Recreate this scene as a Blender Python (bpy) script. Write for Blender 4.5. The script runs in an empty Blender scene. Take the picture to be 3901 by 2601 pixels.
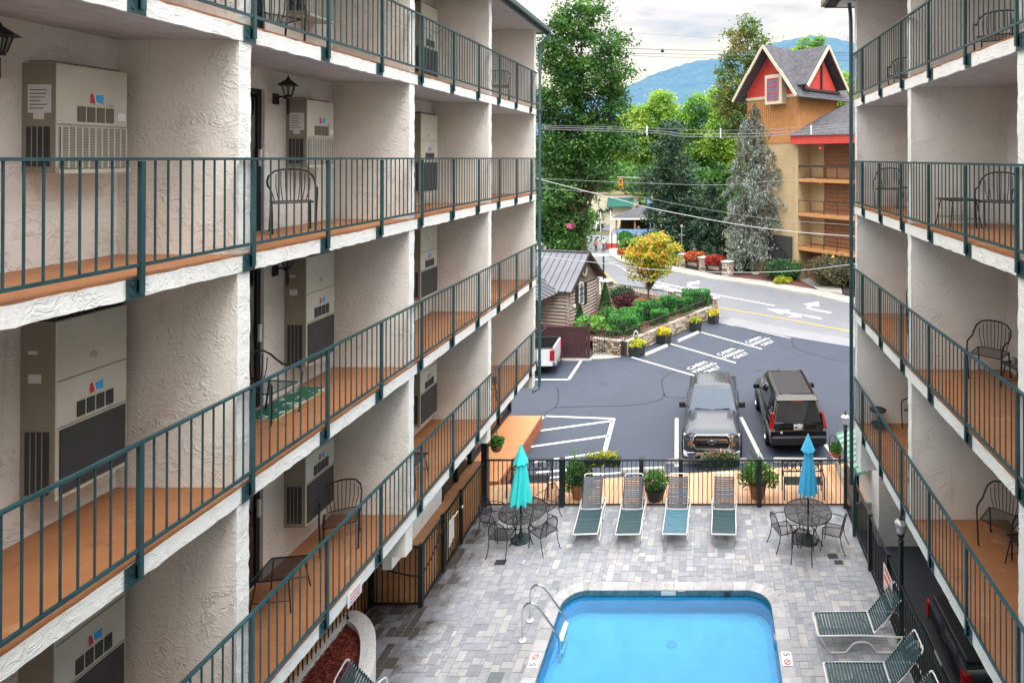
import bpy, math, random
import numpy as np
from mathutils import Vector, Matrix
S = bpy.context.scene
COL = S.collection
R = math.radians
random.seed(7)
RNG = np.random.default_rng(11)

# ---------------------------------------------------------------- mesh helper
class MB:
    def __init__(s): s.v = []; s.f = []; s.mi = []; s.m = 0
    def face(s, *idx): s.f.append(tuple(idx)); s.mi.append(s.m)
    def quad(s, a, b, c, d):
        n = len(s.v); s.v += [tuple(a), tuple(b), tuple(c), tuple(d)]; s.face(n, n+1, n+2, n+3); return s
    def tri(s, a, b, c):
        n = len(s.v); s.v += [tuple(a), tuple(b), tuple(c)]; s.face(n, n+1, n+2); return s
    def poly(s, pts):
        n = len(s.v); s.v += [tuple(p) for p in pts]; s.face(*range(n, n+len(pts))); return s
    def box(s, x0, x1, y0, y1, z0, z1, M=None, taper=None):
        n = len(s.v)
        P = [(x0,y0,z0),(x1,y0,z0),(x1,y1,z0),(x0,y1,z0),(x0,y0,z1),(x1,y0,z1),(x1,y1,z1),(x0,y1,z1)]
        if taper:
            cx, cy = (x0+x1)/2, (y0+y1)/2
            P = P[:4] + [(cx+(p[0]-cx)*taper, cy+(p[1]-cy)*taper, p[2]) for p in P[4:]]
        if M is not None: P = [tuple(M @ Vector(p)) for p in P]
        s.v += P
        for q in ((0,3,2,1),(4,5,6,7),(0,1,5,4),(1,2,6,5),(2,3,7,6),(3,0,4,7)): s.face(*[n+i for i in q])
        return s
    def bar(s, a, b, w, h, up=(0,0,1)):
        a = Vector(a); b = Vector(b); d = b-a; L = d.length
        if L < 1e-6: return s
        d.normalize(); u = Vector(up)
        if abs(d.dot(u)) > .98: u = Vector((0,1,0))
        sx = d.cross(u).normalized(); uz = sx.cross(d)
        M = Matrix((( sx.x, d.x, uz.x, a.x),( sx.y, d.y, uz.y, a.y),( sx.z, d.z, uz.z, a.z),(0,0,0,1)))
        return s.box(-w/2, w/2, 0, L, -h/2, h/2, M)
    def tube(s, pts, r, n=6, closed=False, caps=True):
        pts = [Vector(p) for p in pts]; k = len(pts); base = len(s.v)
        rr = r if isinstance(r, (list, tuple)) else [r]*k
        prev = None
        for i, p in enumerate(pts):
            if closed: d = pts[(i+1) % k]-pts[i-1]
            else: d = pts[min(i+1, k-1)]-pts[max(i-1, 0)]
            d.normalize()
            if prev is None:
                u = Vector((0,0,1)) if abs(d.z) < .9 else Vector((1,0,0))
                u = (u-d*u.dot(d)).normalized()
            else:
                u = prev-d*prev.dot(d)
                u = u.normalized() if u.length > 1e-5 else Vector((1,0,0))
            prev = u; w = d.cross(u)
            for j in range(n):
                a = 2*math.pi*j/n; q = p+(u*math.cos(a)+w*math.sin(a))*rr[i]; s.v.append(tuple(q))
        m = k if closed else k-1
        for i in range(m):
            for j in range(n):
                a = base+i*n+j; b = base+i*n+(j+1) % n; c = base+((i+1) % k)*n+(j+1) % n; d = base+((i+1) % k)*n+j
                s.face(a, b, c, d)
        if caps and not closed:
            s.face(*[base+j for j in reversed(range(n))]); s.face(*[base+(k-1)*n+j for j in range(n)])
        return s
    def lathe(s, prof, n=16, c=(0,0,0), M=None):
        base = len(s.v); k = len(prof)
        for (r, z) in prof:
            for j in range(n):
                a = 2*math.pi*j/n; p = Vector((c[0]+r*math.cos(a), c[1]+r*math.sin(a), c[2]+z))
                s.v.append(tuple(M @ p) if M is not None else tuple(p))
        for i in range(k-1):
            for j in range(n):
                a = base+i*n+j; b = base+i*n+(j+1) % n; s.face(a, b, b+n, a+n)
        s.face(*[base+j for j in reversed(range(n))]); s.face(*[base+(k-1)*n+j for j in range(n)])
        return s
    def prism(s, poly, z0, z1):
        n = len(s.v); k = len(poly)
        s.v += [(p[0], p[1], z0) for p in poly]+[(p[0], p[1], z1) for p in poly]
        s.face(*[n+i for i in reversed(range(k))]); s.face(*[n+k+i for i in range(k)])
        for i in range(k): j = (i+1) % k; s.face(n+i, n+j, n+k+j, n+k+i)
        return s
    def loft(s, rings, closed=True, caps=True):
        base = len(s.v); n = len(rings[0])
        for r in rings: s.v += [tuple(p) for p in r]
        for i in range(len(rings)-1):
            for j in range(n if closed else n-1):
                a = base+i*n+j; b = base+i*n+(j+1) % n; s.face(a, b, b+n, a+n)
        if caps:
            s.face(*[base+j for j in reversed(range(n))]); s.face(*[base+(len(rings)-1)*n+j for j in range(n)])
        return s
    def xf(s, M, start=0):
        for i in range(start, len(s.v)): s.v[i] = tuple(M @ Vector(s.v[i]))
        return s
    def build(s, name, mat=None, parent=None, smooth=False, bevel=0, seg=1, loc=None):
        me = bpy.data.meshes.new(name); me.from_pydata(s.v, [], s.f); me.validate(clean_customdata=False)
        mats = mat if isinstance(mat, (list, tuple)) else [mat]
        for m in mats:
            if m: me.materials.append(m)
        if len(mats) > 1 and len(s.mi) == len(me.polygons): me.polygons.foreach_set('material_index', s.mi)
        if smooth:
            me.polygons.foreach_set('use_smooth', [True]*len(me.polygons))
            try: me.set_sharp_from_angle(angle=R(38))
            except Exception: pass
        me.update()
        o = bpy.data.objects.new(name, me); COL.objects.link(o)
        if parent: o.parent = parent
        if loc: o.location = loc
        if bevel:
            b = o.modifiers.new('bevel', 'BEVEL'); b.width = bevel; b.segments = seg; b.limit_method = 'ANGLE'
        return o

def quads_mesh(name, V, mat, parent=None):
    """V: (n,4,3) array -> one mesh of separate quads"""
    n = len(V); me = bpy.data.meshes.new(name)
    me.vertices.add(n*4); me.vertices.foreach_set('co', V.reshape(-1).astype(np.float32))
    me.loops.add(n*4); me.loops.foreach_set('vertex_index', np.arange(n*4, dtype=np.int32))
    me.polygons.add(n); me.polygons.foreach_set('loop_start', np.arange(0, n*4, 4, dtype=np.int32))
    me.polygons.foreach_set('loop_total', np.full(n, 4, dtype=np.int32))
    me.update(calc_edges=True); me.materials.append(mat)
    o = bpy.data.objects.new(name, me); COL.objects.link(o)
    if parent: o.parent = parent
    return o

def tag(o, label=None, cat=None, group=None, kind=None):
    if label: o['label'] = label
    if cat: o['category'] = cat
    if group: o['group'] = group
    if kind: o['kind'] = kind
    return o
def thing(name, label, cat, loc=(0,0,0), rz=0, group=None):
    o = bpy.data.objects.new(name, None); COL.objects.link(o); o.location = loc; o.rotation_euler = (0,0,rz)
    o.empty_display_size = .2
    return tag(o, label, cat, group)
def kids(o): return [c for c in bpy.data.objects if c.parent == o]
def copy_thing(o, loc, rz=0, label=None, group=None, parent=None):
    c = o.copy(); COL.objects.link(c)
    if parent is None: c.location = loc; c.rotation_euler = (0,0,rz)
    else: c.parent = parent
    if label: c['label'] = label
    if group: c['group'] = group
    for k in kids(o): copy_thing(k, None, parent=c)
    return c
def Rz(a): return Matrix.Rotation(a, 4, 'Z')
def T(x, y, z=0): return Matrix.Translation((x, y, z))

# ---------------------------------------------------------------- materials
MATS = {}
def newmat(name):
    m = bpy.data.materials.new(name); m.use_nodes = True; MATS[name] = m
    nt = m.node_tree; b = nt.nodes['Principled BSDF']
    return m, nt, b
def N(nt, t, **kw):
    n = nt.nodes.new(t)
    for k, v in kw.items():
        if k in n.inputs: n.inputs[k].default_value = v
        else: setattr(n, k, v)
    return n
def L(nt, a, b): nt.links.new(a, b)
def mixc(nt, fac, a, b, mode='MIX'):
    n = nt.nodes.new('ShaderNodeMix'); n.data_type = 'RGBA'; n.blend_type = mode
    for sock, val in ((n.inputs[0], fac), (n.inputs[6], a), (n.inputs[7], b)):
        if isinstance(val, (int, float)): sock.default_value = val
        elif isinstance(val, (tuple, list)): sock.default_value = (*val[:3], 1)
        else: L(nt, val, sock)
    return n.outputs[2]
def ramp(nt, src, p0, p1):
    n = nt.nodes.new('ShaderNodeMapRange'); n.inputs[1].default_value = p0; n.inputs[2].default_value = p1
    L(nt, src, n.inputs[0]); n.clamp = True; return n.outputs[0]
def coords(nt, world=True, scale=(1,1,1)):
    if world: g = nt.nodes.new('ShaderNodeNewGeometry').outputs['Position']
    else: g = nt.nodes.new('ShaderNodeTexCoord').outputs['Object']
    m = nt.nodes.new('ShaderNodeMapping'); m.inputs[3].default_value = scale; L(nt, g, m.inputs[0]); return m.outputs[0]
def noise(nt, vec, sc, det=4, rough=.55, dist=0):
    n = nt.nodes.new('ShaderNodeTexNoise'); n.inputs['Scale'].default_value = sc; n.inputs['Detail'].default_value = det
    n.inputs['Roughness'].default_value = rough; n.inputs['Distortion'].default_value = dist
    L(nt, vec, n.inputs['Vector']); return n.outputs[0]
def bump(nt, b, h, strength=.3, dist=.02, chain=None):
    n = nt.nodes.new('ShaderNodeBump'); n.inputs['Strength'].default_value = strength; n.inputs['Distance'].default_value = dist
    L(nt, h, n.inputs['Height'])
    if chain is not None: L(nt, chain, n.inputs['Normal'])
    L(nt, n.outputs[0], b.inputs['Normal']); return n.outputs[0]

def plain(name, col, rough=.6, metal=0, var=.12, vs=6, bmp=0, bs=40, world=False, dirt=None, island=0, spec=None, coat=0):
    m, nt, b = newmat(name); v = coords(nt, world)
    nz = noise(nt, v, vs)
    c = mixc(nt, ramp(nt, nz, .3, .7), tuple(x*(1-var) for x in col), tuple(min(1, x*(1+var)) for x in col))
    if island:
        g = nt.nodes.new('ShaderNodeNewGeometry').outputs['Random Per Island']
        c = mixc(nt, 1.0, c, mixc(nt, g, (1-island,)*3, (1+island,)*3), 'MULTIPLY')
    if dirt:
        n2 = noise(nt, v, dirt[1], 6, .7)
        c = mixc(nt, ramp(nt, n2, dirt[2], dirt[2]+.15), c, dirt[0])
    L(nt, c, b.inputs['Base Color'])
    b.inputs['Roughness'].default_value = rough; b.inputs['Metallic'].default_value = metal
    if spec is not None: b.inputs['IOR'].default_value = spec
    if coat: b.inputs['Coat Weight'].default_value = coat; b.inputs['Coat Roughness'].default_value = .05
    if bmp: bump(nt, b, noise(nt, v, bs, 5, .6), bmp, .02)
    return m

def stucco(name, col, dark, amt=1.0):
    m, nt, b = newmat(name); v = coords(nt, True)
    # trowel ridges: thin crests where two warped noises cross their middle value
    w = noise(nt, v, 2.2, 2, .5)
    add = nt.nodes.new('ShaderNodeVectorMath'); add.operation = 'ADD'
    cw = nt.nodes.new('ShaderNodeTexNoise'); cw.inputs['Scale'].default_value = 2.6; cw.inputs['Detail'].default_value = 2; L(nt, v, cw.inputs['Vector'])
    sc = nt.nodes.new('ShaderNodeVectorMath'); sc.operation = 'SCALE'; sc.inputs[3].default_value = .55; L(nt, cw.outputs['Color'], sc.inputs[0])
    L(nt, v, add.inputs[0]); L(nt, sc.outputs[0], add.inputs[1])
    stz = nt.nodes.new('ShaderNodeMapping'); stz.inputs[3].default_value = (.8, .8, 1.45); stz.inputs[2].default_value = (.5, .5, .3); L(nt, add.outputs[0], stz.inputs[0])
    n1 = noise(nt, stz.outputs[0], 6.5, 3, .6, .25)
    ab = nt.nodes.new('ShaderNodeMath'); ab.operation = 'SUBTRACT'; L(nt, n1, ab.inputs[0]); ab.inputs[1].default_value = .5
    a2 = nt.nodes.new('ShaderNodeMath'); a2.operation = 'ABSOLUTE'; L(nt, ab.outputs[0], a2.inputs[0])
    r1 = nt.nodes.new('ShaderNodeMapRange'); r1.inputs[1].default_value = 0; r1.inputs[2].default_value = .06; r1.inputs[3].default_value = 1; r1.inputs[4].default_value = 0; L(nt, a2.outputs[0], r1.inputs[0])
    mask = ramp(nt, noise(nt, v, 3.7, 3, .6), .42, .66)
    mu = nt.nodes.new('ShaderNodeMath'); mu.operation = 'MULTIPLY'; L(nt, r1.outputs[0], mu.inputs[0]); L(nt, mask, mu.inputs[1])
    fine = noise(nt, v, 60, 4, .6); mid = noise(nt, v, 14, 4, .6, .6)
    f2 = nt.nodes.new('ShaderNodeMath'); f2.operation = 'MULTIPLY_ADD'; L(nt, fine, f2.inputs[0]); f2.inputs[1].default_value = .12; L(nt, mu.outputs[0], f2.inputs[2])
    f3 = nt.nodes.new('ShaderNodeMath'); f3.operation = 'MULTIPLY_ADD'; L(nt, mid, f3.inputs[0]); f3.inputs[1].default_value = .8; L(nt, f2.outputs[0], f3.inputs[2])
    bump(nt, b, f3.outputs[0], .62*amt, .022)
    c = mixc(nt, ramp(nt, noise(nt, v, 1.1, 4, .6), .3, .75), col, dark)
    st = nt.nodes.new('ShaderNodeMapping'); st.inputs[3].default_value = (5, 5, .35); L(nt, v, st.inputs[0])
    stain = ramp(nt, noise(nt, st.outputs[0], 1.6, 5, .65), .6, .86)
    c = mixc(nt, stain, c, tuple(x*.72 for x in dark))
    L(nt, c, b.inputs['Base Color']); b.inputs['Roughness'].default_value = .9
    return m

def leafmat(name, cols, trans=.25, vs=.6):
    """foliage: colour changes per leaf and per clump"""
    m, nt, b = newmat(name)
    g = nt.nodes.new('ShaderNodeNewGeometry')
    cr = nt.nodes.new('ShaderNodeValToRGB'); e = cr.color_ramp.elements
    while len(e) < len(cols): e.new(.5)
    for i, c in enumerate(cols): e[i].position = i/(len(cols)-1); e[i].color = (*c, 1)
    v = coords(nt, True); n1 = noise(nt, v, vs, 3, .6)
    ad = nt.nodes.new('ShaderNodeMath'); ad.operation = 'MULTIPLY_ADD'; ad.inputs[1].default_value = .36
    L(nt, g.outputs['Random Per Island'], ad.inputs[0])
    mm = nt.nodes.new('ShaderNodeMapRange'); mm.inputs[1].default_value = .38; mm.inputs[2].default_value = .64; mm.inputs[3].default_value = 0; mm.inputs[4].default_value = .66
    L(nt, n1, mm.inputs[0]); L(nt, mm.outputs[0], ad.inputs[2]); L(nt, ad.outputs[0], cr.inputs[0])
    L(nt, cr.outputs[0], b.inputs['Base Color']); b.inputs['Roughness'].default_value = .55
    tr = nt.nodes.new('ShaderNodeBsdfTranslucent'); L(nt, mixc(nt, 1.0, cr.outputs[0], (1.1, 1.25, .5), 'MULTIPLY'), tr.inputs[0])
    mx = nt.nodes.new('ShaderNodeMixShader'); mx.inputs[0].default_value = trans
    L(nt, b.outputs[0], mx.inputs[1]); L(nt, tr.outputs[0], mx.inputs[2])
    L(nt, mx.outputs[0], nt.nodes['Material Output'].inputs[0])
    return m
def emit(name, col, st):
    m, nt, b = newmat(name); b.inputs['Emission Color'].default_value = (*col, 1); b.inputs['Emission Strength'].default_value = st
    b.inputs['Base Color'].default_value = (*col, 1); return m
def glassy(name, col=(.9,.95,.95), alpha=.25, rough=.03):
    """thin pane: mostly see-through, with a glossy surface"""
    m, nt, b = newmat(name); nt.nodes.remove(b)
    t = nt.nodes.new('ShaderNodeBsdfTransparent'); t.inputs[0].default_value = (*col, 1)
    g = nt.nodes.new('ShaderNodeBsdfGlossy'); g.inputs['Roughness'].default_value = rough
    mx = nt.nodes.new('ShaderNodeMixShader'); lw = nt.nodes.new('ShaderNodeLayerWeight'); lw.inputs[0].default_value = alpha
    L(nt, lw.outputs['Facing'], mx.inputs[0]); L(nt, t.outputs[0], mx.inputs[1]); L(nt, g.outputs[0], mx.inputs[2])
    L(nt, mx.outputs[0], nt.nodes['Material Output'].inputs[0]); return m

M_wall = stucco('stucco_beige', (.82,.79,.73), (.75,.72,.655))
M_wallr = stucco('stucco_grey', (.86,.85,.825), (.79,.78,.75))
M_white = stucco('stucco_white', (.87,.88,.85), (.80,.81,.77), .85)
M_backw = stucco('stucco_back', (.84,.825,.785), (.77,.75,.71))
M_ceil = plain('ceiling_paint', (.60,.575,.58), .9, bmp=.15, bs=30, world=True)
def floor_mat():
    m, nt, b = newmat('terracotta_coating'); v = coords(nt, True)
    c = mixc(nt, ramp(nt, noise(nt, v, 1.8, 6, .65), .3, .7), (.34,.14,.055), (.45,.20,.085))
    c = mixc(nt, ramp(nt, noise(nt, v, 90, 3, .7), .35, .75), c, (.34,.15,.06))
    c = mixc(nt, ramp(nt, noise(nt, v, 3.3, 7, .72, .6), .56, .72), c, (.24,.10,.045)); c = mixc(nt, ramp(nt, noise(nt, v, 1.1, 5, .7), .60, .72), c, (.52,.29,.17))
    L(nt, c, b.inputs['Base Color']); b.inputs['Roughness'].default_value = .6
    bump(nt, b, noise(nt, v, 60, 3), .2, .01); return m
M_floor = floor_mat()
def paint_teal():
    m, nt, b = newmat('teal_rail_paint'); v = coords(nt, True)
    c = mixc(nt, ramp(nt, noise(nt, v, 3, 5, .65), .3, .7), (.011,.044,.052), (.028,.082,.092))
    chips = ramp(nt, noise(nt, v, 19, 7, .75), .66, .72)
    c = mixc(nt, chips, c, (.14,.22,.235))
    L(nt, c, b.inputs['Base Color']); b.inputs['Roughness'].default_value = .38; bump(nt, b, noise(nt, v, 70, 3), .12, .01); return m
M_teal = paint_teal()
M_iron = plain('black_iron', (.018,.018,.024), .45, .3, var=.3, vs=9)
M_blackfence = plain('fence_black_green', (.012,.02,.02), .4, .2, var=.3)
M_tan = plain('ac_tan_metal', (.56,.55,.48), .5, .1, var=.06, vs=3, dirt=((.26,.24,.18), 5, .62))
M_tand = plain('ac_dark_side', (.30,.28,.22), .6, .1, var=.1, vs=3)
M_grille = plain('grille_dark', (.045,.048,.052), .6, .2)
M_grilleg = plain('grille_grey', (.20,.20,.18), .6, .4)
M_paper = plain('paper', (.75,.75,.76), .8, var=.05)
M_ink = plain('ink', (.05,.05,.06), .7)
M_red = plain('red_print', (.6,.03,.03), .6)
M_blue = plain('blue_print', (.05,.35,.75), .6)
M_whitep = plain('white_powder_coat', (.80,.81,.80), .35, .1, var=.04)
M_darkglass = plain('dark_glass', (.012,.014,.018), .06, 0, var=.2, vs=2, spec=1.6)
M_alum = plain('dark_bronze_frame', (.03,.03,.032), .4, .5)
M_lglass = glassy('lantern_glass', (.9,.92,.95), .35)
M_chrome = plain('chrome', (.75,.76,.78), .12, 1, var=.04)
M_rubber = plain('rubber', (.02,.02,.02), .8)
M_orangew = plain('orange_painted_boards', (.55,.27,.11), .7, var=.12, vs=4, bmp=.1)
# ---------------------------------------------------------------- world, sun, camera
EZ = 9.8
SUN_EL, SUN_AZ = R(50), R(160)       # azimuth measured from +Y towards +X
w = bpy.data.worlds.new('World'); S.world = w; w.use_nodes = True
nt = w.node_tree; bg = nt.nodes['Background']
sky = nt.nodes.new('ShaderNodeTexSky'); sky.sky_type = 'NISHITA'; sky.sun_disc = False
sky.sun_elevation = SUN_EL; sky.sun_rotation = SUN_AZ; sky.dust_density = 3; sky.air_density = 1.2
tc = nt.nodes.new('ShaderNodeTexCoord'); sp = nt.nodes.new('ShaderNodeSeparateXYZ'); L(nt, tc.outputs['Generated'], sp.inputs[0])
mp = nt.nodes.new('ShaderNodeMapping'); mp.inputs[3].default_value = (1.0, 1.0, 3.4); mp.inputs[1].default_value = (.35, .1, .2); L(nt, tc.outputs['Generated'], mp.inputs[0])
n1 = noise(nt, mp.outputs[0], 3.2, 7, .58, .35); n2 = noise(nt, mp.outputs[0], 1.5, 4, .5, .2)
cover = ramp(nt, n1, .20, .44)
lit = ramp(nt, n1, .42, .66)
cl = mixc(nt, lit, (6.3, 6.2, 6.5), (7.9, 7.75, 7.6))
cl = mixc(nt, ramp(nt, n2, .45, .62), cl, (8.6, 7.9, 6.6))
up_ = ramp(nt, sp.outputs[2], .24, .8)                     # cloud deck brighter overhead, as an overcast sky is
cl = mixc(nt, up_, cl, mixc(nt, 1.0, cl, (4.2, 4.2, 4.3), 'MULTIPLY'))
skyc = mixc(nt, cover, mixc(nt, 1.0, sky.outputs[0], (1.1, 1.1, 1.1), 'MULTIPLY'), cl)
L(nt, skyc, bg.inputs[0]); bg.inputs[1].default_value = .149
sl = bpy.data.lights.new('sun', 'SUN'); sl.energy = 2.3; sl.angle = R(24); sl.color = (1, .985, .96)
so = bpy.data.objects.new('sun', sl); COL.objects.link(so)
sd = Vector((math.sin(SUN_AZ)*math.cos(SUN_EL), math.cos(SUN_AZ)*math.cos(SUN_EL), math.sin(SUN_EL)))
so.rotation_euler = sd.to_track_quat('Z', 'Y').to_euler(); so.location = (0, 0, 40)
cd = bpy.data.cameras.new('camera'); cam = bpy.data.objects.new('camera', cd); COL.objects.link(cam); S.camera = cam
cam.location = (0, 0, EZ); cam.rotation_euler = (R(90.3), 0, 0)
cd.sensor_width = 36; cd.lens = 1380/2352*36
cd.shift_x = (1176-1625)/2352; cd.shift_y = -(784-(363-1380*math.tan(R(.3))))/2352
cd.clip_end = 6000; cd.clip_start = .05
S.view_settings.view_transform = 'Standard'; S.view_settings.look = 'None'; S.view_settings.exposure = 0
S.cycles.max_bounces = 7; S.cycles.diffuse_bounces = 3; S.cycles.transparent_max_bounces = 16; S.cycles.caustics_reflective = False; S.cycles.caustics_refractive = False

# ---------------------------------------------------------------- hotel, left wing
FL = [3.60, 6.16, 8.73, 11.30]
PX = [-.86, 2.95, 6.74, 10.56, 14.36, 18.09]
XF, XB = -5.2, -6.54
YE = 18.18
def rough_edge(mb, x, y0, y1, z0, z1, nrm=1): pass
def wing(side, XF, XB, FL, parts_y, post_y, y_end, y_near, doors=True):
    """side=-1 left wing, +1 right wing. XF facade plane, XB rear wall of the balconies"""
    root = thing('hotel_wing', '', 'hotel', (XF, y_near, 0)); inv = T(-XF, -y_near, 0)
    def bld(mb, *a, **k): mb.xf(inv); return mb.build(*a, parent=root, **k)
    wallm = M_wall if side < 0 else M_wallr
    out = -side         # direction from the facade to the courtyard
    for i, z in enumerate(FL):
        mb = MB(); a, b = sorted((XF-out*.012, XB)); mb.box(a, b, y_near, y_end-.02, z-.19, z-.03)
        bld(mb, 'balcony_slab', M_ceil)
        mb = MB(); a, b = sorted((XF, XF-out*.02)); a, b = sorted((XF+out*.0, XF-out*.011))
        # fascia with a slightly wavy hand-trowelled lower and upper edge
        rings = []; y = y_near
        while y < y_end:
            dz = random.uniform(-.007, .007); dz2 = random.uniform(-.006, .006); t = random.uniform(0, .006)
            xo = XF+out*(.018+t); xi = XF-out*.012
            rings.append([(xi, y, z-.198+dz), (xo, y, z-.196+dz), (xo, y, z-.022+dz2), (xi, y, z-.018+dz2)]); y += .09
        rings.append([(p[0], y_end, p[2]) for p in rings[-1]])
        mb.loft(rings); bld(mb, 'fascia', M_white, smooth=True)
        mb = MB(); a, b = sorted((XF+out*.012, XB)); mb.box(a, b, y_near, y_end-.01, z-.03+.012, z+.004)
        bld(mb, 'balcony_floor', M_floor)
    z0, z1 = FL[0]-.18, FL[-1]+2.34
    for y in parts_y:
        for i, z in enumerate(FL):
            zt = (FL[i+1]-.19) if i < 3 else z1
            a, b = sorted((XF-out*.03, XB-out*.1)); mb = MB().box(a, b, y-.08, y+.08, z+.004, zt); bld(mb, 'partition_wall', wallm)
            mb = MB(); rings = []; zz = z+.004
            while zz < zt:
                j = [random.uniform(-.006, .006) for _ in range(3)]
                a, b = XF-out*.03, XF+out*(.006+j[2])
                rings.append([(a, y-.083+j[0]*.3, zz), (b, y-.088+j[0], zz), (b, y+.088+j[1], zz), (a, y+.083, zz)]); zz += .085
            rings.append([(p[0], p[1], zt) for p in rings[-1]])
            mb.loft(rings); bld(mb, 'partition_edge', M_white, smooth=True)
    # rear wall of every balcony with its sliding door
    for bi in range(len(parts_y)-1):
        ya, yb = parts_y[bi]+.08, parts_y[bi+1]-.08
        d0, d1 = ya+.17, ya+2.05
        for i, z in enumerate(FL):
            zt = (FL[i+1]-.19) if i < 3 else z1
            a, b = sorted((XB, XB-out*.18)); mb = MB()
            if doors:
                mb.box(a, b, ya, d0, z, zt).box(a, b, d1, yb, z, zt).box(a, b, d0, d1, z+2.08, zt)
            else: mb.box(a, b, ya, yb, z, zt)
            bld(mb, 'rear_wall', M_backw if side < 0 else wallm)
            if doors:
                xa = XB-out*.05; a, b = sorted((xa, xa-out*.06)); mb = MB()
                mb.box(a, b, d0, d0+.07, z, z+2.08).box(a, b, d1-.07, d1, z, z+2.08).box(a, b, d0+.07, d1-.07, z+2.01, z+2.08).box(a, b, d0+.07, d1-.07, z, z+.05)
                mb.box(a, b, (d0+d1)/2-.04, (d0+d1)/2+.04, z+.05, z+2.01); fr = bld(mb, 'sliding_door', M_alum)
                mb = MB(); a, b = sorted((xa-out*.02, xa-out*.035)); mb.box(a, b, d0+.07, d1-.07, z+.05, z+2.01).xf(inv); mb.build('pane', M_darkglass, fr)
                hb = MB(); a, b = sorted((xa+out*.0, xa+out*.035)); hb.box(a, b, d1-.055, d1-.02, z+.95, z+1.2).xf(inv); hb.build('handle', M_whitep, fr)
    # railings, one per floor
    X = XF+out*.055
    ys = sorted(post_y)
    for i, z in enumerate(FL):
        y0, y1 = y_near, y_end-.02
        mb = MB(); mb.box(X-.021, X+.021, y0, y1, z+1.046, z+1.075); mb.box(X-.014, X+.014, y0, y1, z+.085, z+.118)
        for k in range(-1, len(ys)):
            a = ys[k] if k >= 0 else ys[0]-1.345
            b = ys[k+1] if k+1 < len(ys) else a+1.345
            for j in range(1, 10):
                y = a+(b-a)*j/10
                if y0 < y < y1: mb.box(X-.0065, X+.0065, y-.0065, y+.0065, z+.118, z+1.046)
        rl = bld(mb, 'railing', M_teal)
        for y in ys:
            if y < y0: continue
            mb = MB(); mb.box(X-.02, X+.02, y-.02, y+.02, z-.15, z+1.04)
            a, b = sorted((XF+out*.026, XF+out*.034)); mb.box(a, b, y-.115, y+.06, z-.2, z-.01)
            for (dy, dz) in ((-.07, -.06), (-.07, -.15)): mb.lathe([(.014, 0), (.014, .012)], 6, M=T(XF+out*.034, y+dy, z+dz) @ Matrix.Rotation(out*math.pi/2, 4, 'Y'))
            a, b = sorted((XF+out*.034, X)); mb.box(a, b, y-.02, y-.012, z-.16, z-.03)
            mb.xf(inv); mb.build('post', M_teal, rl)
    return root, bld

posts_l = [6.81+1.345*k for k in range(-3, 9)]
LW, lb = wing(-1, XF, XB, FL, PX, posts_l, YE, -.9)
tag(LW, 'long beige stucco hotel wing with four balcony floors and teal railings, left of the pool', 'hotel')
# roof of the left wing: soffit, shingled edge, gutter
mb = MB(); mb.box(-14, -4.98, -1, YE+.25, 13.645, 13.70); lb(mb, 'soffit', M_ceil)
M_shingle = plain('shingles_dark', (.055,.055,.06), .9, var=.25, vs=3, bmp=.4, bs=25, world=True)
mb = MB(); mb.loft([[(-14.1, -1.1, 15.9), (-4.95, -1.1, 13.80), (-4.95, -1.1, 13.70), (-14.1, -1.1, 13.70)], [(-14.1, YE+.35, 15.9), (-4.95, YE+.35, 13.80), (-4.95, YE+.35, 13.70), (-14.1, YE+.35, 13.70)]]); lb(mb, 'roof', M_shingle)
mb = MB(); mb.box(-4.95, -4.84, -1, YE+.42, 13.66, 13.79); mb.box(-5.02, -4.95, -1, YE+.38, 13.60, 13.70)
mb.box(-14, -4.95, YE+.35, YE+.39, 13.62, 13.80); lb(mb, 'gutter', M_teal, bevel=.01)
mb = MB(); mb.tube([(-4.9, YE+.30, 13.66), (-4.9, YE+.30, 13.52), (-5.09, YE+.06, 13.25), (-5.09, YE+.06, 3.05), (-5.09, YE+.0, 2.86), (-5.25, YE-.12, 2.80)], .045, 8)
for z in (11.2, 8.6, 6.05, 3.6): mb.box(-5.16, -5.04, YE-.02, YE+.1, z, z+.04)
lb(mb, 'downpipe', M_teal, smooth=True)
# far gable end and hidden bulk behind the balconies
mb = MB(); mb.box(-14, XB-.19, YE-.2, YE, 3.4, 13.64); mb.box(XB-.19, XF, YE-.012, YE+.0, 3.4, 13.64); lb(mb, 'end_wall', M_wall)
mb = MB(); mb.box(-14, -13.8, -.9, YE-.2, 0, 13.64); lb(mb, 'outer_wall', M_wall)
lb(MB().box(-5.2, 3.5, -3.2, -1.3, -.5, 13.6), 'unseen_connecting_wing', M_white)  # unseen wing behind the camera, added to darken the near bays
# downstands under the lowest slab
for q in ((-6.1, XF-.01, 10.4, 10.64, 2.92, 3.41), (-14, -6.1, 10.4, 10.64, 2.7, 3.41), (-6.0, XF-.01, YE-.26, YE-.02, 2.95, 3.41), (-6.0, XF-.01, 14.26, 14.46, 3.05, 3.41)): lb(MB().box(*q), 'ceiling_beam', M_wall)
mb = MB(); mb.box(-14, XF-.2, -.9, YE-.03, 3.395, 3.41); lb(mb, 'underside', M_ceil)
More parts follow.
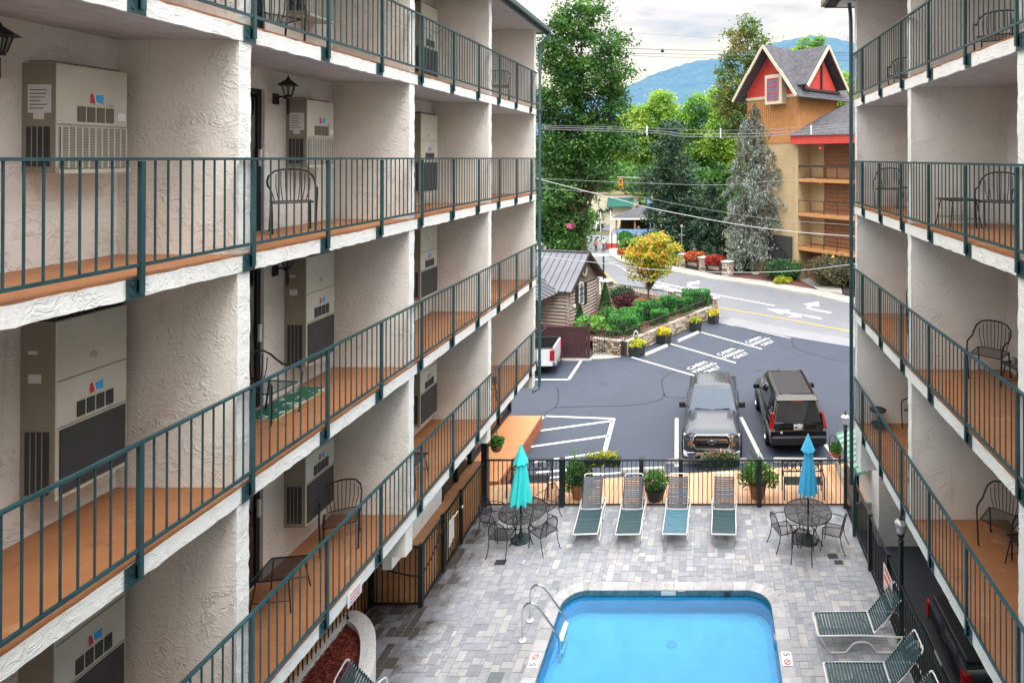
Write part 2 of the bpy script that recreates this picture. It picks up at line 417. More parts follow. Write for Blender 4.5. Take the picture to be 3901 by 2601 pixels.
# ground storey: white stucco wall, dark glazed front, orange board enclosure with its coping
mb = MB(); mb.box(-6.8, -6.6, 12.6, 14.96, 1.2, 3.39); lb(mb, 'ground_wall', M_white)
mb = MB()
for y in (14.98, 15.9, 16.85): mb.box(-6.72, -6.6, y, y+.12, 1.25, 3.39)
mb.box(-6.72, -6.6, 14.98, 16.97, 3.2, 3.39)
fr = lb(mb, 'shop_window', M_alum); gl = MB(); gl.box(-6.7, -6.66, 15.0, 16.95, 1.25, 3.3); gl.xf(T(5.2, .9, 0)); gl.build('pane', M_darkglass, fr)
mb = MB()
for y in np.arange(17.1, 23.3, 1.22): mb.box(-7.7, -7.58, y, y+.09, -.02, 3.1)
mb.box(-7.7, -7.6, 17.1, 23.3, 2.3, 2.42); mb.box(-7.7, -7.58, 17.1, 23.3, -.02, .1)
fr = lb(mb, 'shop_front', M_alum); gl = MB(); gl.box(-7.68, -7.64, 17.1, 23.3, .05, 3.1); gl.xf(T(5.2, .9, 0)); gl.build('pane', M_darkglass, fr)
lb(MB().box(-7.6, -6.6, 16.98, 17.1, 1.25, 3.39), 'shop_end', M_alum); lb(MB().box(-14, -7.7, 23.2, 23.4, -.5, 3.1), 'shop_end', M_alum)
mb = MB(); mb.box(-14, -7.3, YE, 23.5, 3.1, 3.22); lb(mb, 'shop_roof', M_shingle)
mb = MB(); mb.box(-7.42, -6.36, 13.3, 17.0, 0, 1.2); mb.box(-9.4, -7.42, 5.5, 17.0, 0, 1.2); lb(mb, 'board_enclosure', M_orangew)
mb = MB(); mb.box(-6.68, -6.32, 13.24, 17.02, 1.2, 1.245); mb.box(-7.5, -6.68, 13.24, 13.5, 1.2, 1.245); mb.box(-7.56, -7.3, 5.5, 13.24, 1.2, 1.245); lb(mb, 'coping', plain('coping_brown', (.42,.21,.09), .6, var=.15))
mb = MB(); mb.box(-9.2, -9.1, 4, 14, 1.2, 3.39); lb(mb, 'inner_wall', M_orangew)
mb = MB(); mb.box(-6.36, -6.2, 16.92, 17.08, 0, 3.39); lb(mb, 'corner_post', M_blackfence)
# small weathered warning plate hung below the fascia
sg = thing('warning_sign', 'small white plate with faded red lettering hung on the lowest left fascia', 'sign', (-5.165, 8.82, 3.44))
MB().box(0, .012, -.17, .17, -.1, .1).build('plate', M_paper, sg)
mb = MB()
for k in range(3): mb.box(.013, .015, -.12, .12, .035-k*.05, .06-k*.05)
mb.build('print', plain('faded_red', (.6,.28,.28), .8, var=.4, vs=30), sg)

# ---------------------------------------------------------------- hotel, right wing
XFR, XBR = 3.54, 5.20
FR = [3.54, 6.13, 8.66, 11.21]
PR = [-.7, 3.0, 6.76, 10.52, 14.30]
posts_r = [13.53-1.352*k for k in range(0, 11)]
RW, rb = wing(1, XFR, XBR, FR, PR, posts_r, 14.42, -.8, doors=False)
tag(RW, 'grey beige stucco hotel wing with four balcony floors over a dark driveway, right side', 'hotel')
inv_r = T(-XFR, .8, 0)
mb = MB(); mb.box(3.2, 13, -1, 14.95, 13.56, 13.61); rb(mb, 'soffit', M_ceil)
mb = MB(); mb.loft([[(2.95, -1, 13.72), (3.0, -1, 13.62), (13, -1, 13.62), (13, -1, 15.9)], [(2.95, 15.1, 13.72), (3.0, 15.1, 13.62), (13, 15.1, 13.62), (13, 15.1, 15.9)]]); rb(mb, 'roof', M_shingle)
mb = MB(); mb.box(2.86, 2.95, -1, 15.15, 13.60, 13.74); mb.box(2.95, 13, 15.1, 15.16, 13.58, 13.76); rb(mb, 'gutter', plain('gutter_brown', (.16,.13,.12), .5))
mb = MB(); mb.tube([(3.46, 14.62, 13.55), (3.46, 14.5, 13.2), (3.46, 14.47, 12.9), (3.46, 14.47, 2.3), (3.46, 14.47, 2.0), (3.80, 15.55, 1.75), (3.80, 15.62, .03)], .047, 8); rb(mb, 'downpipe', M_teal, smooth=True)
mb = MB(); mb.box(XBR+.19, 13, 14.2, 14.42, 3.3, 13.56); mb.box(XFR, XBR+.19, 14.40, 14.43, 3.3, 13.56); rb(mb, 'end_wall', M_wallr)
mb = MB(); mb.box(12.8, 13, -.8, 14.2, -.5, 13.56); rb(mb, 'outer_wall', M_wallr)
rb(MB().box(XFR+.02, 4.25, 14.0, 14.42, 2.55, 3.35), 'ceiling_beam', M_wallr); rb(MB().box(4.25, 13, 14.0, 14.42, 2.75, 3.35), 'ceiling_beam', M_wallr)
mb = MB(); mb.box(XFR+.2, 13, -.8, 14.4, 3.34, 3.35); rb(mb, 'underside', M_ceil)
mb = MB(); mb.box(4.7, 13, 16.0, 16.2, -.5, 3.3); mb.box(4.55, 4.7, 16.0, 18.6, -.5, 3.3); mb.box(4.55, 13, 14.42, 18.6, 3.3, 3.42); rb(mb, 'ground_wall', M_wallr)
for x, y in ((12.2, 2.9), (12.2, 8.0), (7.2, 13.9)): rb(MB().box(x, x+.4, y, y+.4, -.5, 3.34), 'column', M_wallr)

# ---------------------------------------------------------------- wall-mounted air conditioners (left wing)
def ac_unit(name, wy, z0, z1, depth, label, y, paper=False, tag_w=False, parent=None):
    """near side faces -Y, front faces +X"""
    o = thing(name, label, 'air conditioner', (XB, y, z0), 0, 'air conditioners on the balcony walls'); H = z1-z0
    MB().box(0.003, depth, 0, wy, 0, H).build('casing', [M_tan], o, bevel=.008)
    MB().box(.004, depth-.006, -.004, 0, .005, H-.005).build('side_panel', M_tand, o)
    F = depth+.003
    gh = .40 if H < 1.3 else H*.36
    mb = MB(); m = .03
    mb.box(F-.002, F+.012, m, wy-m, .05, .05+gh)
    g = mb.build('front_grille', M_grilleg if H < 1.3 else M_grille, o)
    if H < 1.3:
        mb = MB()
        for k in range(11): yy = m+(wy-2*m)*k/10; mb.box(F+.012, F+.018, yy-.006, yy+.006, .05, .05+gh)
        for k in range(24): zz = .06+gh*k/24.5; mb.box(F+.011, F+.015, m, wy-m, zz, zz+.004)
        mb.build('grille_bars', M_tan, g)
        MB().box(F-.002, F+.03, .0, wy, .0, .04).build('drip_edge', M_tan, o)
    MB().box(F-.002, F+.004, .008, wy-.008, .05+gh+.02, .05+gh+.03).build('seam', M_tand, o)
    if H > 1.3: MB().box(F-.002, F+.005, .008, wy-.008, H*.66, H*.66+.012).build('seam', M_tand, o)
    zv = .05+gh+.06
    for k in range(4):
        y0 = wy*.27+k*wy*.135
        MB().box(F-.002, F+.006, y0, y0+wy*.105, zv, zv+.15).build('vent_slot', M_grille if H > 1.3 else plain_cache('vent', (.12,.11,.08)), o)
    yl = wy*.44; zl = zv+.19
    st = MB().box(F-.001, F+.004, yl, yl+.13, zl, zl+.095).build('label_plate', M_paper, o)
    MB().poly([(F+.005, yl, zl), (F+.005, yl+.05, zl), (F+.005, yl+.03, zl+.095), (F+.005, yl, zl+.095)]).build('red_mark', M_red, st)
    MB().poly([(F+.005, yl+.06, zl+.01), (F+.005, yl+.13, zl), (F+.005, yl+.13, zl+.095), (F+.005, yl+.045, zl+.085)]).build('blue_mark', M_blue, st)
    if tag_w: MB().box(F-.001, F+.004, wy*.84, wy*.96, zv+.03, zv+.11).build('white_tag', M_paper, o)
    # side opening
    sx0, sx1 = depth*.16, depth*.82
    sg_ = MB().box(sx0, sx1, -.012, -.004, .07, .05+gh).build('side_grille', M_grille, o)
    mb = MB()
    for k in range(1, 4): xx = sx0+(sx1-sx0)*k/4; mb.box(xx-.004, xx+.004, -.016, -.012, .07, .05+gh)
    mb.build('grille_bars', M_tand, sg_)
    if paper:
        p = MB().box(depth*.2, depth*.86, -.011, -.005, gh+.18, gh+.45).box(depth*.36, depth*.66, -.011, -.005, gh+.12, gh+.18).build('notice', M_paper, o)
        mb = MB()
        for k in range(6): mb.box(depth*.25, depth*(.55+.25*random.random()), -.0125, -.0112, gh+.22+.035*k, gh+.228+.035*k)
        mb.build('writing', M_ink, p)
    elif H > 1.3:
        MB().box(depth*.25, depth*.5, -.010, -.005, H*.82, H*.84).build('notice', M_paper, o); MB().box(depth*.25, depth*.6, -.010, -.005, H*.66, H*.71).build('notice', M_paper, o)
    # corrugated boot above the casing
    if H < 1.3:
        mb = MB()
        for k in range(12): yy = wy*(k+.5)/12; mb.tube([(.05, yy, H+.01), (depth*.8, yy, H+.01)], .018, 6)
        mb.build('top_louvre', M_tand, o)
    else:
        mb = MB()
        for k in range(12): yy = wy*(k+.5)/12; mb.tube([(.05, yy, H+.01), (depth*.9, yy, H+.01)], .022, 6)
        mb.build('top_louvre', M_grille, o)
    return o
PC = {}
def plain_cache(n, c, *a, **k):
    if n not in PC: PC[n] = plain(n, c, *a, **k)
    return PC[n]
ac_unit('air_conditioner', .70, 9.65, 10.71, .33, 'short beige air conditioner with a paper notice on its side, nearest balcony at eye level', 5.73, paper=True, tag_w=True)
ac_unit('air_conditioner', .66, 9.65, 10.71, .33, 'short beige air conditioner between the lantern and the wall, behind the eye-level chair', 9.32, paper=True, tag_w=True)
ac_unit('air_conditioner', .80, 9.02, 10.77, .33, 'tall beige air conditioner in the third eye-level bay, far behind the partition', 13.02)
ac_unit('air_conditioner', .70, 6.53, 8.24, .34, 'tall beige air conditioner with a black side opening, nearest bay one floor below eye level', 5.73)
ac_unit('air_conditioner', .70, 6.56, 8.26, .34, 'tall beige air conditioner beside the balcony with the green doormat', 9.30)
ac_unit('air_conditioner', .80, 6.72, 8.26, .33, 'tall beige air conditioner in the third bay one floor below eye level', 13.02)
ac_unit('air_conditioner', .70, 3.98, 5.75, .34, 'shadowed tall air conditioner in the nearest bay of the lowest balcony floor', 5.73)
ac_unit('air_conditioner', .70, 4.10, 5.72, .34, 'tall beige air conditioner right behind the mesh chair on the lowest balcony floor', 9.30)
ac_unit('air_conditioner', .80, 3.98, 5.72, .33, 'tall grey-beige air conditioner on the floor of the third lowest-level bay', 13.02)
ac_unit('air_conditioner', .66, 12.02, 13.08, .33, 'short beige air conditioner cut by the top of the picture, above the eye-level lantern', 9.32, paper=True)
ac_unit('air_conditioner', .80, 11.60, 13.20, .33, 'tall beige air conditioner on the top floor, seen through the pickets', 13.02)

# ---------------------------------------------------------------- wall lanterns
def lantern(x, y, z, label):
    o = thing('wall_lantern', label, 'lantern', (x, y, z), 0, 'black carriage lanterns on the balcony walls')
    MB().box(0, .03, -.06, .06, -.14, .02).build('wall_plate', M_iron, o, bevel=.01)
    MB().tube([(.02, 0, -.05), (.1, 0, -.02), (.2, 0, -.06), (.2, 0, -.22), (.2, 0, -.3)], [.014, .016, .02, .022, .008], 6).build('bracket_arm', M_iron, o, smooth=True)
    c = (.2, 0, 0)
    mb = MB(); mb.lathe([(.05, -.03), (.055, 0), (.06, .0)], 6, c)
    for k in range(6):
        a = math.pi*k/3; mb.bar((.2+.055*math.cos(a), .055*math.sin(a), 0), (.2+.095*math.cos(a), .095*math.sin(a), .15), .01, .01)
    mb.build('cage', M_iron, o)
    MB().lathe([(.05, .005), (.088, .15)], 6, c).build('glass', M_lglass, o)
    MB().lathe([(.15, .145), (.13, .165), (.06, .215), (.03, .235), (.03, .25), (.012, .27), (.005, .30)], 6, c).build('cap', M_iron, o)
    return o
lantern(XB, 5.36, 10.75, 'black carriage lantern cut by the left edge, beside the nearest eye-level air conditioner')
lantern(XB, 9.08, 10.75, 'black carriage lantern on the eye-level balcony wall between the dark door and the air conditioner')
lantern(XB, 9.08, 8.16, 'black lantern half hidden under the slab, above the green doormat')

# ---------------------------------------------------------------- balcony furniture
def barrel_chair(label, loc, rz):
    o = thing('metal_armchair', label, 'chair', loc, rz, 'black metal armchairs on the balconies')
    mb = MB()
    for k in range(2): mb.tube([(-.23+.46*k, -.22, .43), (-.25+.5*k, .22, .43)], .011, 6)
    mb.tube([(-.25, .22, .43), (-.15, .27, .43), (.15, .27, .43), (.25, .22, .43)], .011, 6); mb.tube([(-.23, -.22, .43), (.23, -.22, .43)], .011, 6)
    mb.poly([(-.23, -.22, .433), (.23, -.22, .433), (.25, .22, .425), (.15, .27, .425), (-.15, .27, .425), (-.25, .22, .425)])
    mb.build('seat', M_mesh, o)
    for s in (-1, 1):
        MB().tube([(s*.25, -.22, 0), (s*.255, -.24, .03), (s*.26, -.25, .3), (s*.27, -.26, .55), (s*.275, -.22, .63), (s*.28, -.1, .645), (s*.285, .05, .66), (s*.29, .15, .72), (s*.27, .22, .80), (s*.2, .27, .87), (s*.1, .295, .895), (0, .3, .90)], .0135, 7).build('arm', M_iron, o, smooth=True)
        MB().tube([(s*.25, .30, 0), (s*.25, .28, .04), (s*.24, .22, .42)], .013, 6).lathe([(.022, 0), (.02, .02)], 8, (s*.25, .3, 0)).build('leg', M_iron, o, smooth=True)
    mb = MB()
    for k in range(9):
        u = (k-4)/4; x0 = u*.19; x1 = u*.235; zt = .895-.13*abs(u)**2.4; mb.tube([(x0, .265, .43), (x1, .30-.04*abs(u), (.43+zt)/2), (x1, .295-.05*abs(u)**2, zt)], .0065, 5)
    mb.build('back_slats', M_iron, o)
    return o
def mesh_mat():
    m, nt, b = newmat('woven_mesh'); v = coords(nt, False, (1,1,1))
    b.inputs['Base Color'].default_value = (.02,.021,.026,1); b.inputs['Roughness'].default_value = .5; b.inputs['Metallic'].default_value = .2
    ch = nt.nodes.new('ShaderNodeTexChecker'); ch.inputs['Scale'].default_value = 60; L(nt, v, ch.inputs[0])
    t = nt.nodes.new('ShaderNodeBsdfTransparent'); mx = nt.nodes.new('ShaderNodeMixShader')
    mm = nt.nodes.new('ShaderNodeMath'); mm.operation = 'MULTIPLY_ADD'; mm.inputs[1].default_value = .22; mm.inputs[2].default_value = .38; L(nt, ch.outputs[1], mm.inputs[0])
    L(nt, mm.outputs[0], mx.inputs[0]); L(nt, b.outputs[0], mx.inputs[1]); L(nt, t.outputs[0], mx.inputs[2]); L(nt, mx.outputs[0], nt.nodes['Material Output'].inputs[0]); return m
M_mesh = mesh_mat()
ch0 = barrel_chair('black metal armchair on the eye-level left balcony beneath the lantern', (-6.02, 8.72, FL[2]+.004), R(40))
for lab, loc, rz in (
    ('black metal armchair cut by the top edge, on the top left balcony above the lantern', (-5.98, 8.3, FL[3]+.004), R(60)),
    ('small-looking black armchair on the farthest top-floor balcony of the left wing', (-5.62, 16.2, FL[3]+.004), R(15)),
    ('black armchair standing beside the green doormat', (-6.12, 8.42, FL[1]+.004), R(85)),
    ('dark armchair in front of the tall air conditioner on the lowest left balcony', (-5.88, 9.66, FL[0]+.004), R(28)),
    ('black armchair on the upper right balcony close to the top right corner of the photo', (4.42, 9.2, FR[3]+.004), R(-35)),
    ('black armchair on the far top balcony of the right wing', (4.42, 13.6, FR[3]+.004), R(-30)),
    ('black armchair beside the downpipe end of the eye-level right balcony', (4.12, 13.75, FR[2]+.004), R(-25)),
    ('black armchair behind the low table on the eye-level right balcony', (4.68, 9.72, FR[2]+.004), R(-38)),
    ('black armchair cut by the right edge on the eye-level right balcony', (4.98, 8.75, FR[2]+.004), R(-120)),
    ('black armchair half hidden by the partition edge, one floor below eye level on the right', (4.52, 12.75, FR[1]+.004), R(-20)),
    ('black armchair with its back to the stucco wall beside the table with two cups', (4.68, 10.0, FR[1]+.004), R(-42)),
    ('black armchair cut by the right edge in front of the table with two cups', (4.82, 8.62, FR[1]+.004), R(-95)),
    ('black armchair mostly hidden behind the white partition edge of the lowest right balcony', (4.85, 13.85, FR[0]+.004), R(-60)),
    ('large-looking black armchair on the lowest right balcony, farther of the two', (4.72, 9.72, FR[0]+.004), R(-45)),
    ('nearer black armchair on the lowest right balcony, cut by the right edge', (4.85, 8.55, FR[0]+.004), R(-110))):
    copy_thing(ch0, loc, rz, lab)
def side_table(label, loc, rz=0, s=.5, h=.45):
    o = thing('side_table', label, 'table', loc, rz, 'low black mesh tables on the balconies'); a = s/2
    mb = MB(); mb.box(-a, a, -a, a, h-.006, h); mb.build('tabletop', M_mesh, o)
    MB().tube([(-a, -a, h), (a, -a, h), (a, a, h), (-a, a, h)], .012, 6, closed=True).build('rim', M_iron, o)
    for sx in (-1, 1):
        for sy in (-1, 1): MB().tube([(sx*a*.8, sy*a*.8, h), (sx*a*1.05, sy*a*1.05, 0)], .01, 6).build('leg', M_iron, o)
    MB().tube([(-a*.95, a*.95, .15), (a*.95, a*.95, .15)], .006, 5).tube([(-a*.95, -a*.95, .15), (a*.95, -a*.95, .15)], .006, 5).build('stretcher', M_iron, o)
    return o
tb0 = side_table('low black mesh table on the lowest left balcony in front of the armchair', (-5.98, 8.45, FL[0]+.004), R(8))
for lab, loc, rz in (
    ('small dark table just behind the third partition edge of the lowest left balcony', (-5.7, 11.5, FL[0]+.004), 0),
    ('tiny-looking table on the farthest lowest-floor balcony of the left wing', (-5.7, 15.5, FL[0]+.004), R(20)),
    ('low mesh table in front of an armchair on the eye-level right balcony', (4.15, 9.95, FR[2]+.004), R(5)),
    ('low table cut by the white partition edge on the far eye-level right balcony', (4.78, 13.8, FR[2]+.004), 0),
    ('low mesh table carrying two cups on the right wing, one floor below eye level', (4.92, 9.3, FR[1]+.004), R(10)),
    ('low mesh table between the two armchairs of the lowest right balcony', (4.9, 9.1, FR[0]+.004), R(10))):
    copy_thing(tb0, loc, rz, lab)
def cup(loc, mat, lab):
    o = MB().lathe([(.03, 0), (.04, .1), (.036, .1), (.027, .01)], 12).build('cup', mat, None, smooth=True, loc=loc); tag(o, lab, 'cup', 'cups on the balcony table')
cup((4.80, 9.42, FR[1]+.455), plain('cup_grey', (.3,.35,.38), .4), 'pale grey cup on the right balcony table, farther one')
cup((4.86, 9.25, FR[1]+.455), plain('cup_purple', (.12,.08,.13), .4), 'dark purple cup on the right balcony table, nearer one')
o = thing('plant_stand', 'small dark round two-tier stand at the far end of the lowest right balcony', 'stand', (3.95, 13.95, FR[0]+.004))
MB().lathe([(.02, .05), (.15, .1), (.16, .12), (.02, .12)], 14).build('lower_tier', M_iron, o, smooth=True)
MB().lathe([(.015, .12), (.015, .4), (.19, .42), (.19, .44), (.01, .44)], 14).build('upper_tier', M_iron, o, smooth=True)
# green doormat
def mat_green():
    m, nt, b = newmat('doormat_green'); v = coords(nt, False)
    c = mixc(nt, ramp(nt, noise(nt, v, 7, 3), .56, .6), (.02,.13,.07), (.45,.50,.45)); L(nt, c, b.inputs['Base Color']); b.inputs['Roughness'].default_value = .95
    bump(nt, b, noise(nt, v, 180, 2), .5, .01); return m
o = thing('doormat', 'green doormat with pale pattern and cream border on the balcony below eye level', 'doormat', (-6.24, 8.95, FL[1]+.006))
MB().box(-.26, .26, -.62, .62, 0, .01).build('border', plain('mat_border', (.5,.42,.22), .9), o)
MB().box(-.23, .23, -.59, .59, .01, .016).build('pile', mat_green(), o)
# ================================================================ courtyard
def struct(o, name=None): o['kind'] = 'structure'; return o
def paver_mat():
    m, nt, b = newmat('pavers'); v = coords(nt, True)
    g = nt.nodes.new('ShaderNodeNewGeometry').outputs['Random Per Island']
    cr = nt.nodes.new('ShaderNodeValToRGB'); e = cr.color_ramp.elements
    cs = [(0,(.30,.32,.35)),(.15,(.345,.365,.40)),(.4,(.38,.40,.435)),(.65,(.41,.425,.455)),(.82,(.445,.45,.46)),(.93,(.49,.485,.475)),(1,(.56,.565,.575))]
    while len(e) < len(cs): e.new(.5)
    for i, (p, c) in enumerate(cs): e[i].position = p; e[i].color = (*c, 1)
    L(nt, g, cr.inputs[0])
    c = mixc(nt, ramp(nt, noise(nt, v, 5, 6, .7), .3, .75), cr.outputs[0], mixc(nt, 1.0, cr.outputs[0], (.72,.72,.75), 'MULTIPLY'))
    c = mixc(nt, ramp(nt, noise(nt, v, .7, 4, .6), .5, .75), c, mixc(nt, 1.0, c, (1.22,1.2,1.18), 'MULTIPLY'))
    # damp brown staining along the left edge of the terrace
    s = nt.nodes.new('ShaderNodeSeparateXYZ'); L(nt, v, s.inputs[0])
    a = nt.nodes.new('ShaderNodeMath'); a.operation = 'MULTIPLY_ADD'; a.inputs[1].default_value = 1.5; L(nt, noise(nt, v, 2.4, 5, .65), a.inputs[0]); L(nt, s.outputs[0], a.inputs[2])
    wet = nt.nodes.new('ShaderNodeMapRange'); wet.inputs[1].default_value = -5.25; wet.inputs[2].default_value = -4.65; wet.inputs[3].default_value = 1; wet.inputs[4].default_value = 0; L(nt, a.outputs[0], wet.inputs[0])
    wm = nt.nodes.new('ShaderNodeMath'); wm.operation = 'MULTIPLY'; L(nt, wet.outputs[0], wm.inputs[0]); L(nt, ramp(nt, g, -.35, .55), wm.inputs[1])
    c = mixc(nt, wm.outputs[0], c, (.065,.058,.052))
    L(nt, c, b.inputs['Base Color']); b.inputs['Roughness'].default_value = .75
    rr = nt.nodes.new('ShaderNodeMapRange'); rr.inputs[3].default_value = .8; rr.inputs[4].default_value = .4; L(nt, wet.outputs[0], rr.inputs[0]); L(nt, rr.outputs[0], b.inputs['Roughness'])
    bump(nt, b, noise(nt, v, 45, 4, .6), .3, .01); return m
M_paver = paver_mat()
M_joint = plain('paver_joint', (.24,.25,.265), .95, var=.3, vs=8, world=True)
# pool outline helper: rounded far corners
def pool_outline(x0, x1, y1, r, n=8, y0=4.6):
    p = [(x0, y0)]
    p += [(x0+r-r*math.cos(a), y1-r+r*math.sin(a)) for a in [math.pi/2*i/n for i in range(n+1)]]
    p += [(x1-r+r*math.sin(a), y1-r+r*math.cos(a)) for a in [math.pi/2*i/n for i in range(n+1)]]
    return p+[(x1, y0)]
PO = pool_outline(-3.50, 1.68, 13.95, .78); PI_ = pool_outline(-3.22, 1.40, 13.67, .52)
def inside(x, y, P):
    c = False; j = len(P)-1
    for i in range(len(P)):
        if (P[i][1] > y) != (P[j][1] > y) and x < (P[j][0]-P[i][0])*(y-P[i][1])/(P[j][1]-P[i][1])+P[i][0]: c = not c
        j = i
    return c
# terrace base sheet with the pool cut out (three strips) and individually laid pavers
mb = MB()
X0, X1, Y0, Y1 = -10.2, 3.95, 4.2, 17.02
mb.box(X0, -3.45, Y0, Y1, -.30, -.006).box(1.62, X1, Y0, Y1, -.30, -.006).box(-3.45, 1.62, 13.83, Y1, -.30, -.006).box(-3.45, 1.62, Y0-1, 4.4, -.3, -.006)
struct(mb.build('patio_base', M_joint))
rs = random.Random(5); mb = MB(); g = .085
nx, ny = int((X1-X0)/g), int((Y1-Y0)/g); occ = np.zeros((nx+4, ny+4), bool)
sizes = [(3,2),(2,3),(2,2),(4,2),(2,2),(3,2),(3,3),(2,4),(2,1),(1,2),(2,1),(1,1)]
for j in range(ny):
    for i in range(nx):
        if occ[i, j]: continue
        for (a, b2) in rs.sample(sizes[:8], 8)+sizes[8:]:
            if i+a <= nx and j+b2 <= ny and not occ[i:i+a, j:j+b2].any(): break
        else: a = b2 = 1
        occ[i:i+a, j:j+b2] = True
        x0, y0 = X0+i*g, Y0+j*g; x1, y1 = x0+a*g, y0+b2*g
        if y1 > Y1 or x1 > X1: continue
        if all(inside(px, py, PO) for px, py in ((x0,y0),(x1,y0),(x0,y1),(x1,y1))): continue
        if y1 < 8 : continue
        k = .0045; dz = rs.uniform(0, .003); tx = rs.uniform(-.0015, .0015)
        mb.quad((x0+k, y0+k, dz), (x1-k, y0+k, dz+tx), (x1-k, y1-k, dz+tx), (x0+k, y1-k, dz))
struct(mb.build('patio', M_paver))
mb = MB().quad((X0, Y0, -.0), (X1, Y0, 0), (X1, 8, 0), (-3.5, 8, 0)); 
# pool: coping stones, tile band, plaster shell, water
pool = thing('swimming_pool', 'rectangular swimming pool with rounded corners, bright blue water and pale stone coping', 'swimming pool', (0, 10, 0)); ip = T(0, -10, 0)
M_cop = plain('coping_stone', (.47,.47,.49), .7, var=.15, vs=5, bmp=.2, bs=30, world=True, island=.2)
mb = MB()
def path_pts(P, step):
    out = []
    for a, b2 in zip(P[:-1], P[1:]):
        d = math.dist(a, b2); n = max(1, round(d/step))
        out += [(a[0]+(b2[0]-a[0])*i/n, a[1]+(b2[1]-a[1])*i/n) for i in range(n)]
    return out+[P[-1]]
# one stone per step along the outline
Lo, Li = [], []
def seg_split(Pa, Pb):
    A, B = [], []
    for k in range(len(Pa)-1):
        d = math.dist(Pa[k], Pa[k+1]); n = max(1, round(d/.3))
        if 0 < d < .4 and k % 2 and 1 < k: pass
        for i in range(n):
            t = i/n; A.append((Pa[k][0]+(Pa[k+1][0]-Pa[k][0])*t, Pa[k][1]+(Pa[k+1][1]-Pa[k][1])*t)); B.append((Pb[k][0]+(Pb[k+1][0]-Pb[k][0])*t, Pb[k][1]+(Pb[k+1][1]-Pb[k][1])*t))
    A.append(Pa[-1]); B.append(Pb[-1]); return A, B
A, B = seg_split(PO, PI_)
for k in range(len(A)-1):
    a, b2, c, d = Vector((*A[k], 0)), Vector((*A[k+1], 0)), Vector((*B[k+1], 0)), Vector((*B[k], 0))
    m = (a+b2+c+d)/4; q = [p+(m-p)*.02 for p in (a, b2, c, d)]; z = .012+random.uniform(0, .004)
    n = len(mb.v); mb.v += [(p.x, p.y, -.05) for p in q]+[(p.x, p.y, z) for p in q]
    for f in ((4,7,6,5),(0,1,5,4),(1,2,6,5),(2,3,7,6),(3,0,4,7)): mb.face(*[n+i for i in f])
mb.xf(ip).build('coping', M_cop, pool)
def tile_mat():
    m, nt, b = newmat('pool_tile_band'); v = coords(nt, True, (1,1,1)); br = nt.nodes.new('ShaderNodeTexBrick')
    mp2 = nt.nodes.new('ShaderNodeVectorMath'); mp2.operation = 'SCALE'; mp2.inputs[3].default_value = 9; L(nt, v, mp2.inputs[0])
    c = mixc(nt, ramp(nt, noise(nt, v, 7, 4, .7), .35, .65), (.05,.14,.18), (.13,.24,.26)); L(nt, c, b.inputs['Base Color']); b.inputs['Roughness'].default_value = .25; return m
def wall_ring(P, z0, z1):
    mb = MB()
    for a, b2 in zip(P, P[1:]): mb.quad((*a, z0), (*b2, z0), (*b2, z1), (*a, z1))
    a, b2 = P[-1], P[0]; mb.quad((*a, z0), (*b2, z0), (*b2, z1), (*a, z1)); return mb
wall_ring(PI_, -.15, .0).xf(ip).build('tile_band', tile_mat(), pool)
def plaster():
    m, nt, b = newmat('pool_plaster'); v = coords(nt, True)
    c = mixc(nt, ramp(nt, noise(nt, v, 1.3, 5, .6, .8), .3, .7), (.22,.56,.76), (.31,.66,.84)); L(nt, c, b.inputs['Base Color']); b.inputs['Roughness'].default_value = .7
    return m
M_pl = plaster()
wall_ring(PI_, -.62, -.15).xf(ip).build('pool_wall', plain('pool_wall_plaster', (.10,.50,.74), .7, var=.1, vs=2), pool)
PF = pool_outline(-3.06, 1.24, 13.54, .6)
mb = MB(); mb.poly([(*p, -.43) for p in reversed(PF)]); 
for k in range(len(PF)-1): mb.quad((*PF[k], -.43), (*PF[k+1], -.43), (*PI_[k+1], -.49), (*PI_[k], -.49))
mb.xf(ip).build('pool_floor', M_pl, pool)
def water():
    m, nt, b = newmat('pool_water'); nt.nodes.remove(b); v = coords(nt, True, (1, .7, 1))
    t = nt.nodes.new('ShaderNodeBsdfTransparent'); t.inputs[0].default_value = (.48, .84, .98, 1)
    g2 = nt.nodes.new('ShaderNodeBsdfGlossy'); g2.inputs['Roughness'].default_value = .04
    fr = nt.nodes.new('ShaderNodeFresnel'); fr.inputs[0].default_value = 1.34; bp = nt.nodes.new('ShaderNodeBump'); bp.inputs['Strength'].default_value = .22; bp.inputs['Distance'].default_value = .05
    L(nt, noise(nt, v, 2.6, 5, .55, .8), bp.inputs['Height']); L(nt, bp.outputs[0], g2.inputs['Normal']); L(nt, bp.outputs[0], fr.inputs['Normal'])
    mx = nt.nodes.new('ShaderNodeMixShader'); L(nt, fr.outputs[0], mx.inputs[0]); L(nt, t.outputs[0], mx.inputs[1]); L(nt, g2.outputs[0], mx.inputs[2])
    L(nt, mx.outputs[0], nt.nodes['Material Output'].inputs[0]); return m
MB().poly([(*p, -.10) for p in reversed(PI_)]).xf(ip).build('water', water(), pool)
MB().lathe([(.0, 0), (.1, 0), (.11, .01), (.1, .02), (0, .02)], 20, (-.75, 12.7-10, -.43)).build('main_drain', plain('drain_grey', (.20,.52,.78), .6), pool)
for x in (.45,): MB().box(x-.07, x+.07, 3.65, 3.668, -.12, -.02).build('skimmer_opening', M_grille, pool)
MB().box(-1.05, -.72, 3.652, 3.668, -.09, -.01).build('wall_tile', M_paper, pool)
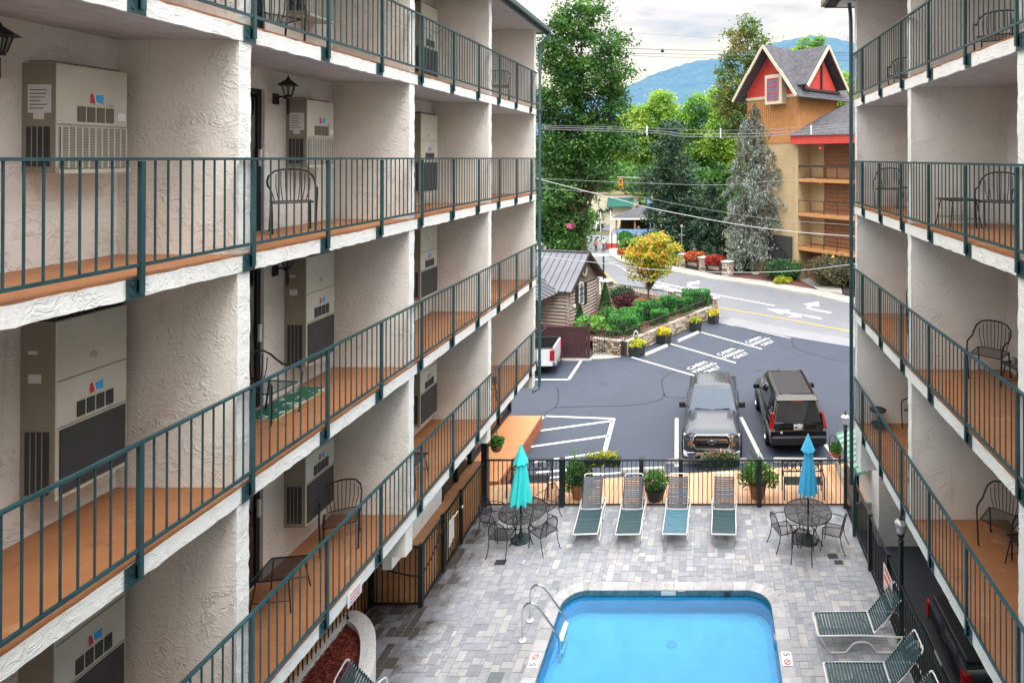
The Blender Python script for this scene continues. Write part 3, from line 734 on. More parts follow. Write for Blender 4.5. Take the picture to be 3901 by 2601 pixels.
# raised text
def text_mb(body, size, ext=.002, align='CENTER', font_scale=(1,1)):
    c = bpy.data.curves.new('t', 'FONT'); c.body = body; c.size = size; c.extrude = ext; c.align_x = align; c.align_y = 'CENTER'; c.resolution_u = 3
    o = bpy.data.objects.new('t', c); COL.objects.link(o); dg = bpy.context.evaluated_depsgraph_get()
    me = bpy.data.meshes.new_from_object(o.evaluated_get(dg)); mb = MB()
    mb.v = [tuple(v.co) for v in me.vertices]; 
    for p in me.polygons: mb.face(*p.vertices)
    bpy.data.objects.remove(o); bpy.data.curves.remove(c); bpy.data.meshes.remove(me)
    return mb
def marker(loc, rz, w, h, lab):
    o = thing('depth_marker', lab, 'pool marker', loc, rz, 'depth tiles set in the pool coping')
    MB().box(-w/2, w/2, -h/2, h/2, 0, .008).build('tile', M_paper, o)
    t = text_mb('5', h*.85); t.xf(T(-w*.27, 0, .009)).build('number', M_ink, o)
    mb = MB(); mb.tube([(w*.25+.055*math.cos(a), .055*math.sin(a), .011) for a in np.linspace(0, 2*math.pi, 17)[:-1]], .008, 5, closed=True); mb.bar((w*.25-.04, .04, .011), (w*.25+.04, -.04, .011), .012, .006)
    mb.build('no_diving_ring', M_red, o); return o
marker((-.86, 13.81, .016), math.pi, .34, .2, 'white depth tile reading 5 at the far end of the pool')
marker((-3.37, 11.75, .016), R(90), .34, .2, 'white depth tile reading 5 on the left pool coping near the ladder')
marker((1.55, 11.8, .016), R(-90), .34, .2, 'white depth tile reading 5 on the right pool coping')
# ladder
ld = thing('pool_ladder', 'stainless steel pool ladder with two looped handrails at the left pool edge', 'ladder', (-3.4, 12.5, 0))
for y in (-.24, .28):
    mb = MB(); p = [(-.36, y, .02), (-.36, y, .55), (-.33, y, .68), (-.26, y, .75), (-.16, y, .76), (-.06, y, .70), (.30, y, .20), (.38, y, .05), (.40, y, -.1), (.40, y, -.5)]
    q = [Vector(a) for a in p]; pts = []
    for i in range(len(q)-1):
        for k in range(3): pts.append(q[i].lerp(q[i+1], k/3))
    mb.tube(pts+[q[-1]], .024, 10); mb.build('handrail', M_chrome, ld, smooth=True)
    MB().lathe([(.075, 0), (.075, .01), (.03, .03)], 16, (-.36, y, .012)).build('flange', M_whitep, ld, smooth=True)
for z in (-.02, -.28, -.5): MB().box(.36, .46, -.22, .26, z-.02, z+.02).build('step', M_whitep, ld, bevel=.008)
# floor drains and skimmer lids
for (x, y, s, lab) in ((-5.02, 14.62, .13, 'small black drain grate by the chair at the left patio table'), (3.08, 14.85, .12, 'small black drain grate beneath the chair at the right patio table'), (3.18, 14.62, .1, 'second small brown drain cover, nearer than the grate under the right table chair')):
    tag(MB().box(-s, s, -s*.7, s*.7, 0, .008).build('drain_grate', M_grille, None, loc=(x, y, .004)), lab, 'drain')
tag(MB().box(-.14, .14, -.16, .16, 0, .01).build('skimmer_lid', plain('lid_grey', (.16,.19,.2), .7), None, bevel=.004, loc=(-4.0, 11.35, .004)), 'grey square skimmer lid in the pavers left of the pool', 'lid')

# ---------------------------------------------------------------- picket fences
def fence(name, pts, posts, label, h=1.3, tall=None, rail=M_blackfence, z=0, gate=None):
    o = thing(name, label, 'fence', (pts[0][0], pts[0][1], z)); b = Vector((pts[0][0], pts[0][1], 0))
    mb = MB()
    P = [Vector((p[0], p[1], 0))-b for p in pts]
    for a, c in zip(P, P[1:]):
        mb.bar(a+Vector((0,0,h)), c+Vector((0,0,h)), .05, .035); mb.bar(a+Vector((0,0,.06)), c+Vector((0,0,.06)), .03, .03)
        n = round((c-a).length/.125)
        for i in range(1, n): q = a.lerp(c, i/n); mb.box(q.x-.009, q.x+.009, q.y-.009, q.y+.009, .05, h)
    mb.build('picket_panel', rail, o)
    for p in posts:
        q = Vector((p[0], p[1], 0))-b; hh = p[2] if len(p) > 2 else h+.03; s = p[3] if len(p) > 3 else .045
        MB().box(q.x-s, q.x+s, q.y-s, q.y+s, -.02, hh).box(q.x-s*1.2, q.x+s*1.2, q.y-s*1.2, q.y+s*1.2, hh, hh+.02).build('post', rail, o)
    return o
fence('pool_fence', [(-6.27, 16.97), (3.87, 16.97)], [(-4.1, 16.97, 1.33, .065), (-1.86, 16.97, 1.33, .06), (-.75, 16.97, 1.33, .06), (1.46, 16.97, 1.33, .06)], 'black picket fence across the far end of the patio in front of the wooden deck')
fence('pool_fence', [(-6.27, 16.85), (-6.27, 13.22)], [(-6.27, 15.35), (-6.27, 14.3)], 'black picket fence along the orange board wall at the left side of the patio')
fence('pool_fence', [(-6.27, 13.2), (-7.36, 13.2), (-7.36, 8.5)], [(-6.27, 13.2), (-7.36, 13.2)], 'short black fence return around the orange board corner beside the mulch planter')
fence('pool_fence', [(3.87, 16.8), (3.87, 5.0)], [(3.87, 14.35), (3.87, 12.9), (3.87, 9.6), (3.87, 7.6)], 'dark picket fence between the patio and the driveway under the right wing')
# hose looped on the left fence, gate latch plates, hanging tool
def curve_pts(P, n=8):
    Q = [Vector(p) for p in P]; out = []
    for i in range(len(Q)-1):
        p0, p1, p2, p3 = Q[max(i-1, 0)], Q[i], Q[i+1], Q[min(i+2, len(Q)-1)]
        for k in range(n):
            t = k/n; out.append(.5*((2*p1)+(-p0+p2)*t+(2*p0-5*p1+4*p2-p3)*t*t+(-p0+3*p1-3*p2+p3)*t**3))
    return out+[Q[-1]]
tag(MB().tube(curve_pts([(-7.3, 13.14, 1.1), (-7.0, 13.13, .86), (-6.6, 13.13, .74), (-6.3, 13.13, .72), (-6.21, 13.3, .76), (-6.2, 13.8, .95), (-6.2, 14.25, 1.25)]), .017, 7).build('garden_hose', M_rubber, None, smooth=True), 'black garden hose sagging along the corner of the left fence', 'hose')
gp_ = thing('gate_latch_plate', 'white slotted latch plate hung on the left fence gate', 'latch', (-6.22, 14.62, .75))
for k in range(3): MB().box(0, .015, -.13+k*.1, -.06+k*.1, -.3+.04*k, .28+.02*k).build('slat', M_whitep, gp_)
MB().tube([(.0, -.12, .3), (.05, .1, .32), (.06, .25, .35)], .015, 6).build('handle', M_whitep, gp_)
MB().tube([(.0, .52, .3), (.08, .5, .33), (.1, .42, .3)], .015, 6).build('latch', M_chrome, gp_)
# sign on the right fence
sg = thing('pool_rules_sign', 'white rules sign with red print fixed to the right fence above the first lounger', 'sign', (3.80, 12.68, .84))
MB().box(-.012, 0, -.30, .30, -.27, .27).build('plate', M_whitep, sg)
mb = MB()
for z, a, b2, h in ((.16, -.22, .22, .09), (-.02, -.24, .24, .10), (-.16, -.2, .2, .04), (-.23, -.14, .2, .02)): mb.box(-.015, -.0125, a, b2, z, z+h)
mb.build('print', plain('sign_orange_red', (.75,.16,.06), .6), sg)

# ---------------------------------------------------------------- post lamps
def post_lamp(x, y, label, z0=0, H=2.25):
    o = thing('lamp_post', label, 'lamp post', (x, y, z0), 0, 'post lamps on the right pool fence')
    MB().lathe([(.07, 0), (.07, .1), (.05, .14), (.048, H-.05), (.06, H-.03), (.06, H), (.04, H+.02)], 12).build('pole', M_blackfence, o, smooth=True)
    MB().lathe([(.035, H+.02), (.05, H+.05), (.03, H+.08), (.075, H+.11), (.075, H+.13)], 12).build('collar', M_iron, o, smooth=True)
    MB().lathe([(.06, H+.13), (.10, H+.21), (.125, H+.33), (.125, H+.36)], 16).build('globe', M_lglass, o, smooth=True)
    MB().lathe([(.0, H+.14), (.05, H+.15), (.065, H+.2), (.05, H+.25), (0, H+.27)], 12).build('bulb', plain_cache('bulb_white', (.85,.85,.82), .4), o, smooth=True)
    MB().lathe([(.13, H+.355), (.125, H+.37), (.09, H+.41), (.05, H+.43)], 16).build('cap', plain_cache('lamp_cap', (.6,.6,.62), .3, .4), o, smooth=True)
    MB().lathe([(.045, H+.425), (.05, H+.44), (.02, H+.46), (.015, H+.49), (.02, H+.5), (.006, H+.54)], 10).build('finial', M_iron, o, smooth=True)
    return o
post_lamp(3.87, 16.9, 'green black lamp post with clear glass head at the far right patio corner', H=2.18)
post_lamp(3.87, 12.06, 'green black lamp post rising beside the upper lounger at the right fence', H=2.15)

# ---------------------------------------------------------------- wooden deck
mb = MB(); x = -7.55; rs = random.Random(9)
def deck_edge(x): return 18.1+(x+6.2)*.118
while x < 5.0:
    w_ = .135; x1 = x+w_-.008
    ya = 17.04; yb = deck_edge(x)
    mb.box(x, x1, ya, yb, -.05, rs.uniform(-.003, .002)); x += w_
def wood():
    m, nt, b = newmat('deck_boards'); v = coords(nt, True, (9, .8, 1)); g = nt.nodes.new('ShaderNodeNewGeometry').outputs['Random Per Island']
    c = mixc(nt, ramp(nt, noise(nt, v, 2, 5, .6), .3, .7), (.60,.34,.19), (.72,.45,.28)); c = mixc(nt, 1.0, c, mixc(nt, g, (.82,)*3, (1.12,)*3), 'MULTIPLY')
    L(nt, c, b.inputs['Base Color']); b.inputs['Roughness'].default_value = .75; bump(nt, b, noise(nt, v, 6, 4), .2, .01); return m
struct(mb.build('wooden_deck', wood()))
struct(MB().poly([(-7.6, 17.05, -.06), (5, 17.05, -.06), (5, 19.4, -.06), (-7.6, 18.0, -.06)]).build('deck_base', M_joint))
rm = plain('painted_walkway', (.62,.29,.12), .6, var=.08, vs=1.2, world=True, bmp=.08, bs=60)
mb = MB(); mb.box(-7.62, -6.34, 18.3, 22.95, -.5, -.008); mb.box(-7.62, -6.6, 17.0, 18.3, -.5, -.055); struct(mb.build('walkway', rm))
struct(MB().box(-6.34, -6.3, 18.5, 22.95, -.5, -.03).build('walkway_edge', plain('walkway_side', (.36,.12,.06), .7)))

# ---------------------------------------------------------------- strap loungers
def strap_mat(name, c, rough=.45):
    return plain(name, c, rough, var=.18, vs=5, coat=0)
M_strap = strap_mat('vinyl_strap_teal', (.008,.05,.062)); M_strapg = strap_mat('vinyl_strap_faded', (.06,.075,.095))
M_strapb = strap_mat('vinyl_strap_bright', (.05,.16,.22))
def lounger(label, loc, rz, seat=M_strap, back=M_strapg, gap=0, mixed=False, group='strap loungers around the pool'):
    """foot end at y=0 (towards -Y), head at +Y"""
    o = thing('sun_lounger', label, 'sun lounger', loc, rz, group)
    for s in (-1, 1):
        mb = MB(); p = curve_pts([(s*.30, 0, .33), (s*.31, .3, .34), (s*.31, .9, .345), (s*.325, 1.3, .34), (s*.335, 1.62, .33), (s*.30, 1.76, .33)], 5)
        mb.tube(p, .016, 8); mb.build('side_rail', M_whitep, o, smooth=True)
        mb = MB(); mb.tube(curve_pts([(s*.30, .02, .33), (s*.315, .22, .03), (s*.315, .28, .015), (s*.315, .5, .015), (s*.315, .56, .04), (s*.31, .72, .2), (s*.31, 1.0, .2), (s*.315, 1.14, .04), (s*.315, 1.2, .015), (s*.315, 1.42, .015), (s*.32, 1.5, .05), (s*.335, 1.66, .32)], 3), .016, 8)
        mb.build('leg', M_whitep, o, smooth=True)
        mb = MB(); mb.tube([(s*.27, 1.12, .36), (s*.26, 1.35, .60), (s*.25, 1.62, .95)], .014, 8); mb.build('back_rail', M_whitep, o, smooth=True)
    MB().tube(curve_pts([(-.25, 1.60, .92), (-.245, 1.66, 1.0), (-.2, 1.685, 1.03), (0, 1.69, 1.035), (.2, 1.685, 1.03), (.245, 1.66, 1.0), (.25, 1.60, .92)], 4), .015, 8).build('head_rail', M_whitep, o, smooth=True)
    for P_, r_ in (([(-.30, 0, .33), (.30, 0, .33)], .018), ([(-.27, 1.12, .35), (.27, 1.12, .35)], .012), ([(-.30, 1.76, .33), (.30, 1.76, .33)], .015)): MB().tube(P_, r_, 8).build('cross_rail', M_whitep, o, smooth=True)
    def straps(n, f, hw, mat, name, fill):
        mb = MB()
        for k in range(n):
            t0 = (k+.5-fill/2)/n; t1 = (k+.5+fill/2)/n; a, b2 = f(t0), f(t1); am, bm = a.lerp(b2, .5), None
            z = random.uniform(-.004, .002)
            pts = []
            for (u, sag) in ((-1, 0), (-.5, -.012), (0, -.016), (.5, -.012), (1, 0)): pts.append((u, sag+z))
            for (u, s1), (u2, s2) in zip(pts, pts[1:]):
                mb.quad((u*hw, a.y, a.z+s1), (u2*hw, a.y, a.z+s2), (u2*hw, b2.y, b2.z+s2), (u*hw, b2.y, b2.z+s1))
            for s in (-1, 1): mb.box(s*hw-.012, s*hw+.012, min(a.y, b2.y), max(a.y, b2.y), min(a.z, b2.z)-.02, max(a.z, b2.z)+.004)
        mb.build(name, mat, o)
    straps(17, lambda t: Vector((0, .03+1.08*t, .35+.012*t)), .285, seat, 'seat_straps', .96 if gap == 0 else .80)
    straps(14, lambda t: Vector((0, 1.14+.50*t, .39+.60*t)), .255, back, 'back_straps', .88 if gap == 0 else .78)
    return o
L4 = [lounger('white framed lounger, leftmost of the four facing the pool, next to the left umbrella table', (-3.08, 15.19, 0), R(3)),
lounger('second lounger from the left in the row of four, with faded grey back straps', (-2.01, 15.18, 0), R(1), back=M_strapg),
lounger('third lounger in the row of four, with blue-green straps also high on the backrest', (-.83, 15.19, 0), R(-1), seat=M_strapb, back=M_strapg),
lounger('rightmost of the four loungers lined up along the far fence', (.41, 15.18, 0), R(-2))]
for o in L4: o.scale = (1, .93, 1)
lounger('dark green strap lounger standing side-on below the rules sign on the right', (2.2, 12.27, 0), R(-90), back=M_strap, gap=1)
lounger('second side-on green strap lounger on the right, nearer the camera', (2.17, 11.03, 0), R(-91), back=M_strap, gap=1)
lounger('green strap lounger at the bottom right of which only the head end shows', (2.17, 10.08, 0), R(-89), back=M_strap, gap=1)
lounger('green strap lounger in front of the mulch planter at the bottom left', (-4.62, 10.55, 0), R(97), back=M_strap, gap=1)
# second bit of white tubing seen above that lounger: the frame of a folded strap chair
o = thing('strap_chair', 'white framed strap chair cut by the bottom edge beside the mulch planter', 'chair', (-5.55, 10.35, 0), R(-20))
for s in (-1, 1): MB().tube(curve_pts([(s*.26, -.3, 0), (s*.26, -.3, .5), (s*.26, -.22, .62), (s*.26, .2, .63), (s*.26, .3, .5), (s*.26, .34, 0)], 4), .015, 8).build('arm', M_whitep, o, smooth=True)
MB().tube([(-.26, -.28, .38), (.26, -.28, .38)], .014, 6).tube([(-.26, .25, .38), (.26, .25, .38)], .014, 6).build('cross_rail', M_whitep, o)
mb = MB()
for k in range(8): mb.box(-.25, .25, -.26+k*.065, -.22+k*.065, .385, .39)
mb.build('seat_straps', M_strap, o)

# ---------------------------------------------------------------- patio tables, umbrellas, chairs
def patio_table(label, loc):
    o = thing('patio_table', label, 'table', loc, R(10), 'round black mesh patio tables')
    mb = MB(); r = .60
    mb.lathe([(.02, .712), (r, .712), (r, .716), (.02, .716)], 40); mb.build('tabletop', M_mesh, o)
    MB().tube([(r*math.cos(a), r*math.sin(a), .715) for a in np.linspace(0, 2*math.pi, 41)[:-1]], .016, 6, closed=True).build('rim', M_iron, o, smooth=True)
    mb = MB()
    for k in range(8): a = k*math.pi/4; mb.bar((.03*math.cos(a), .03*math.sin(a), .705), (r*math.cos(a), r*math.sin(a), .705), .02, .012)
    mb.tube([(.27*math.cos(a), .27*math.sin(a), .70) for a in np.linspace(0, 2*math.pi, 25)[:-1]], .008, 5, closed=True); mb.build('spokes', M_iron, o)
    for k in range(4):
        a = k*math.pi/2+.78; c, s = math.cos(a), math.sin(a)
        MB().tube(curve_pts([(.34*c, .34*s, .7), (.28*c, .28*s, .5), (.22*c, .22*s, .3), (.34*c, .34*s, .08), (.42*c, .42*s, 0)], 4), .012, 6).build('leg', M_iron, o, smooth=True)
    MB().tube([(.23*math.cos(a), .23*math.sin(a), .36) for a in np.linspace(0, 2*math.pi, 21)[:-1]], .009, 5, closed=True).build('leg_ring', M_iron, o)
    return o
patio_table('round black mesh patio table under the turquoise umbrella', (-4.76, 15.55, 0))
patio_table('round black mesh patio table under the sky blue umbrella', (2.58, 15.5, 0))
def umbrella(label, loc, mat, top, bot, r0, tier):
    o = thing('closed_umbrella', label, 'umbrella', loc)
    MB().lathe([(.021, 0), (.021, top-.05)], 10).build('pole', M_iron, o, smooth=True)
    MB().lathe([(.27, .0), (.27, .03), (.23, .05), (.08, .07), (.04, .2), (.03, .3)], 8).build('base', M_base, o)
    rings = []; n = 48; H = top-bot
    for i in range(15):
        t = i/14; z = top-.02-H*t*.98; rr = .035+(r0-.035)*min(1, t*1.05)**.85; dep = .10+.16*t
        ring = []
        for j in range(n):
            a = 2*math.pi*j/n; f = math.cos(8*a+.6*math.sin(3*t+a*2)); q = rr*(1+dep*f)
            zz = z-(.035*max(0, f)*(1 if i == 14 else 0)); ring.append((q*math.cos(a)+.01*math.sin(4*t), q*math.sin(a), zz))
        rings.append(ring)
    MB().loft(rings).build('canopy', mat, o, smooth=True)
    rings = []
    for i in range(5):
        t = i/4; z = top-tier*t; rr = .03+t*(.075+r0*.33)
        rings.append([(rr*(1+.09*t*math.cos(8*2*math.pi*j/n+1))*math.cos(2*math.pi*j/n), rr*(1+.09*t*math.cos(8*2*math.pi*j/n+1))*math.sin(2*math.pi*j/n), z-.012*t*math.cos(8*2*math.pi*j/n)) for j in range(n)])
    MB().loft(rings).build('top_vent', mat, o, smooth=True)
    MB().lathe([(.03, top-.01), (.03, top+.02), (.012, top+.05)], 10).build('finial', mat, o)
    return o
M_base = plain('cast_umbrella_base', (.03,.055,.06), .4, .4)
umbrella('closed turquoise umbrella standing in the left patio table', (-4.80, 15.5, 0), plain('canvas_turquoise', (.04,.66,.66), .75, var=.08, bmp=.1, bs=200), 2.40, .97, .24, .42)
umbrella('closed sky blue umbrella standing in the right patio table', (2.58, 15.45, 0), plain('canvas_blue', (.08,.56,.90), .75, var=.08, bmp=.1, bs=200), 2.68, 1.22, .20, .36)
def mesh_chair(label, loc, rz):
    """front faces -Y"""
    o = thing('patio_chair', label, 'chair', loc, rz, 'black mesh chairs at the patio tables')
    mb = MB(); n = 6; G = lambda u, v_: (u*(.24+.01*v_), -.24+.46*v_, .43-.03*math.sin(math.pi*v_)-.012*(1-u*u))
    for i in range(n):
        for j in range(n):
            u0, u1 = -1+2*i/n, -1+2*(i+1)/n; v0, v1 = j/n, (j+1)/n; mb.quad(G(u0, v0), G(u1, v0), G(u1, v1), G(u0, v1))
    mb.build('seat', M_mesh, o)
    MB().tube([(-.24, -.24, .43), (.24, -.24, .43), (.25, .22, .43), (-.25, .22, .43)], .012, 6, closed=True).build('seat_frame', M_iron, o)
    # rounded back shell
    def Bk(u, v_):
        w_ = .24*math.sqrt(max(0.0, 1-max(0, v_-.35)**2/.43)) if v_ > .35 else .24; x = u*w_; return (x, .24+.10*v_-.05*abs(u)**2, .44+.44*v_)
    mb = MB()
    for i in range(8):
        for j in range(8):
            u0, u1 = -1+2*i/8, -1+2*(i+1)/8; v0, v1 = j/8, (j+1)/8; mb.quad(Bk(u0, v0), Bk(u1, v0), Bk(u1, v1), Bk(u0, v1))
    mb.build('backrest', M_mesh, o)
    rim = [Bk(-1, t) for t in np.linspace(0, 1, 9)]+[Bk(u, 1) for u in np.linspace(-.8, .8, 5)]+[Bk(1, t) for t in np.linspace(1, 0, 9)]
    MB().tube(rim, .012, 6).build('back_frame', M_iron, o, smooth=True)
    for s in (-1, 1):
        MB().tube(curve_pts([(s*.22, .28, .66), (s*.28, .12, .67), (s*.30, -.1, .65), (s*.29, -.22, .60), (s*.25, -.23, .43)], 3), .011, 6).build('arm', M_iron, o, smooth=True)
        MB().tube(curve_pts([(s*.24, -.23, .43), (s*.25, -.25, .2), (s*.26, -.28, .02), (s*.26, -.30, .0)], 3), .011, 6).build('leg', M_iron, o, smooth=True)
        MB().tube(curve_pts([(s*.24, .21, .43), (s*.235, .24, .22), (s*.25, .33, .02), (s*.25, .34, 0)], 3), .011, 6).build('leg', M_iron, o, smooth=True)
    return o
pc = mesh_chair('black mesh chair at the left table, on its left side by the orange wall', (-5.62, 15.75, 0), R(75))
for lab, loc, rz in (('black mesh chair at the left table, the nearest one, seen from behind', (-5.12, 15.02, 0), R(172)),
    ('black mesh chair at the left table, on the side of the pool ladder', (-4.12, 15.18, 0), R(-130)),
    ('black mesh chair behind the left table, towards the first lounger', (-4.35, 16.28, 0), R(-25)),
    ('black mesh chair on the left side of the right table, towards the loungers', (1.92, 15.28, 0), R(112)),
    ('black mesh chair in front of the right table, seen from behind', (2.33, 14.82, 0), R(168)),
    ('black mesh chair on the right side of the right table, by the fence', (3.18, 15.2, 0), R(-112))):
    copy_thing(pc, loc, rz, lab)

# ---------------------------------------------------------------- ornate benches on the deck
def bench(label, loc, rz=0, w=1.2):
    o = thing('garden_bench', label, 'bench', loc, rz, 'black ornate benches on the deck'); h = w/2
    mb = MB()
    for k in range(7): mb.box(-h+.03, h-.03, -.2+k*.065, -.15+k*.065, .42, .435)
    mb.build('seat', M_iron, o)
    mb = MB(); zt = .86; zb = .56
    mb.bar((-h, .3, zt), (h, .3, zt), .03, .04).bar((-h, .29, zb), (h, .29, zb), .025, .03)
    n = 5
    for k in range(n):
        x0, x1 = -h+w*k/n, -h+w*(k+1)/n; c = (x0+x1)/2; q = (x1-x0)/2
        mb.tube(curve_pts([(x0, .3, zt), (c-q*.3, .3, (zt+zb)/2+.05), (c, .3, (zt+zb)/2), (c+q*.3, .3, (zt+zb)/2-.05), (x1, .29, zb)], 3), .011, 5)
        mb.tube(curve_pts([(x1, .3, zt), (c+q*.3, .3, (zt+zb)/2+.05), (c, .3, (zt+zb)/2), (c-q*.3, .3, (zt+zb)/2-.05), (x0, .29, zb)], 3), .011, 5)
        mb.tube([(c+q*.45*math.cos(a), .3, (zt+zb)/2+.09*math.sin(a)) for a in np.linspace(0, 2*math.pi, 11)[:-1]], .010, 5, closed=True)
    mb.build('lattice_back', M_iron, o)
    for s in (-1, 1):
        MB().bar((s*h, .3, 0), (s*h, .3, zt+.02), .035, .035).build('leg', M_iron, o)
        MB().tube([(s*h, -.22, 0), (s*h, -.2, .42), (s*h, -.22, .62)], .02, 6).build('leg', M_iron, o)
        MB().tube([(s*h, -.24, .62), (s*h, .0, .66), (s*h, .3, .66)], .02, 6).build('arm', M_iron, o, smooth=True)
    return o
bench('black ornate metal bench on the deck behind the turquoise umbrella', (-5.2, 17.6, 0), 0, 1.2)
bench('black ornate metal bench on the deck behind the sky blue umbrella', (2.78, 17.5, 0), 0, 1.15)
# raised planter with mulch
M_mulch = plain('mulch', (.30,.065,.04), .95, var=.5, vs=22, world=True, bmp=1.0, bs=28, island=.5)
outer = [(-7.55, 7.0), (-7.55, 12.25)]+[tuple(v)[:2] for v in curve_pts([(-7.55, 12.25, 0), (-7.3, 12.42, 0), (-6.95, 12.28, 0), (-6.6, 11.95, 0), (-6.32, 11.5, 0), (-6.12, 11.05, 0), (-6.0, 10.5, 0), (-5.95, 9.8, 0)], 3)][1:]+[(-5.95, 7.0)]
mu = thing('planter_bed', 'raised white stucco planter with a rounded end full of red brown mulch', 'planter', (-6.7, 10.5, 0)); im = T(6.7, -10.5, 0)
cx, cy = -6.75, 9.5
def inset(P, d):
    out = []; n = len(P)
    for i in range(n):
        a, b2, c = Vector(P[i-1]), Vector(P[i]), Vector(P[(i+1) % n]); e1 = (b2-a); e2 = (c-b2)
        if e1.length < 1e-6 or e2.length < 1e-6: out.append(P[i]); continue
        n1 = Vector((e1.y, -e1.x)).normalized(); n2 = Vector((e2.y, -e2.x)).normalized(); m = (n1+n2).normalized(); out.append(tuple(b2+m*d/max(.4, m.dot(n1))))
    return out
inner = inset(outer, .26)
mb = MB(); n = len(outer)
V0 = [(*p, 0) for p in outer]; V1 = [(*p, .5) for p in outer]; V2 = [(*p, .5) for p in inner]; V3 = [(*p, .3) for p in inner]
mb.v = V0+V1+V2+V3
for r_ in range(3):
    for i in range(n): j = (i+1) % n; mb.face(r_*n+i, r_*n+j, (r_+1)*n+j, (r_+1)*n+i)
mb.xf(im).build('planter_wall', M_white, mu, bevel=.02, seg=2)
# mulch surface: bumpy sheet of chips
mb = MB(); mb.poly([(*p, .38) for p in inner]); mb.xf(im).build('soil', M_mulch, mu)
xs = RNG.uniform(-7.4, -6.1, 9000); ys_ = RNG.uniform(8.2, 12.3, 9000); V = []
for x, y in zip(xs, ys_):
    if not inside(x, y, inner): continue
    a = random.uniform(0, 6.28); l = random.uniform(.02, .05); w_ = random.uniform(.008, .018); z = .385+random.uniform(0, .05)+.05*math.sin(x*3)*math.cos(y*2); t = random.uniform(-.02, .02)
    c, s = math.cos(a), math.sin(a); V.append([(x-l*c, y-l*s, z-t), (x-w_*s, y+w_*c, z), (x+l*c, y+l*s, z+t), (x+w_*s, y-w_*c, z+.006)])
V = np.array(V); V[:, :, 0] += 6.7; V[:, :, 1] -= 10.5
quads_mesh('mulch_chips', V, M_mulch, mu)['kind'] = 'stuff'
mulch = M_mulch
# ================================================================ foliage helpers
def leaf_quads(C, size, aspect=1.0, up_bias=0.0, rng=RNG, droop=0.0):
    """C (n,3) centres -> (n,4,3) quads, random orientation"""
    n = len(C); C = np.asarray(C, float)
    nrm = rng.normal(size=(n, 3)); nrm[:, 2] = np.abs(nrm[:, 2])*(1+up_bias)+up_bias
    nrm /= np.linalg.norm(nrm, axis=1)[:, None]
    t = rng.normal(size=(n, 3)); t[:, 2] -= droop; t -= nrm*(t*nrm).sum(1)[:, None]; t /= np.linalg.norm(t, axis=1)[:, None]
    b = np.cross(nrm, t); s = (size*rng.uniform(.65, 1.3, n))[:, None]
    # kite-shaped leaf
    return np.stack([C-t*s*aspect*.5, C+b*s*.38-t*s*aspect*.05, C+t*s*aspect*.6, C-b*s*.38-t*s*aspect*.05], 1)
def blob_points(n, r, rng=RNG, shell=.55, flat=0.0):
    d = rng.normal(size=(n, 3)); d /= np.linalg.norm(d, axis=1)[:, None]
    rad = shell+(1-shell)*rng.random(n)**.6; p = d*rad[:, None]*np.asarray(r)
    if flat: p[:, 2] = np.maximum(p[:, 2], -flat*r[2])
    return p
G_dark = leafmat('leaf_dark_green', [(.012,.045,.018),(.022,.085,.03),(.045,.15,.04),(.10,.26,.06)], .25, .8)
G_mid = leafmat('leaf_mid_green', [(.03,.10,.025),(.06,.19,.04),(.13,.32,.06),(.24,.44,.09)], .3, .6)
G_box = leafmat('leaf_boxwood', [(.015,.075,.02),(.03,.16,.035),(.06,.27,.05),(.12,.38,.08)], .25, 2.0)
G_yel = leafmat('leaf_yellow_green', [(.12,.20,.02),(.28,.36,.03),(.5,.5,.04),(.68,.60,.06)], .3, 3)
G_yellow = leafmat('leaf_yellow', [(.35,.30,.02),(.62,.52,.03),(.82,.70,.05)], .3, 3)
G_red = leafmat('leaf_red', [(.25,.02,.02),(.45,.05,.03),(.62,.10,.06)], .3, 3)
G_orange = leafmat('leaf_orange', [(.3,.05,.02),(.55,.13,.04),(.70,.25,.08)], .3, 3)
G_maroon = leafmat('leaf_maroon', [(.04,.012,.02),(.08,.02,.03),(.13,.04,.05)], .2, 3)
M_pinkf = plain('petal_pink', (.75,.16,.36), .6, var=.3, vs=30)
M_redf = plain('petal_red', (.70,.03,.03), .6, var=.3, vs=30)
M_magf = plain('petal_magenta', (.40,.02,.16), .6, var=.3, vs=30)
M_palef = plain('petal_pale', (.80,.68,.70), .6, var=.15, vs=30)
def fleaf(name, C, size, mat, parent, off, aspect=1.3, **k):
    V = leaf_quads(C, size, aspect, **k); V = V-np.array(off); return quads_mesh(name, V, mat, parent)
M_pot = plain('pot_dark', (.05,.04,.04), .6); M_terra = plain('pot_terracotta', (.30,.13,.06), .7, var=.2)
M_green_box = plain('planter_box_black', (.02,.028,.028), .5)

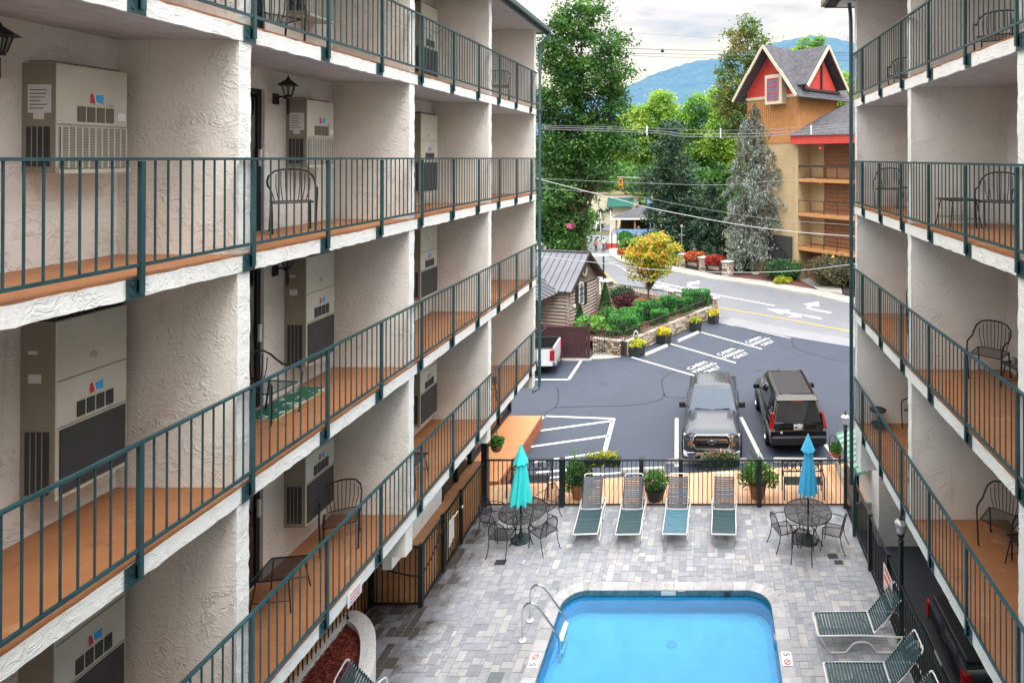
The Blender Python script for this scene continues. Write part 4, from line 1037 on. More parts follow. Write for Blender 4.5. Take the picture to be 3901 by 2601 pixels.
def potted(label, loc, pot_r, pot_h, mat_pot, blobs, flowers, spikes=None, name='potted_plant', leaf=.07):
    o = thing(name, label, 'plant', loc, 0)
    MB().lathe([(pot_r*.7, 0), (pot_r*.9, pot_h*.6), (pot_r, pot_h), (pot_r*1.04, pot_h), (pot_r*.9, pot_h-.03), (.01, pot_h-.04)], 18).build('pot', mat_pot, o, smooth=True)
    C = np.concatenate([np.array(c)+blob_points(n, r, shell=.2) for (c, r, n) in blobs]); fleaf('foliage', C, leaf, G_mid, o, (0,0,0))
    for (c, r, n, m) in flowers:
        fleaf('flowers', np.array(c)+blob_points(n, r, shell=.7), .05, m, o, (0,0,0), 1.0)
    if spikes:
        mb = MB()
        for k in range(spikes[0]):
            a = random.uniform(0, 6.28); l = spikes[1]*random.uniform(.6, 1.1); s = random.uniform(.1, .45)
            mb.tube(curve_pts([(0, 0, pot_h), (.3*s*math.cos(a)*l, .3*s*math.sin(a)*l, pot_h+l*.6), (s*l*math.cos(a), s*l*math.sin(a), pot_h+l*.95)], 3), [.008]*6+[.002], 4)
        mb.build('grass_blades', G_mid, o)
    return o
potted('tall leafy potted plant with thin grass behind the left end of the far fence', (-3.72, 17.42, 0), .24, .42, M_terra,
    [((0, 0, .75), (.42, .3, .38), 900), ((-.25, 0, .45), (.28, .25, .3), 300), ((.22, 0, .42), (.28, .25, .36), 350)], [((.38, -.1, .62), (.08, .06, .08), 8, M_redf), ((0, -.1, .9), (.35, .25, .2), 10, M_redf)], (26, 1.0))
potted('low black box of petunias with pink flowers between the second and third lounger', (-1.5, 17.35, 0), .30, .30, M_green_box,
    [((0, 0, .55), (.42, .28, .28), 900)], [((0, 0, .65), (.45, .3, .22), 50, M_pinkf), ((-.1, 0, .5), (.3, .3, .2), 20, M_magf)])
potted('wide potted plant with red flowers and arching grass behind the right table fence', (1.45, 17.45, 0), .27, .42, M_terra,
    [((0, 0, .72), (.5, .35, .32), 900), ((-.35, 0, .55), (.25, .2, .25), 200), ((.4, 0, .5), (.25, .2, .25), 200)], [((-.1, -.1, .75), (.5, .35, .25), 22, M_redf), ((-.35, -.1, .35), (.12, .1, .12), 16, M_palef)], (24, .95))
def railing_box(label, x0, x1, flowers, trail):
    o = thing('railing_planter', label, 'planter box', ((x0+x1)/2, 17.12, 1.06), 0, 'black planter boxes hung on the far fence'); h = (x1-x0)/2
    MB().loft([[(-h*.94, -.09, 0), (h*.94, -.09, 0), (h*.94, .09, 0), (-h*.94, .09, 0)], [(-h, -.11, .22), (h, -.11, .22), (h, .11, .22), (-h, .11, .22)], [(-h, -.11, .24), (h, -.11, .24), (h, .11, .24), (-h, .11, .24)]]).build('box', M_green_box, o)
    for s in (-.6, .6): MB().bar((s*h, -.12, .24), (s*h, .12, .24), .03, .012).build('hook', M_iron, o)
    C = np.array((0, 0, .30))+blob_points(620 if flowers[0] else 380, (h*.98, .16, .14), shell=.1); C2 = np.stack([RNG.uniform(-h, h, trail), RNG.uniform(-.16, -.1, trail), RNG.uniform(-.1, .25, trail)], 1)
    fleaf('foliage', np.concatenate([C, C2]), .06, G_mid if flowers[0] else G_yel, o, (0,0,0))
    for (m, n) in flowers[1]: fleaf('flowers', np.array((0, -.02, .34))+blob_points(n, (h*.9, .17, .12), shell=.6), .055, m, o, (0,0,0), 1)
    return o
railing_box('black railing planter with sparse yellow green plants, in front of the empty hatched bay', -3.5, -2.45, (0, [(M_orangew, 14)]), 30)
railing_box('black railing planter with purple and pink petunias in front of the silver pickup', -.2, .92, (1, [(M_magf, 70), (M_pinkf, 40), (M_palef, 16)]), 30)
def hanging_basket(label, loc, hook, n=300, flowers=None):
    o = thing('hanging_basket', label, 'hanging basket', loc)
    MB().lathe([(.02, -.16), (.10, -.15), (.155, -.07), (.165, .0), (.16, .02), (.14, .0), (.01, -.01)], 18).build('pot', M_terra, o, smooth=True)
    mb = MB()
    for k in range(3): a = k*2.09; mb.tube([(.16*math.cos(a), .16*math.sin(a), .01), (0, 0, .42)], .004, 4)
    mb.build('chain', M_iron, o)
    C = np.array((0, 0, .13))+blob_points(n, (.22, .22, .15), shell=.1); fleaf('foliage', C, .08, G_mid, o, (0,0,0))
    if flowers: fleaf('flowers', np.array((-.16, -.05, .0))+blob_points(30, (.07, .07, .10), shell=.3), .05, flowers, o, (0,0,0), 1)
    hp = MB(); hp.tube([tuple(Vector(p)) for p in hook], .012 if len(hook) > 2 else .004, 6); hp.build('hanger', M_iron, o)
    return o
hanging_basket('hanging basket of dark green leaves over the orange walkway at the left building corner', (-6.12, 17.5, 1.45), [(0, 0, .42), (0, 0, 1.93)], 260)
hanging_basket('hanging basket with bright leaves and pink flowers on a crook behind the right lamp post', (4.02, 18.9, .58), [(0, 0, .42), (-.02, 0, .5), (-.10, 0, .53), (-.18, 0, .48), (-.2, 0, .3), (-.2, 0, -.58)], 340, M_pinkf)

# ================================================================ ground, parking lot, road
def gz(y, x=0):
    P = [(-50, -.5), (56, -.5), (66, -1.3), (78, -2.6), (90, -1.2), (110, -.6), (160, -.5), (400, 4), (900, 30), (6000, 60)]
    for (a, za), (b2, zb) in zip(P, P[1:]):
        if y <= b2: t = (y-a)/(b2-a); t = t*t*(3-2*t) if a > 55 and b2 < 120 else t; return za+(zb-za)*t
    return 60
def sheet(name, poly, off, mat, step=3.0, fn=gz):
    """polygon draped over the ground profile (cut in strips along y)"""
    ys = [p[1] for p in poly]; lo, hi = min(ys), max(ys); mb = MB()
    cuts = [lo]+[y for y in (56, 58, 60, 62, 64, 66, 69, 72, 75, 78, 81, 84, 87, 90, 95, 100, 105, 110, 160, 400) if lo < y < hi]+[hi]
    def clip(P, y, keep_above):
        out = []
        for i in range(len(P)):
            a, b2 = P[i-1], P[i]; ia = (a[1] >= y) == keep_above or a[1] == y; ib = (b2[1] >= y) == keep_above or b2[1] == y
            if ia != ib and a[1] != b2[1]:
                t = (y-a[1])/(b2[1]-a[1]); out.append((a[0]+(b2[0]-a[0])*t, y))
            if ib: out.append(b2)
        return out
    for a, b2 in zip(cuts, cuts[1:]):
        P = clip(clip(poly, a, True), b2, False)
        if len(P) >= 3: mb.poly([(p[0], p[1], fn(p[1])+off) for p in P])
    return struct(mb.build(name, mat))
def asphalt(name, c1, c2, crack=0):
    m, nt, b = newmat(name); v = coords(nt, True)
    c = mixc(nt, ramp(nt, noise(nt, v, .35, 5, .6, .5), .3, .7), c1, c2)
    c = mixc(nt, ramp(nt, noise(nt, v, 70, 3, .8), .35, .8), c, tuple(x*1.7 for x in c2))
    c = mixc(nt, ramp(nt, noise(nt, v, 1.7, 6, .75), .64, .74), c, tuple(x*1.3 for x in c2))
    c = mixc(nt, ramp(nt, noise(nt, v, .9, 6, .8, 1.2), .60, .70), c, tuple(x*.62 for x in c1)); c = mixc(nt, ramp(nt, noise(nt, coords(nt, True, (.25, 2.2, 1)), .8, 6, .7), .60, .78), c, tuple(x*1.45 for x in c2))
    L(nt, c, b.inputs['Base Color']); b.inputs['Roughness'].default_value = .62
    bump(nt, b, noise(nt, v, 120, 3, .7), .35, .01); return m
M_asph = asphalt('lot_asphalt', (.026,.036,.057), (.042,.054,.080))
M_road = asphalt('road_asphalt', (.125,.135,.155), (.165,.175,.195))
M_conc = plain('concrete', (.40,.39,.36), .85, var=.15, vs=1.2, world=True, bmp=.2, bs=40, dirt=((.27,.26,.24), 2.5, .6))
M_concl = plain('concrete_light', (.56,.55,.53), .85, var=.1, vs=1.5, world=True)
M_line = plain('road_paint_white', (.74,.75,.74), .7, var=.1, vs=9, world=True, dirt=((.24,.25,.28), 16, .56))
M_yline = plain('road_paint_yellow', (.62,.38,.05), .7, var=.1, vs=6, world=True)
M_soil = plain('ground_soil', (.11,.12,.07), .95, var=.3, vs=.8, world=True, bmp=.5, bs=6)
# base sheet to the horizon
mb = MB(); ysl = [-60, 8, 16.5, 18.6, 23, 56, 58, 60, 62, 64, 66, 69, 72, 75, 78, 81, 84, 87, 90, 95, 100, 110, 160, 400, 900, 3000]
for a, b2 in zip(ysl, ysl[1:]): mb.quad((-2500, a, gz(a)-.03), (2500, a, gz(a)-.03), (2500, b2, gz(b2)-.03), (-2500, b2, gz(b2)-.03))
struct(mb.build('ground', M_soil))
LOT = [(-30, -5), (14, -5), (14, 28.6), (8, 33.0), (.95, 37.55), (.45, 39.6), (-4.3, 31.3), (-6.05, 31.9), (-30, 31.2)]
LOTp = [(4.0, -5), (14, -5), (14, 28.6), (8, 33.0), (1.0, 37.5), (.3, 38.4), (-4.25, 31.25), (-6.05, 31.75), (-30, 31.2), (-30, 17), (4.0, 17)]
mb = MB(); mb.poly([(p[0], p[1], -.5) for p in LOTp]); struct(mb.build('parking_lot', M_asph))
struct(MB().poly([(4.0, -5, -.494), (13, -5, -.494), (13, 16, -.494), (4.0, 16, -.494)]).build('driveway', asphalt('driveway_asphalt', (.016,.019,.026), (.026,.03,.04))))
def line(mb, a, b2, w_=.12, z=-.492):
    a = Vector((*a, 0)); b2 = Vector((*b2, 0)); d = (b2-a).normalized(); n = Vector((-d.y, d.x, 0))*w_/2
    mb.quad((a.x-n.x, a.y-n.y, z), (b2.x-n.x, b2.y-n.y, z), (b2.x+n.x, b2.y+n.y, z), (a.x+n.x, a.y+n.y, z))
mb = MB()
for a, b2 in (((-3.93, 31.14), (-.30, 28.25)), ((-2.05, 33.38), (1.42, 30.28)), ((-.40, 35.6), (2.93, 32.47)), ((1.15, 37.35), (4.60, 34.55))): line(mb, a, b2)
line(mb, (4.55, 34.62), (4.75, 34.36)); line(mb, (1.6, 36.98), (4.75, 34.36), .08)
line(mb, (-9.5, 28.02), (-6.46, 28.0)); line(mb, (-6.46, 28.0), (-6.42, 30.7), .14)
line(mb, (-6.55, 24.05), (-3.68, 23.8)); line(mb, (-3.72, 23.8), (-3.58, 20.3), .16)
line(mb, (-6.62, 23.5), (-6.5, 24.1), .12)
for a, b2 in (((-6.35, 22.75), (-3.72, 23.62)), ((-6.3, 21.5), (-3.66, 22.35)), ((-5.9, 20.4), (-3.62, 21.1)), ((-5.6, 19.75), (-4.6, 19.9))): line(mb, a, b2, .13)
line(mb, (-6.1, 19.3), (-1.5, 19.9), .1)
line(mb, (-1.03, 20.1), (-1.22, 23.85), .14); line(mb, (1.92, 20.2), (1.33, 23.95), .15); line(mb, (4.45, 20.2), (4.0, 23.4), .14); line(mb, (4.0, 12.7), (4.55, 12.8), .2)
struct(mb.build('parking_lines', M_line))
M_tar = plain('tar_crack', (.022,.024,.032), .5)
mb = MB(); rs = random.Random(3)
def crack(pts, w_=.05):
    P = curve_pts([(x, y, 0) for x, y in pts], 10)
    P = [Vector((p.x+rs.uniform(-.02, .02), p.y+rs.uniform(-.02, .02), 0)) for p in P]
    for a, b2 in zip(P, P[1:]):
        d = (b2-a).normalized(); n = Vector((-d.y, d.x, 0))*w_*rs.uniform(.35, .55); z = -.4955
        mb.quad((a.x-n.x, a.y-n.y, z), (b2.x-n.x, b2.y-n.y, z), (b2.x+n.x, b2.y+n.y, z), (a.x+n.x, a.y+n.y, z))
crack([(3.6, 37.0), (2.6, 34.5), (.9, 32.2), (-.8, 29.9), (-1.9, 28.7), (-2.1, 27.6), (-1.9, 26.3), (-2.1, 25.6), (-3.2, 25.1), (-4.8, 25.0), (-6.3, 24.9)], .07)
crack([(-1.9, 26.3), (-1.75, 26.0), (-1.1, 25.9), (-.6, 25.95)], .06)
crack([(-6.75, 27.0), (-6.45, 26.1), (-6.3, 25.0), (-6.6, 24.2)], .06)
crack([(5.5, 36), (4.7, 33), (6.2, 31), (9, 29)], .05)
struct(mb.build('tar_cracks', M_tar))
# painted words
ldir = Vector((-.62, .79, 0))
def words(cx, cy, label_rot):
    M = T(cx, cy, -.491) @ Rz(label_rot)
    out = MB()
    for i, wd in enumerate(('CABIN', 'PARKING', 'ONLY')):
        t = text_mb(wd, .46, .0008); xs_ = [q[0] for q in t.v]; t.xf(Matrix.Diagonal(((1.35, 1.62, 1.12)[i]/(max(xs_)-min(xs_)), 1, 1, 1)))
        t.xf(T(0, .48-.48*i, 0)); n = len(out.v); out.v += t.v; out.f += [tuple(q+n for q in f) for f in t.f]; out.mi += [0]*len(t.f)
    out.xf(M); return out
a_ = math.atan2(2.25, 1.80)
W = MB()
for (cx, cy) in ((-.13, 29.6), (1.37, 31.7), (2.98, 33.8)):
    t = words(cx, cy, a_); n = len(W.v); W.v += t.v; W.f += [tuple(q+n for q in f) for f in t.f]; W.mi += [0]*len(t.f)
struct(W.build('parking_lettering', M_line))
# wheel stops
def wheel_stop(a, b2, label, z=-.5, mat=M_concl):
    a = Vector((*a, 0)); b2 = Vector((*b2, 0)); c = (a+b2)/2; Ln = (b2-a).length/2; ang = math.atan2(b2.y-a.y, b2.x-a.x)
    o = MB().loft([[(-Ln, -.08, 0), (-Ln, .08, 0), (-Ln+.03, .05, .12), (-Ln+.03, -.05, .12)], [(-Ln+.06, -.08, 0), (-Ln+.06, .08, 0), (-Ln+.06, .055, .13), (-Ln+.06, -.055, .13)], [(Ln-.06, -.08, 0), (Ln-.06, .08, 0), (Ln-.06, .055, .13), (Ln-.06, -.055, .13)], [(Ln, -.08, 0), (Ln, .08, 0), (Ln-.03, .05, .12), (Ln-.03, -.05, .12)]]).build('wheel_stop', mat, None, bevel=.01, loc=(c.x, c.y, z))
    o.rotation_euler = (0, 0, ang); return tag(o, label, 'wheel stop', 'concrete wheel stops in the parking lot')
wheel_stop((-3.25, 31.35), (-2.2, 32.95), 'white wheel stop in the cabin bay nearest to the hotel'); wheel_stop((-1.65, 33.7), (-.52, 35.45), 'white wheel stop in the middle cabin bay')
wheel_stop((-1.4, 20.35), (1.35, 20.4), 'concrete wheel stop under the front of the silver pickup'); wheel_stop((2.22, 20.45), (4.08, 20.4), 'concrete wheel stop behind the black sport utility vehicle')
wheel_stop((-2.85, 19.75), (-1.4, 19.85), 'weathered concrete wheel stop in the empty bay beside the hatched zone')
tag(MB().box(4.02, 4.2, 8.5, 11.6, -.5, -.3).build('yellow_kerb', plain('kerb_yellow', (.62,.40,.08), .7, var=.3, vs=5), None, bevel=.02), 'yellow painted kerb stone in the dark driveway behind the right fence', 'kerb')
# little retaining edge and green metal roof beside the right building
o = thing('metal_canopy', 'pale green ribbed metal roof beside the far corner of the right wing', 'canopy', (4.1, 16.6, 0))
M_greenroof = plain('green_roof', (.20,.38,.30), .45, .1, var=.1, vs=2)
mb = MB(); mb.loft([[(0, .1, .98), (0, 2.6, .98), (0, 2.6, 1.02), (0, .1, 1.02)], [(2.2, .1, 1.75), (2.2, 2.6, 1.75), (2.2, 2.6, 1.79), (2.2, .1, 1.79)]])
for k in range(9): y = .15+k*.3; mb.bar((0, y, 1.03), (2.2, y, 1.80), .04, .035)
mb.build('ribbed_sheet', M_greenroof, o)
for (x, y) in ((.08, .2), (.08, 2.5)): MB().box(x-.04, x+.04, y-.04, y+.04, -.5, 1.0).build('post', M_blackfence, o)
mb = MB(); mb.box(-.05, .02, .1, 2.6, -.5, .25); mb.box(.02, 1.8, .1, .2, -.5, .25); mb.build('low_wall', M_conc, o)

# ================================================================ vehicles
def smooth01(t): return t*t*(3-2*t)
M_lglassc = plain('car_glass', (.006,.008,.011), .03, 0, var=.1, vs=1, spec=1.55)
M_tyre = plain('tyre', (.018,.018,.02), .85, var=.2)
M_trim = plain('black_trim', (.02,.02,.022), .5, var=.2)
M_taill = plain('tail_lamp', (.38,.008,.01), .15, var=.2, vs=9, coat=.6)
M_headl = plain('head_lamp', (.55,.56,.58), .1, .6, var=.15, vs=20, coat=1)
M_amber = plain('amber_lamp', (.40,.13,.03), .2, var=.1, coat=.6)
def car_paint(n, c, metal=.6, rough=.25): return plain(n, c, rough, metal, var=.03, vs=2, coat=.5)
def wheel(parent, x, y, z, r, w_, side):
    o = MB(); M = T(x, y, z) @ Matrix.Rotation(side*math.pi/2, 4, 'Y')
    o.lathe([(r*.62, -w_*.5), (r*.95, -w_*.46), (r, -w_*.3), (r, w_*.3), (r*.95, w_*.46), (r*.62, w_*.5), (r*.6, w_*.3)], 28, M=M)
    wh = o.build('wheel', M_tyre, parent, smooth=True)
    rm_ = MB(); rm_.lathe([(r*.60, w_*.30), (r*.62, w_*.46), (r*.57, w_*.47), (r*.54, w_*.34), (.05, w_*.40), (.0, w_*.42)], 24, M=M)
    for k in range(6):
        a = k*math.pi/3; rm_.xf(Matrix.Identity(4)); mm = M @ Rz(a); n0 = len(rm_.v); rm_.box(r*.08, r*.56, -r*.07, r*.07, w_*.38, w_*.44); rm_.xf(mm, n0)
    rm_.build('rim', M_chrome, wh, smooth=True); return wh
def body_loft(st, nx=7):
    """st: list of (y, half_width, z_bottom, z_shoulder, z_top, top_half_width)"""
    rings = []
    for (y, w_, zb, zs, zt, wt) in st:
        half = [(w_*.90, zb), (w_*.98, zb+.05), (w_, zb+(zs-zb)*.35), (w_*1.0, zb+(zs-zb)*.75), (w_*.985, zs-.02), (wt*1.0, zs+(zt-zs)*.55), (wt*.86, zt-.006), (wt*.5, zt)]
        rings.append([(x, y, z) for x, z in half]+[(-x, y, z) for x, z in reversed(half)])
    return MB().loft(rings)
def bil(q, u, v_): a, b2, c, d = [Vector(p) for p in q]; return (a*(1-u)+b2*u)*(1-v_)+(d*(1-u)+c*u)*v_
def panel(q, u0, u1, v0, v1, off=.006, mb=None, n=1):
    """quad laid on face q (a,b bottom; c,d top), lifted along its outward normal"""
    mb = mb or MB(); a, b2, c, d = [Vector(p) for p in q]; nr = (b2-a).cross(d-a).normalized()*off
    P = [bil(q, *t)+nr for t in ((u0, v0), (u1, v0), (u1, v1), (u0, v1))]; B = [p-nr*1.8 for p in P]
    n0 = len(mb.v); mb.v += [tuple(p) for p in B+P]
    for f in ((4,5,6,7),(0,1,5,4),(1,2,6,5),(2,3,7,6),(3,0,4,7)): mb.face(*[n0+i for i in f])
    return mb
def greenhouse(o, paint, b, t, side_windows, rear=None, front=None, corner=.0):
    """b=(y0,y1,half_w,z) base, t=(y0,y1,half_w,z) roof; y0 = front end"""
    (by0, by1, bw, bz), (ty0, ty1, tw, tz) = b, t
    def ring(y0, y1, w_, z, r):
        P = []
        for (cx, cy, a0) in ((w_-r, y0+r, -90), (w_-r, y1-r, 0), (-w_+r, y1-r, 90), (-w_+r, y0+r, 180)):
            for k in range(4): a = R(a0+30*k); P.append((cx+r*math.cos(a), cy+r*math.sin(a), z))
        return P
    m = (.5)
    MB().loft([ring(by0, by1, bw, bz, .10), ring(ty0, ty1, tw, tz-.07, .13), ring(ty0+.05, ty1-.05, tw-.06, tz-.02, .14), ring(ty0+.16, ty1-.16, tw-.2, tz, .14)]).build('cab', paint, o, smooth=True)
    z1 = tz-.07
    F = [(-bw, by0, bz), (bw, by0, bz), (tw, ty0, z1), (-tw, ty0, z1)]; Bk = [(bw, by1, bz), (-bw, by1, bz), (-tw, ty1, z1), (tw, ty1, z1)]
    if front: panel(F, *front).build('windscreen', M_lglassc, o)
    if rear: panel(Bk, *rear).build('rear_window', M_lglassc, o)
    for s in (-1, 1):
        Sd = [(bw, by0, bz), (bw, by1, bz), (tw, ty1, z1), (tw, ty0, z1)] if s > 0 else [(-bw, by1, bz), (-bw, by0, bz), (-tw, ty0, z1), (-tw, ty1, z1)]
        for (u0, u1) in side_windows:
            a, b3 = (u0, u1) if s > 0 else (1-u1, 1-u0); panel(Sd, a, b3, .08, .86).build('side_window', M_lglassc, o)
def mirror_arm(o, x, y, z, mat, s):
    mb = MB(); mb.box(x+s*.03, x+s*.26, y-.06, y+.07, z, z+.17); mb.bar((x-s*.05, y, z+.03), (x+s*.1, y, z+.05), .05, .05); mb.build('wing_mirror', mat, o, bevel=.02, seg=2)

# --- silver pickup, nose towards the pool (front = -Y)
P_sil = car_paint('silver_grey_paint', (.075,.088,.11), .3, .2)
tk = thing('pickup_truck', 'silver grey pickup truck facing the pool with a chrome barred grille and an oval badge', 'pickup truck', (.14, 20.0, -.5), R(-1)); tk.scale = (1, 1, 1.13)
body_loft([(0.0, .86, .42, .88, .96, .80), (.04, .93, .38, .92, 1.02, .86), (.22, .96, .34, .96, 1.10, .84), (.8, .975, .34, .98, 1.15, .82), (1.42, .98, .34, 1.0, 1.19, .84), (1.6, .98, .34, 1.02, 1.16, .86), (3.6, .98, .34, 1.03, 1.12, .9), (3.66, .98, .34, 1.03, 1.06, .93), (5.15, .98, .36, 1.05, 1.08, .93), (5.2, .96, .40, 1.03, 1.06, .90)]).build('body', P_sil, tk, smooth=True)
greenhouse(tk, P_sil, (1.45, 3.66, .90, 1.08), (2.02, 3.46, .70, 1.78), ((.12, .50), (.54, .93)), rear=(.1, .9, .15, .85), front=None)
panel([(-.90, 1.45, 1.08), (.90, 1.45, 1.08), (.70, 2.02, 1.71), (-.70, 2.02, 1.71)], .045, .955, .06, .95).build('windscreen', plain('windscreen_painted_sky', (.012,.055,.11), .04, 0, spec=1.75), tk)  # blue base colour imitates the sky reflected in the glass
mb = MB(); mb.box(-.78, .78, 3.76, 5.1, 1.07, 1.10); mb.build('bed_cover', M_trim, tk)
mb = MB()
for k in range(8): x = -.5+k/7*1.0; mb.box(x-.01, x+.01, 2.15, 3.35, 1.778, 1.79)
mb.build('roof_ribs', P_sil, tk)
mb = MB(); mb.loft([[(x*.5, .25, 1.10) for x in (-.9, -.5, .5, .9)]+[(x*.5, .25, 1.09) for x in (.9, .5, -.5, -.9)], [(x*.62, 1.35, 1.205) for x in (-.9, -.6, .6, .9)]+[(x*.62, 1.35, 1.18) for x in (.9, .6, -.6, -.9)]]); mb.build('bonnet_bulge', P_sil, tk, smooth=True)
for s in (-1, 1): MB().bar((s*.60, .2, 1.075), (s*.68, 1.4, 1.17), .05, .03).build('bonnet_crease', M_trim if False else P_sil, tk)
MB().box(-.80, .80, 1.38, 1.50, 1.15, 1.165).build('cowl', M_trim, tk)
for s in (-1, 1): MB().bar((s*.08, 1.46, 1.19), (s*.62, 1.52, 1.21), .02, .012).build('wiper', M_trim, tk)
gr = MB().box(-.60, .60, -.035, .03, .60, .98).build('grille', M_trim, tk, bevel=.02)
mb = MB()
mb.tube([(-.58, -.05, .66), (-.62, -.05, .80), (-.58, -.05, .94), (-.5, -.05, .985), (.5, -.05, .985), (.58, -.05, .94), (.62, -.05, .80), (.58, -.05, .66), (.5, -.05, .60), (-.5, -.05, .60)], .026, 8, closed=True)
mb.bar((-.58, -.05, .80), (.58, -.05, .80), .03, .05).bar((-.52, -.05, .87), (.52, -.05, .87), .02, .02).bar((-.52, -.05, .73), (.52, -.05, .73), .02, .02); mb.build('chrome_surround', M_chrome, gr, smooth=True)
M_badge = plain('badge_blue', (.02,.05,.14), .2, .3, var=.05, coat=1)
mb = MB(); M = T(0, -.06, .80) @ Matrix.Rotation(math.pi/2, 4, 'X') @ Matrix.Diagonal((1, .42, 1, 1)); mb.lathe([(.135, -.01), (.135, .02), (.12, .025), (.0, .026)], 28, M=M); ov = mb.build('oval_badge', M_chrome, gr, smooth=True)
mb = MB(); M = T(0, -.07, .80) @ Matrix.Rotation(math.pi/2, 4, 'X') @ Matrix.Diagonal((1, .38, 1, 1)); mb.lathe([(.115, .01), (.115, .02), (.0, .021)], 28, M=M); mb.build('badge_field', M_badge, gr)
for s in (-1, 1):
    h = MB().loft([[(s*.63, -.03, .62), (s*.92, .06, .64), (s*.92, .14, .64), (s*.63, .06, .62)], [(s*.63, -.03, .97), (s*.935, .07, .96), (s*.93, .16, .97), (s*.63, .08, .98)]]).build('headlight', M_headl, tk)
    MB().box(min(s*.69, s*.80), max(s*.69, s*.80), -.03, .03, .67, .77).build('amber_lens', M_amber, h)
mb = MB(); mb.loft([[(-.96, .16, z0), (-.93, .0, z0), (-.78, -.12, z0), (.78, -.12, z0), (.93, .0, z0), (.96, .16, z0), (.9, .2, z0), (-.9, .2, z0)] for z0 in (.36, .52)]); mb.build('chrome_bumper', M_chrome, tk, bevel=.02, seg=2)
MB().box(-.55, .55, -.135, -.05, .30, .44).build('lower_grille', M_trim, tk)
M_plo = plain('plate_orange', (.70,.36,.18), .5)
pl = MB().box(-.17, .17, -.155, -.137, .30, .50).build('number_plate', M_plo, tk); MB().lathe([(.018, 0), (.018, .004)], 8, M=T(0, -.156, .41) @ Matrix.Rotation(math.pi/2, 4, 'X')).build('plate_bolt', M_ink, pl)
for s in (-1, 1): MB().poly([(s*.18, -.14, .50), (s*.50, -.14, .50), (s*.62, -.13, .36), (s*.54, -.13, .36), (s*.42, -.138, .455), (s*.18, -.138, .455)][::s]).build('tow_hook_surround', M_plo, tk)
for s in (-1, 1):
    mirror_arm(tk, s*.93, 1.72, 1.17, M_trim, s)
    wheel(tk, s*.90, .95, .40, .40, .28, s); wheel(tk, s*.90, 4.35, .40, .40, .28, s)
    mb = MB(); a = np.linspace(0, math.pi, 13)
    for yc in (.95, 4.35): mb.loft([[(s*(.972), yc+.47*math.cos(t), .40+.47*math.sin(t)) for t in a], [(s*(.995), yc+.47*math.cos(t), .40+.47*math.sin(t)) for t in a], [(s*(.995), yc+.41*math.cos(t), .40+.41*math.sin(t)) for t in a]], closed=False, caps=False)
    mb.build('wheel_arch', M_trim, tk)
    for yc in (2.55, 3.45): MB().box(min(s*.985, s*1.0), max(s*.985, s*1.0), yc, yc+.16, .93, .955).build('door_handle', P_sil, tk)
    MB().box(min(s*.9, s*1.0), max(s*.9, s*1.0), 1.55, 3.6, .26, .31).build('side_step', M_chrome, tk)
mb = MB(); mb.box(-.04, .04, 2.06, 2.09, 1.58, 1.68); mb.build('hang_tag', M_paper, tk)

# --- black full-size sport utility vehicle, tail towards the pool
P_blk = car_paint('black_paint', (.006,.007,.010), .0, .15)
sv = thing('sport_utility_vehicle', 'black full size sport utility vehicle parked tail first next to the silver pickup', 'sport utility vehicle', (3.16, 20.85, -.5), R(1.8) )
body_loft([(0.0, .90, .42, .80, .92, .84), (.06, .98, .36, .98, 1.08, .92), (.25, 1.0, .34, 1.0, 1.14, .93), (1.2, 1.01, .34, 1.0, 1.12, .94), (3.5, 1.01, .34, 1.0, 1.12, .93), (3.7, 1.0, .34, .98, 1.15, .88), (4.7, .98, .34, .94, 1.08, .84), (4.95, .92, .38, .85, .95, .78)]).build('body', P_blk, sv, smooth=True)
greenhouse(sv, P_blk, (.08, 4.0, .93, 1.08), (.42, 3.25, .74, 1.86), ((.09, .28), (.31, .52), (.55, .76)), rear=None, front=(.06, .94, .06, .93))
bw = [(-.93, .08, 1.08), (.93, .08, 1.08), (.74, .42, 1.79), (-.74, .42, 1.79)]
panel(bw, .06, .94, .20, .86, .008).build('rear_window', M_lglassc, sv)
MB().loft([[(-.74, .30, 1.76), (.74, .30, 1.76), (.74, .62, 1.84), (-.74, .62, 1.84)], [(-.72, .28, 1.80), (.72, .28, 1.80), (.70, .62, 1.875), (-.70, .62, 1.875)]]).build('spoiler', P_blk, sv)
MB().box(-.22, .22, .272, .30, 1.765, 1.785).build('brake_light', M_taill, sv)
for s in (-1, 1):
    MB().loft([[(s*.88, -.012, .92), (s*.995, .02, .92), (s*1.015, .16, .94), (s*.88, .16, .94)], [(s*.83, .10, 1.40), (s*.90, .14, 1.40), (s*.92, .28, 1.40), (s*.83, .28, 1.40)]]).build('tail_light', M_taill, sv)
    MB().loft([[(s*.84, -.016, .84), (s*.99, .02, .84), (s*1.0, .1, .84), (s*.84, .1, .84)], [(s*.84, -.014, .92), (s*.995, .02, .92), (s*1.01, .1, .92), (s*.84, .1, .92)]]).build('reverse_light', M_headl, sv)
    mirror_arm(sv, s*.96, 3.3, 1.10, P_blk, s)
    wheel(sv, s*.92, .98, .40, .40, .29, s); wheel(sv, s*.92, 3.95, .40, .40, .29, s)
    MB().tube([(s*.66, .55, 1.86), (s*.67, .7, 1.90), (s*.68, 3.0, 1.90), (s*.66, 3.15, 1.86)], .018, 6).build('roof_rail', M_trim, sv)
    mb = MB(); a = np.linspace(0, math.pi, 13)
    for yc in (.98, 3.95): mb.loft([[(s*(1.0), yc+.46*math.cos(t), .40+.46*math.sin(t)) for t in a], [(s*(1.02), yc+.46*math.cos(t), .40+.46*math.sin(t)) for t in a], [(s*(1.02), yc+.42*math.cos(t), .40+.42*math.sin(t)) for t in a]], closed=False, caps=False)
    mb.build('wheel_arch', P_blk, sv)
    for yc in (1.95, 2.95): MB().box(min(s*1.01, s*1.03), max(s*1.01, s*1.03), yc, yc+.18, .90, .93).build('door_handle', M_chrome, sv)
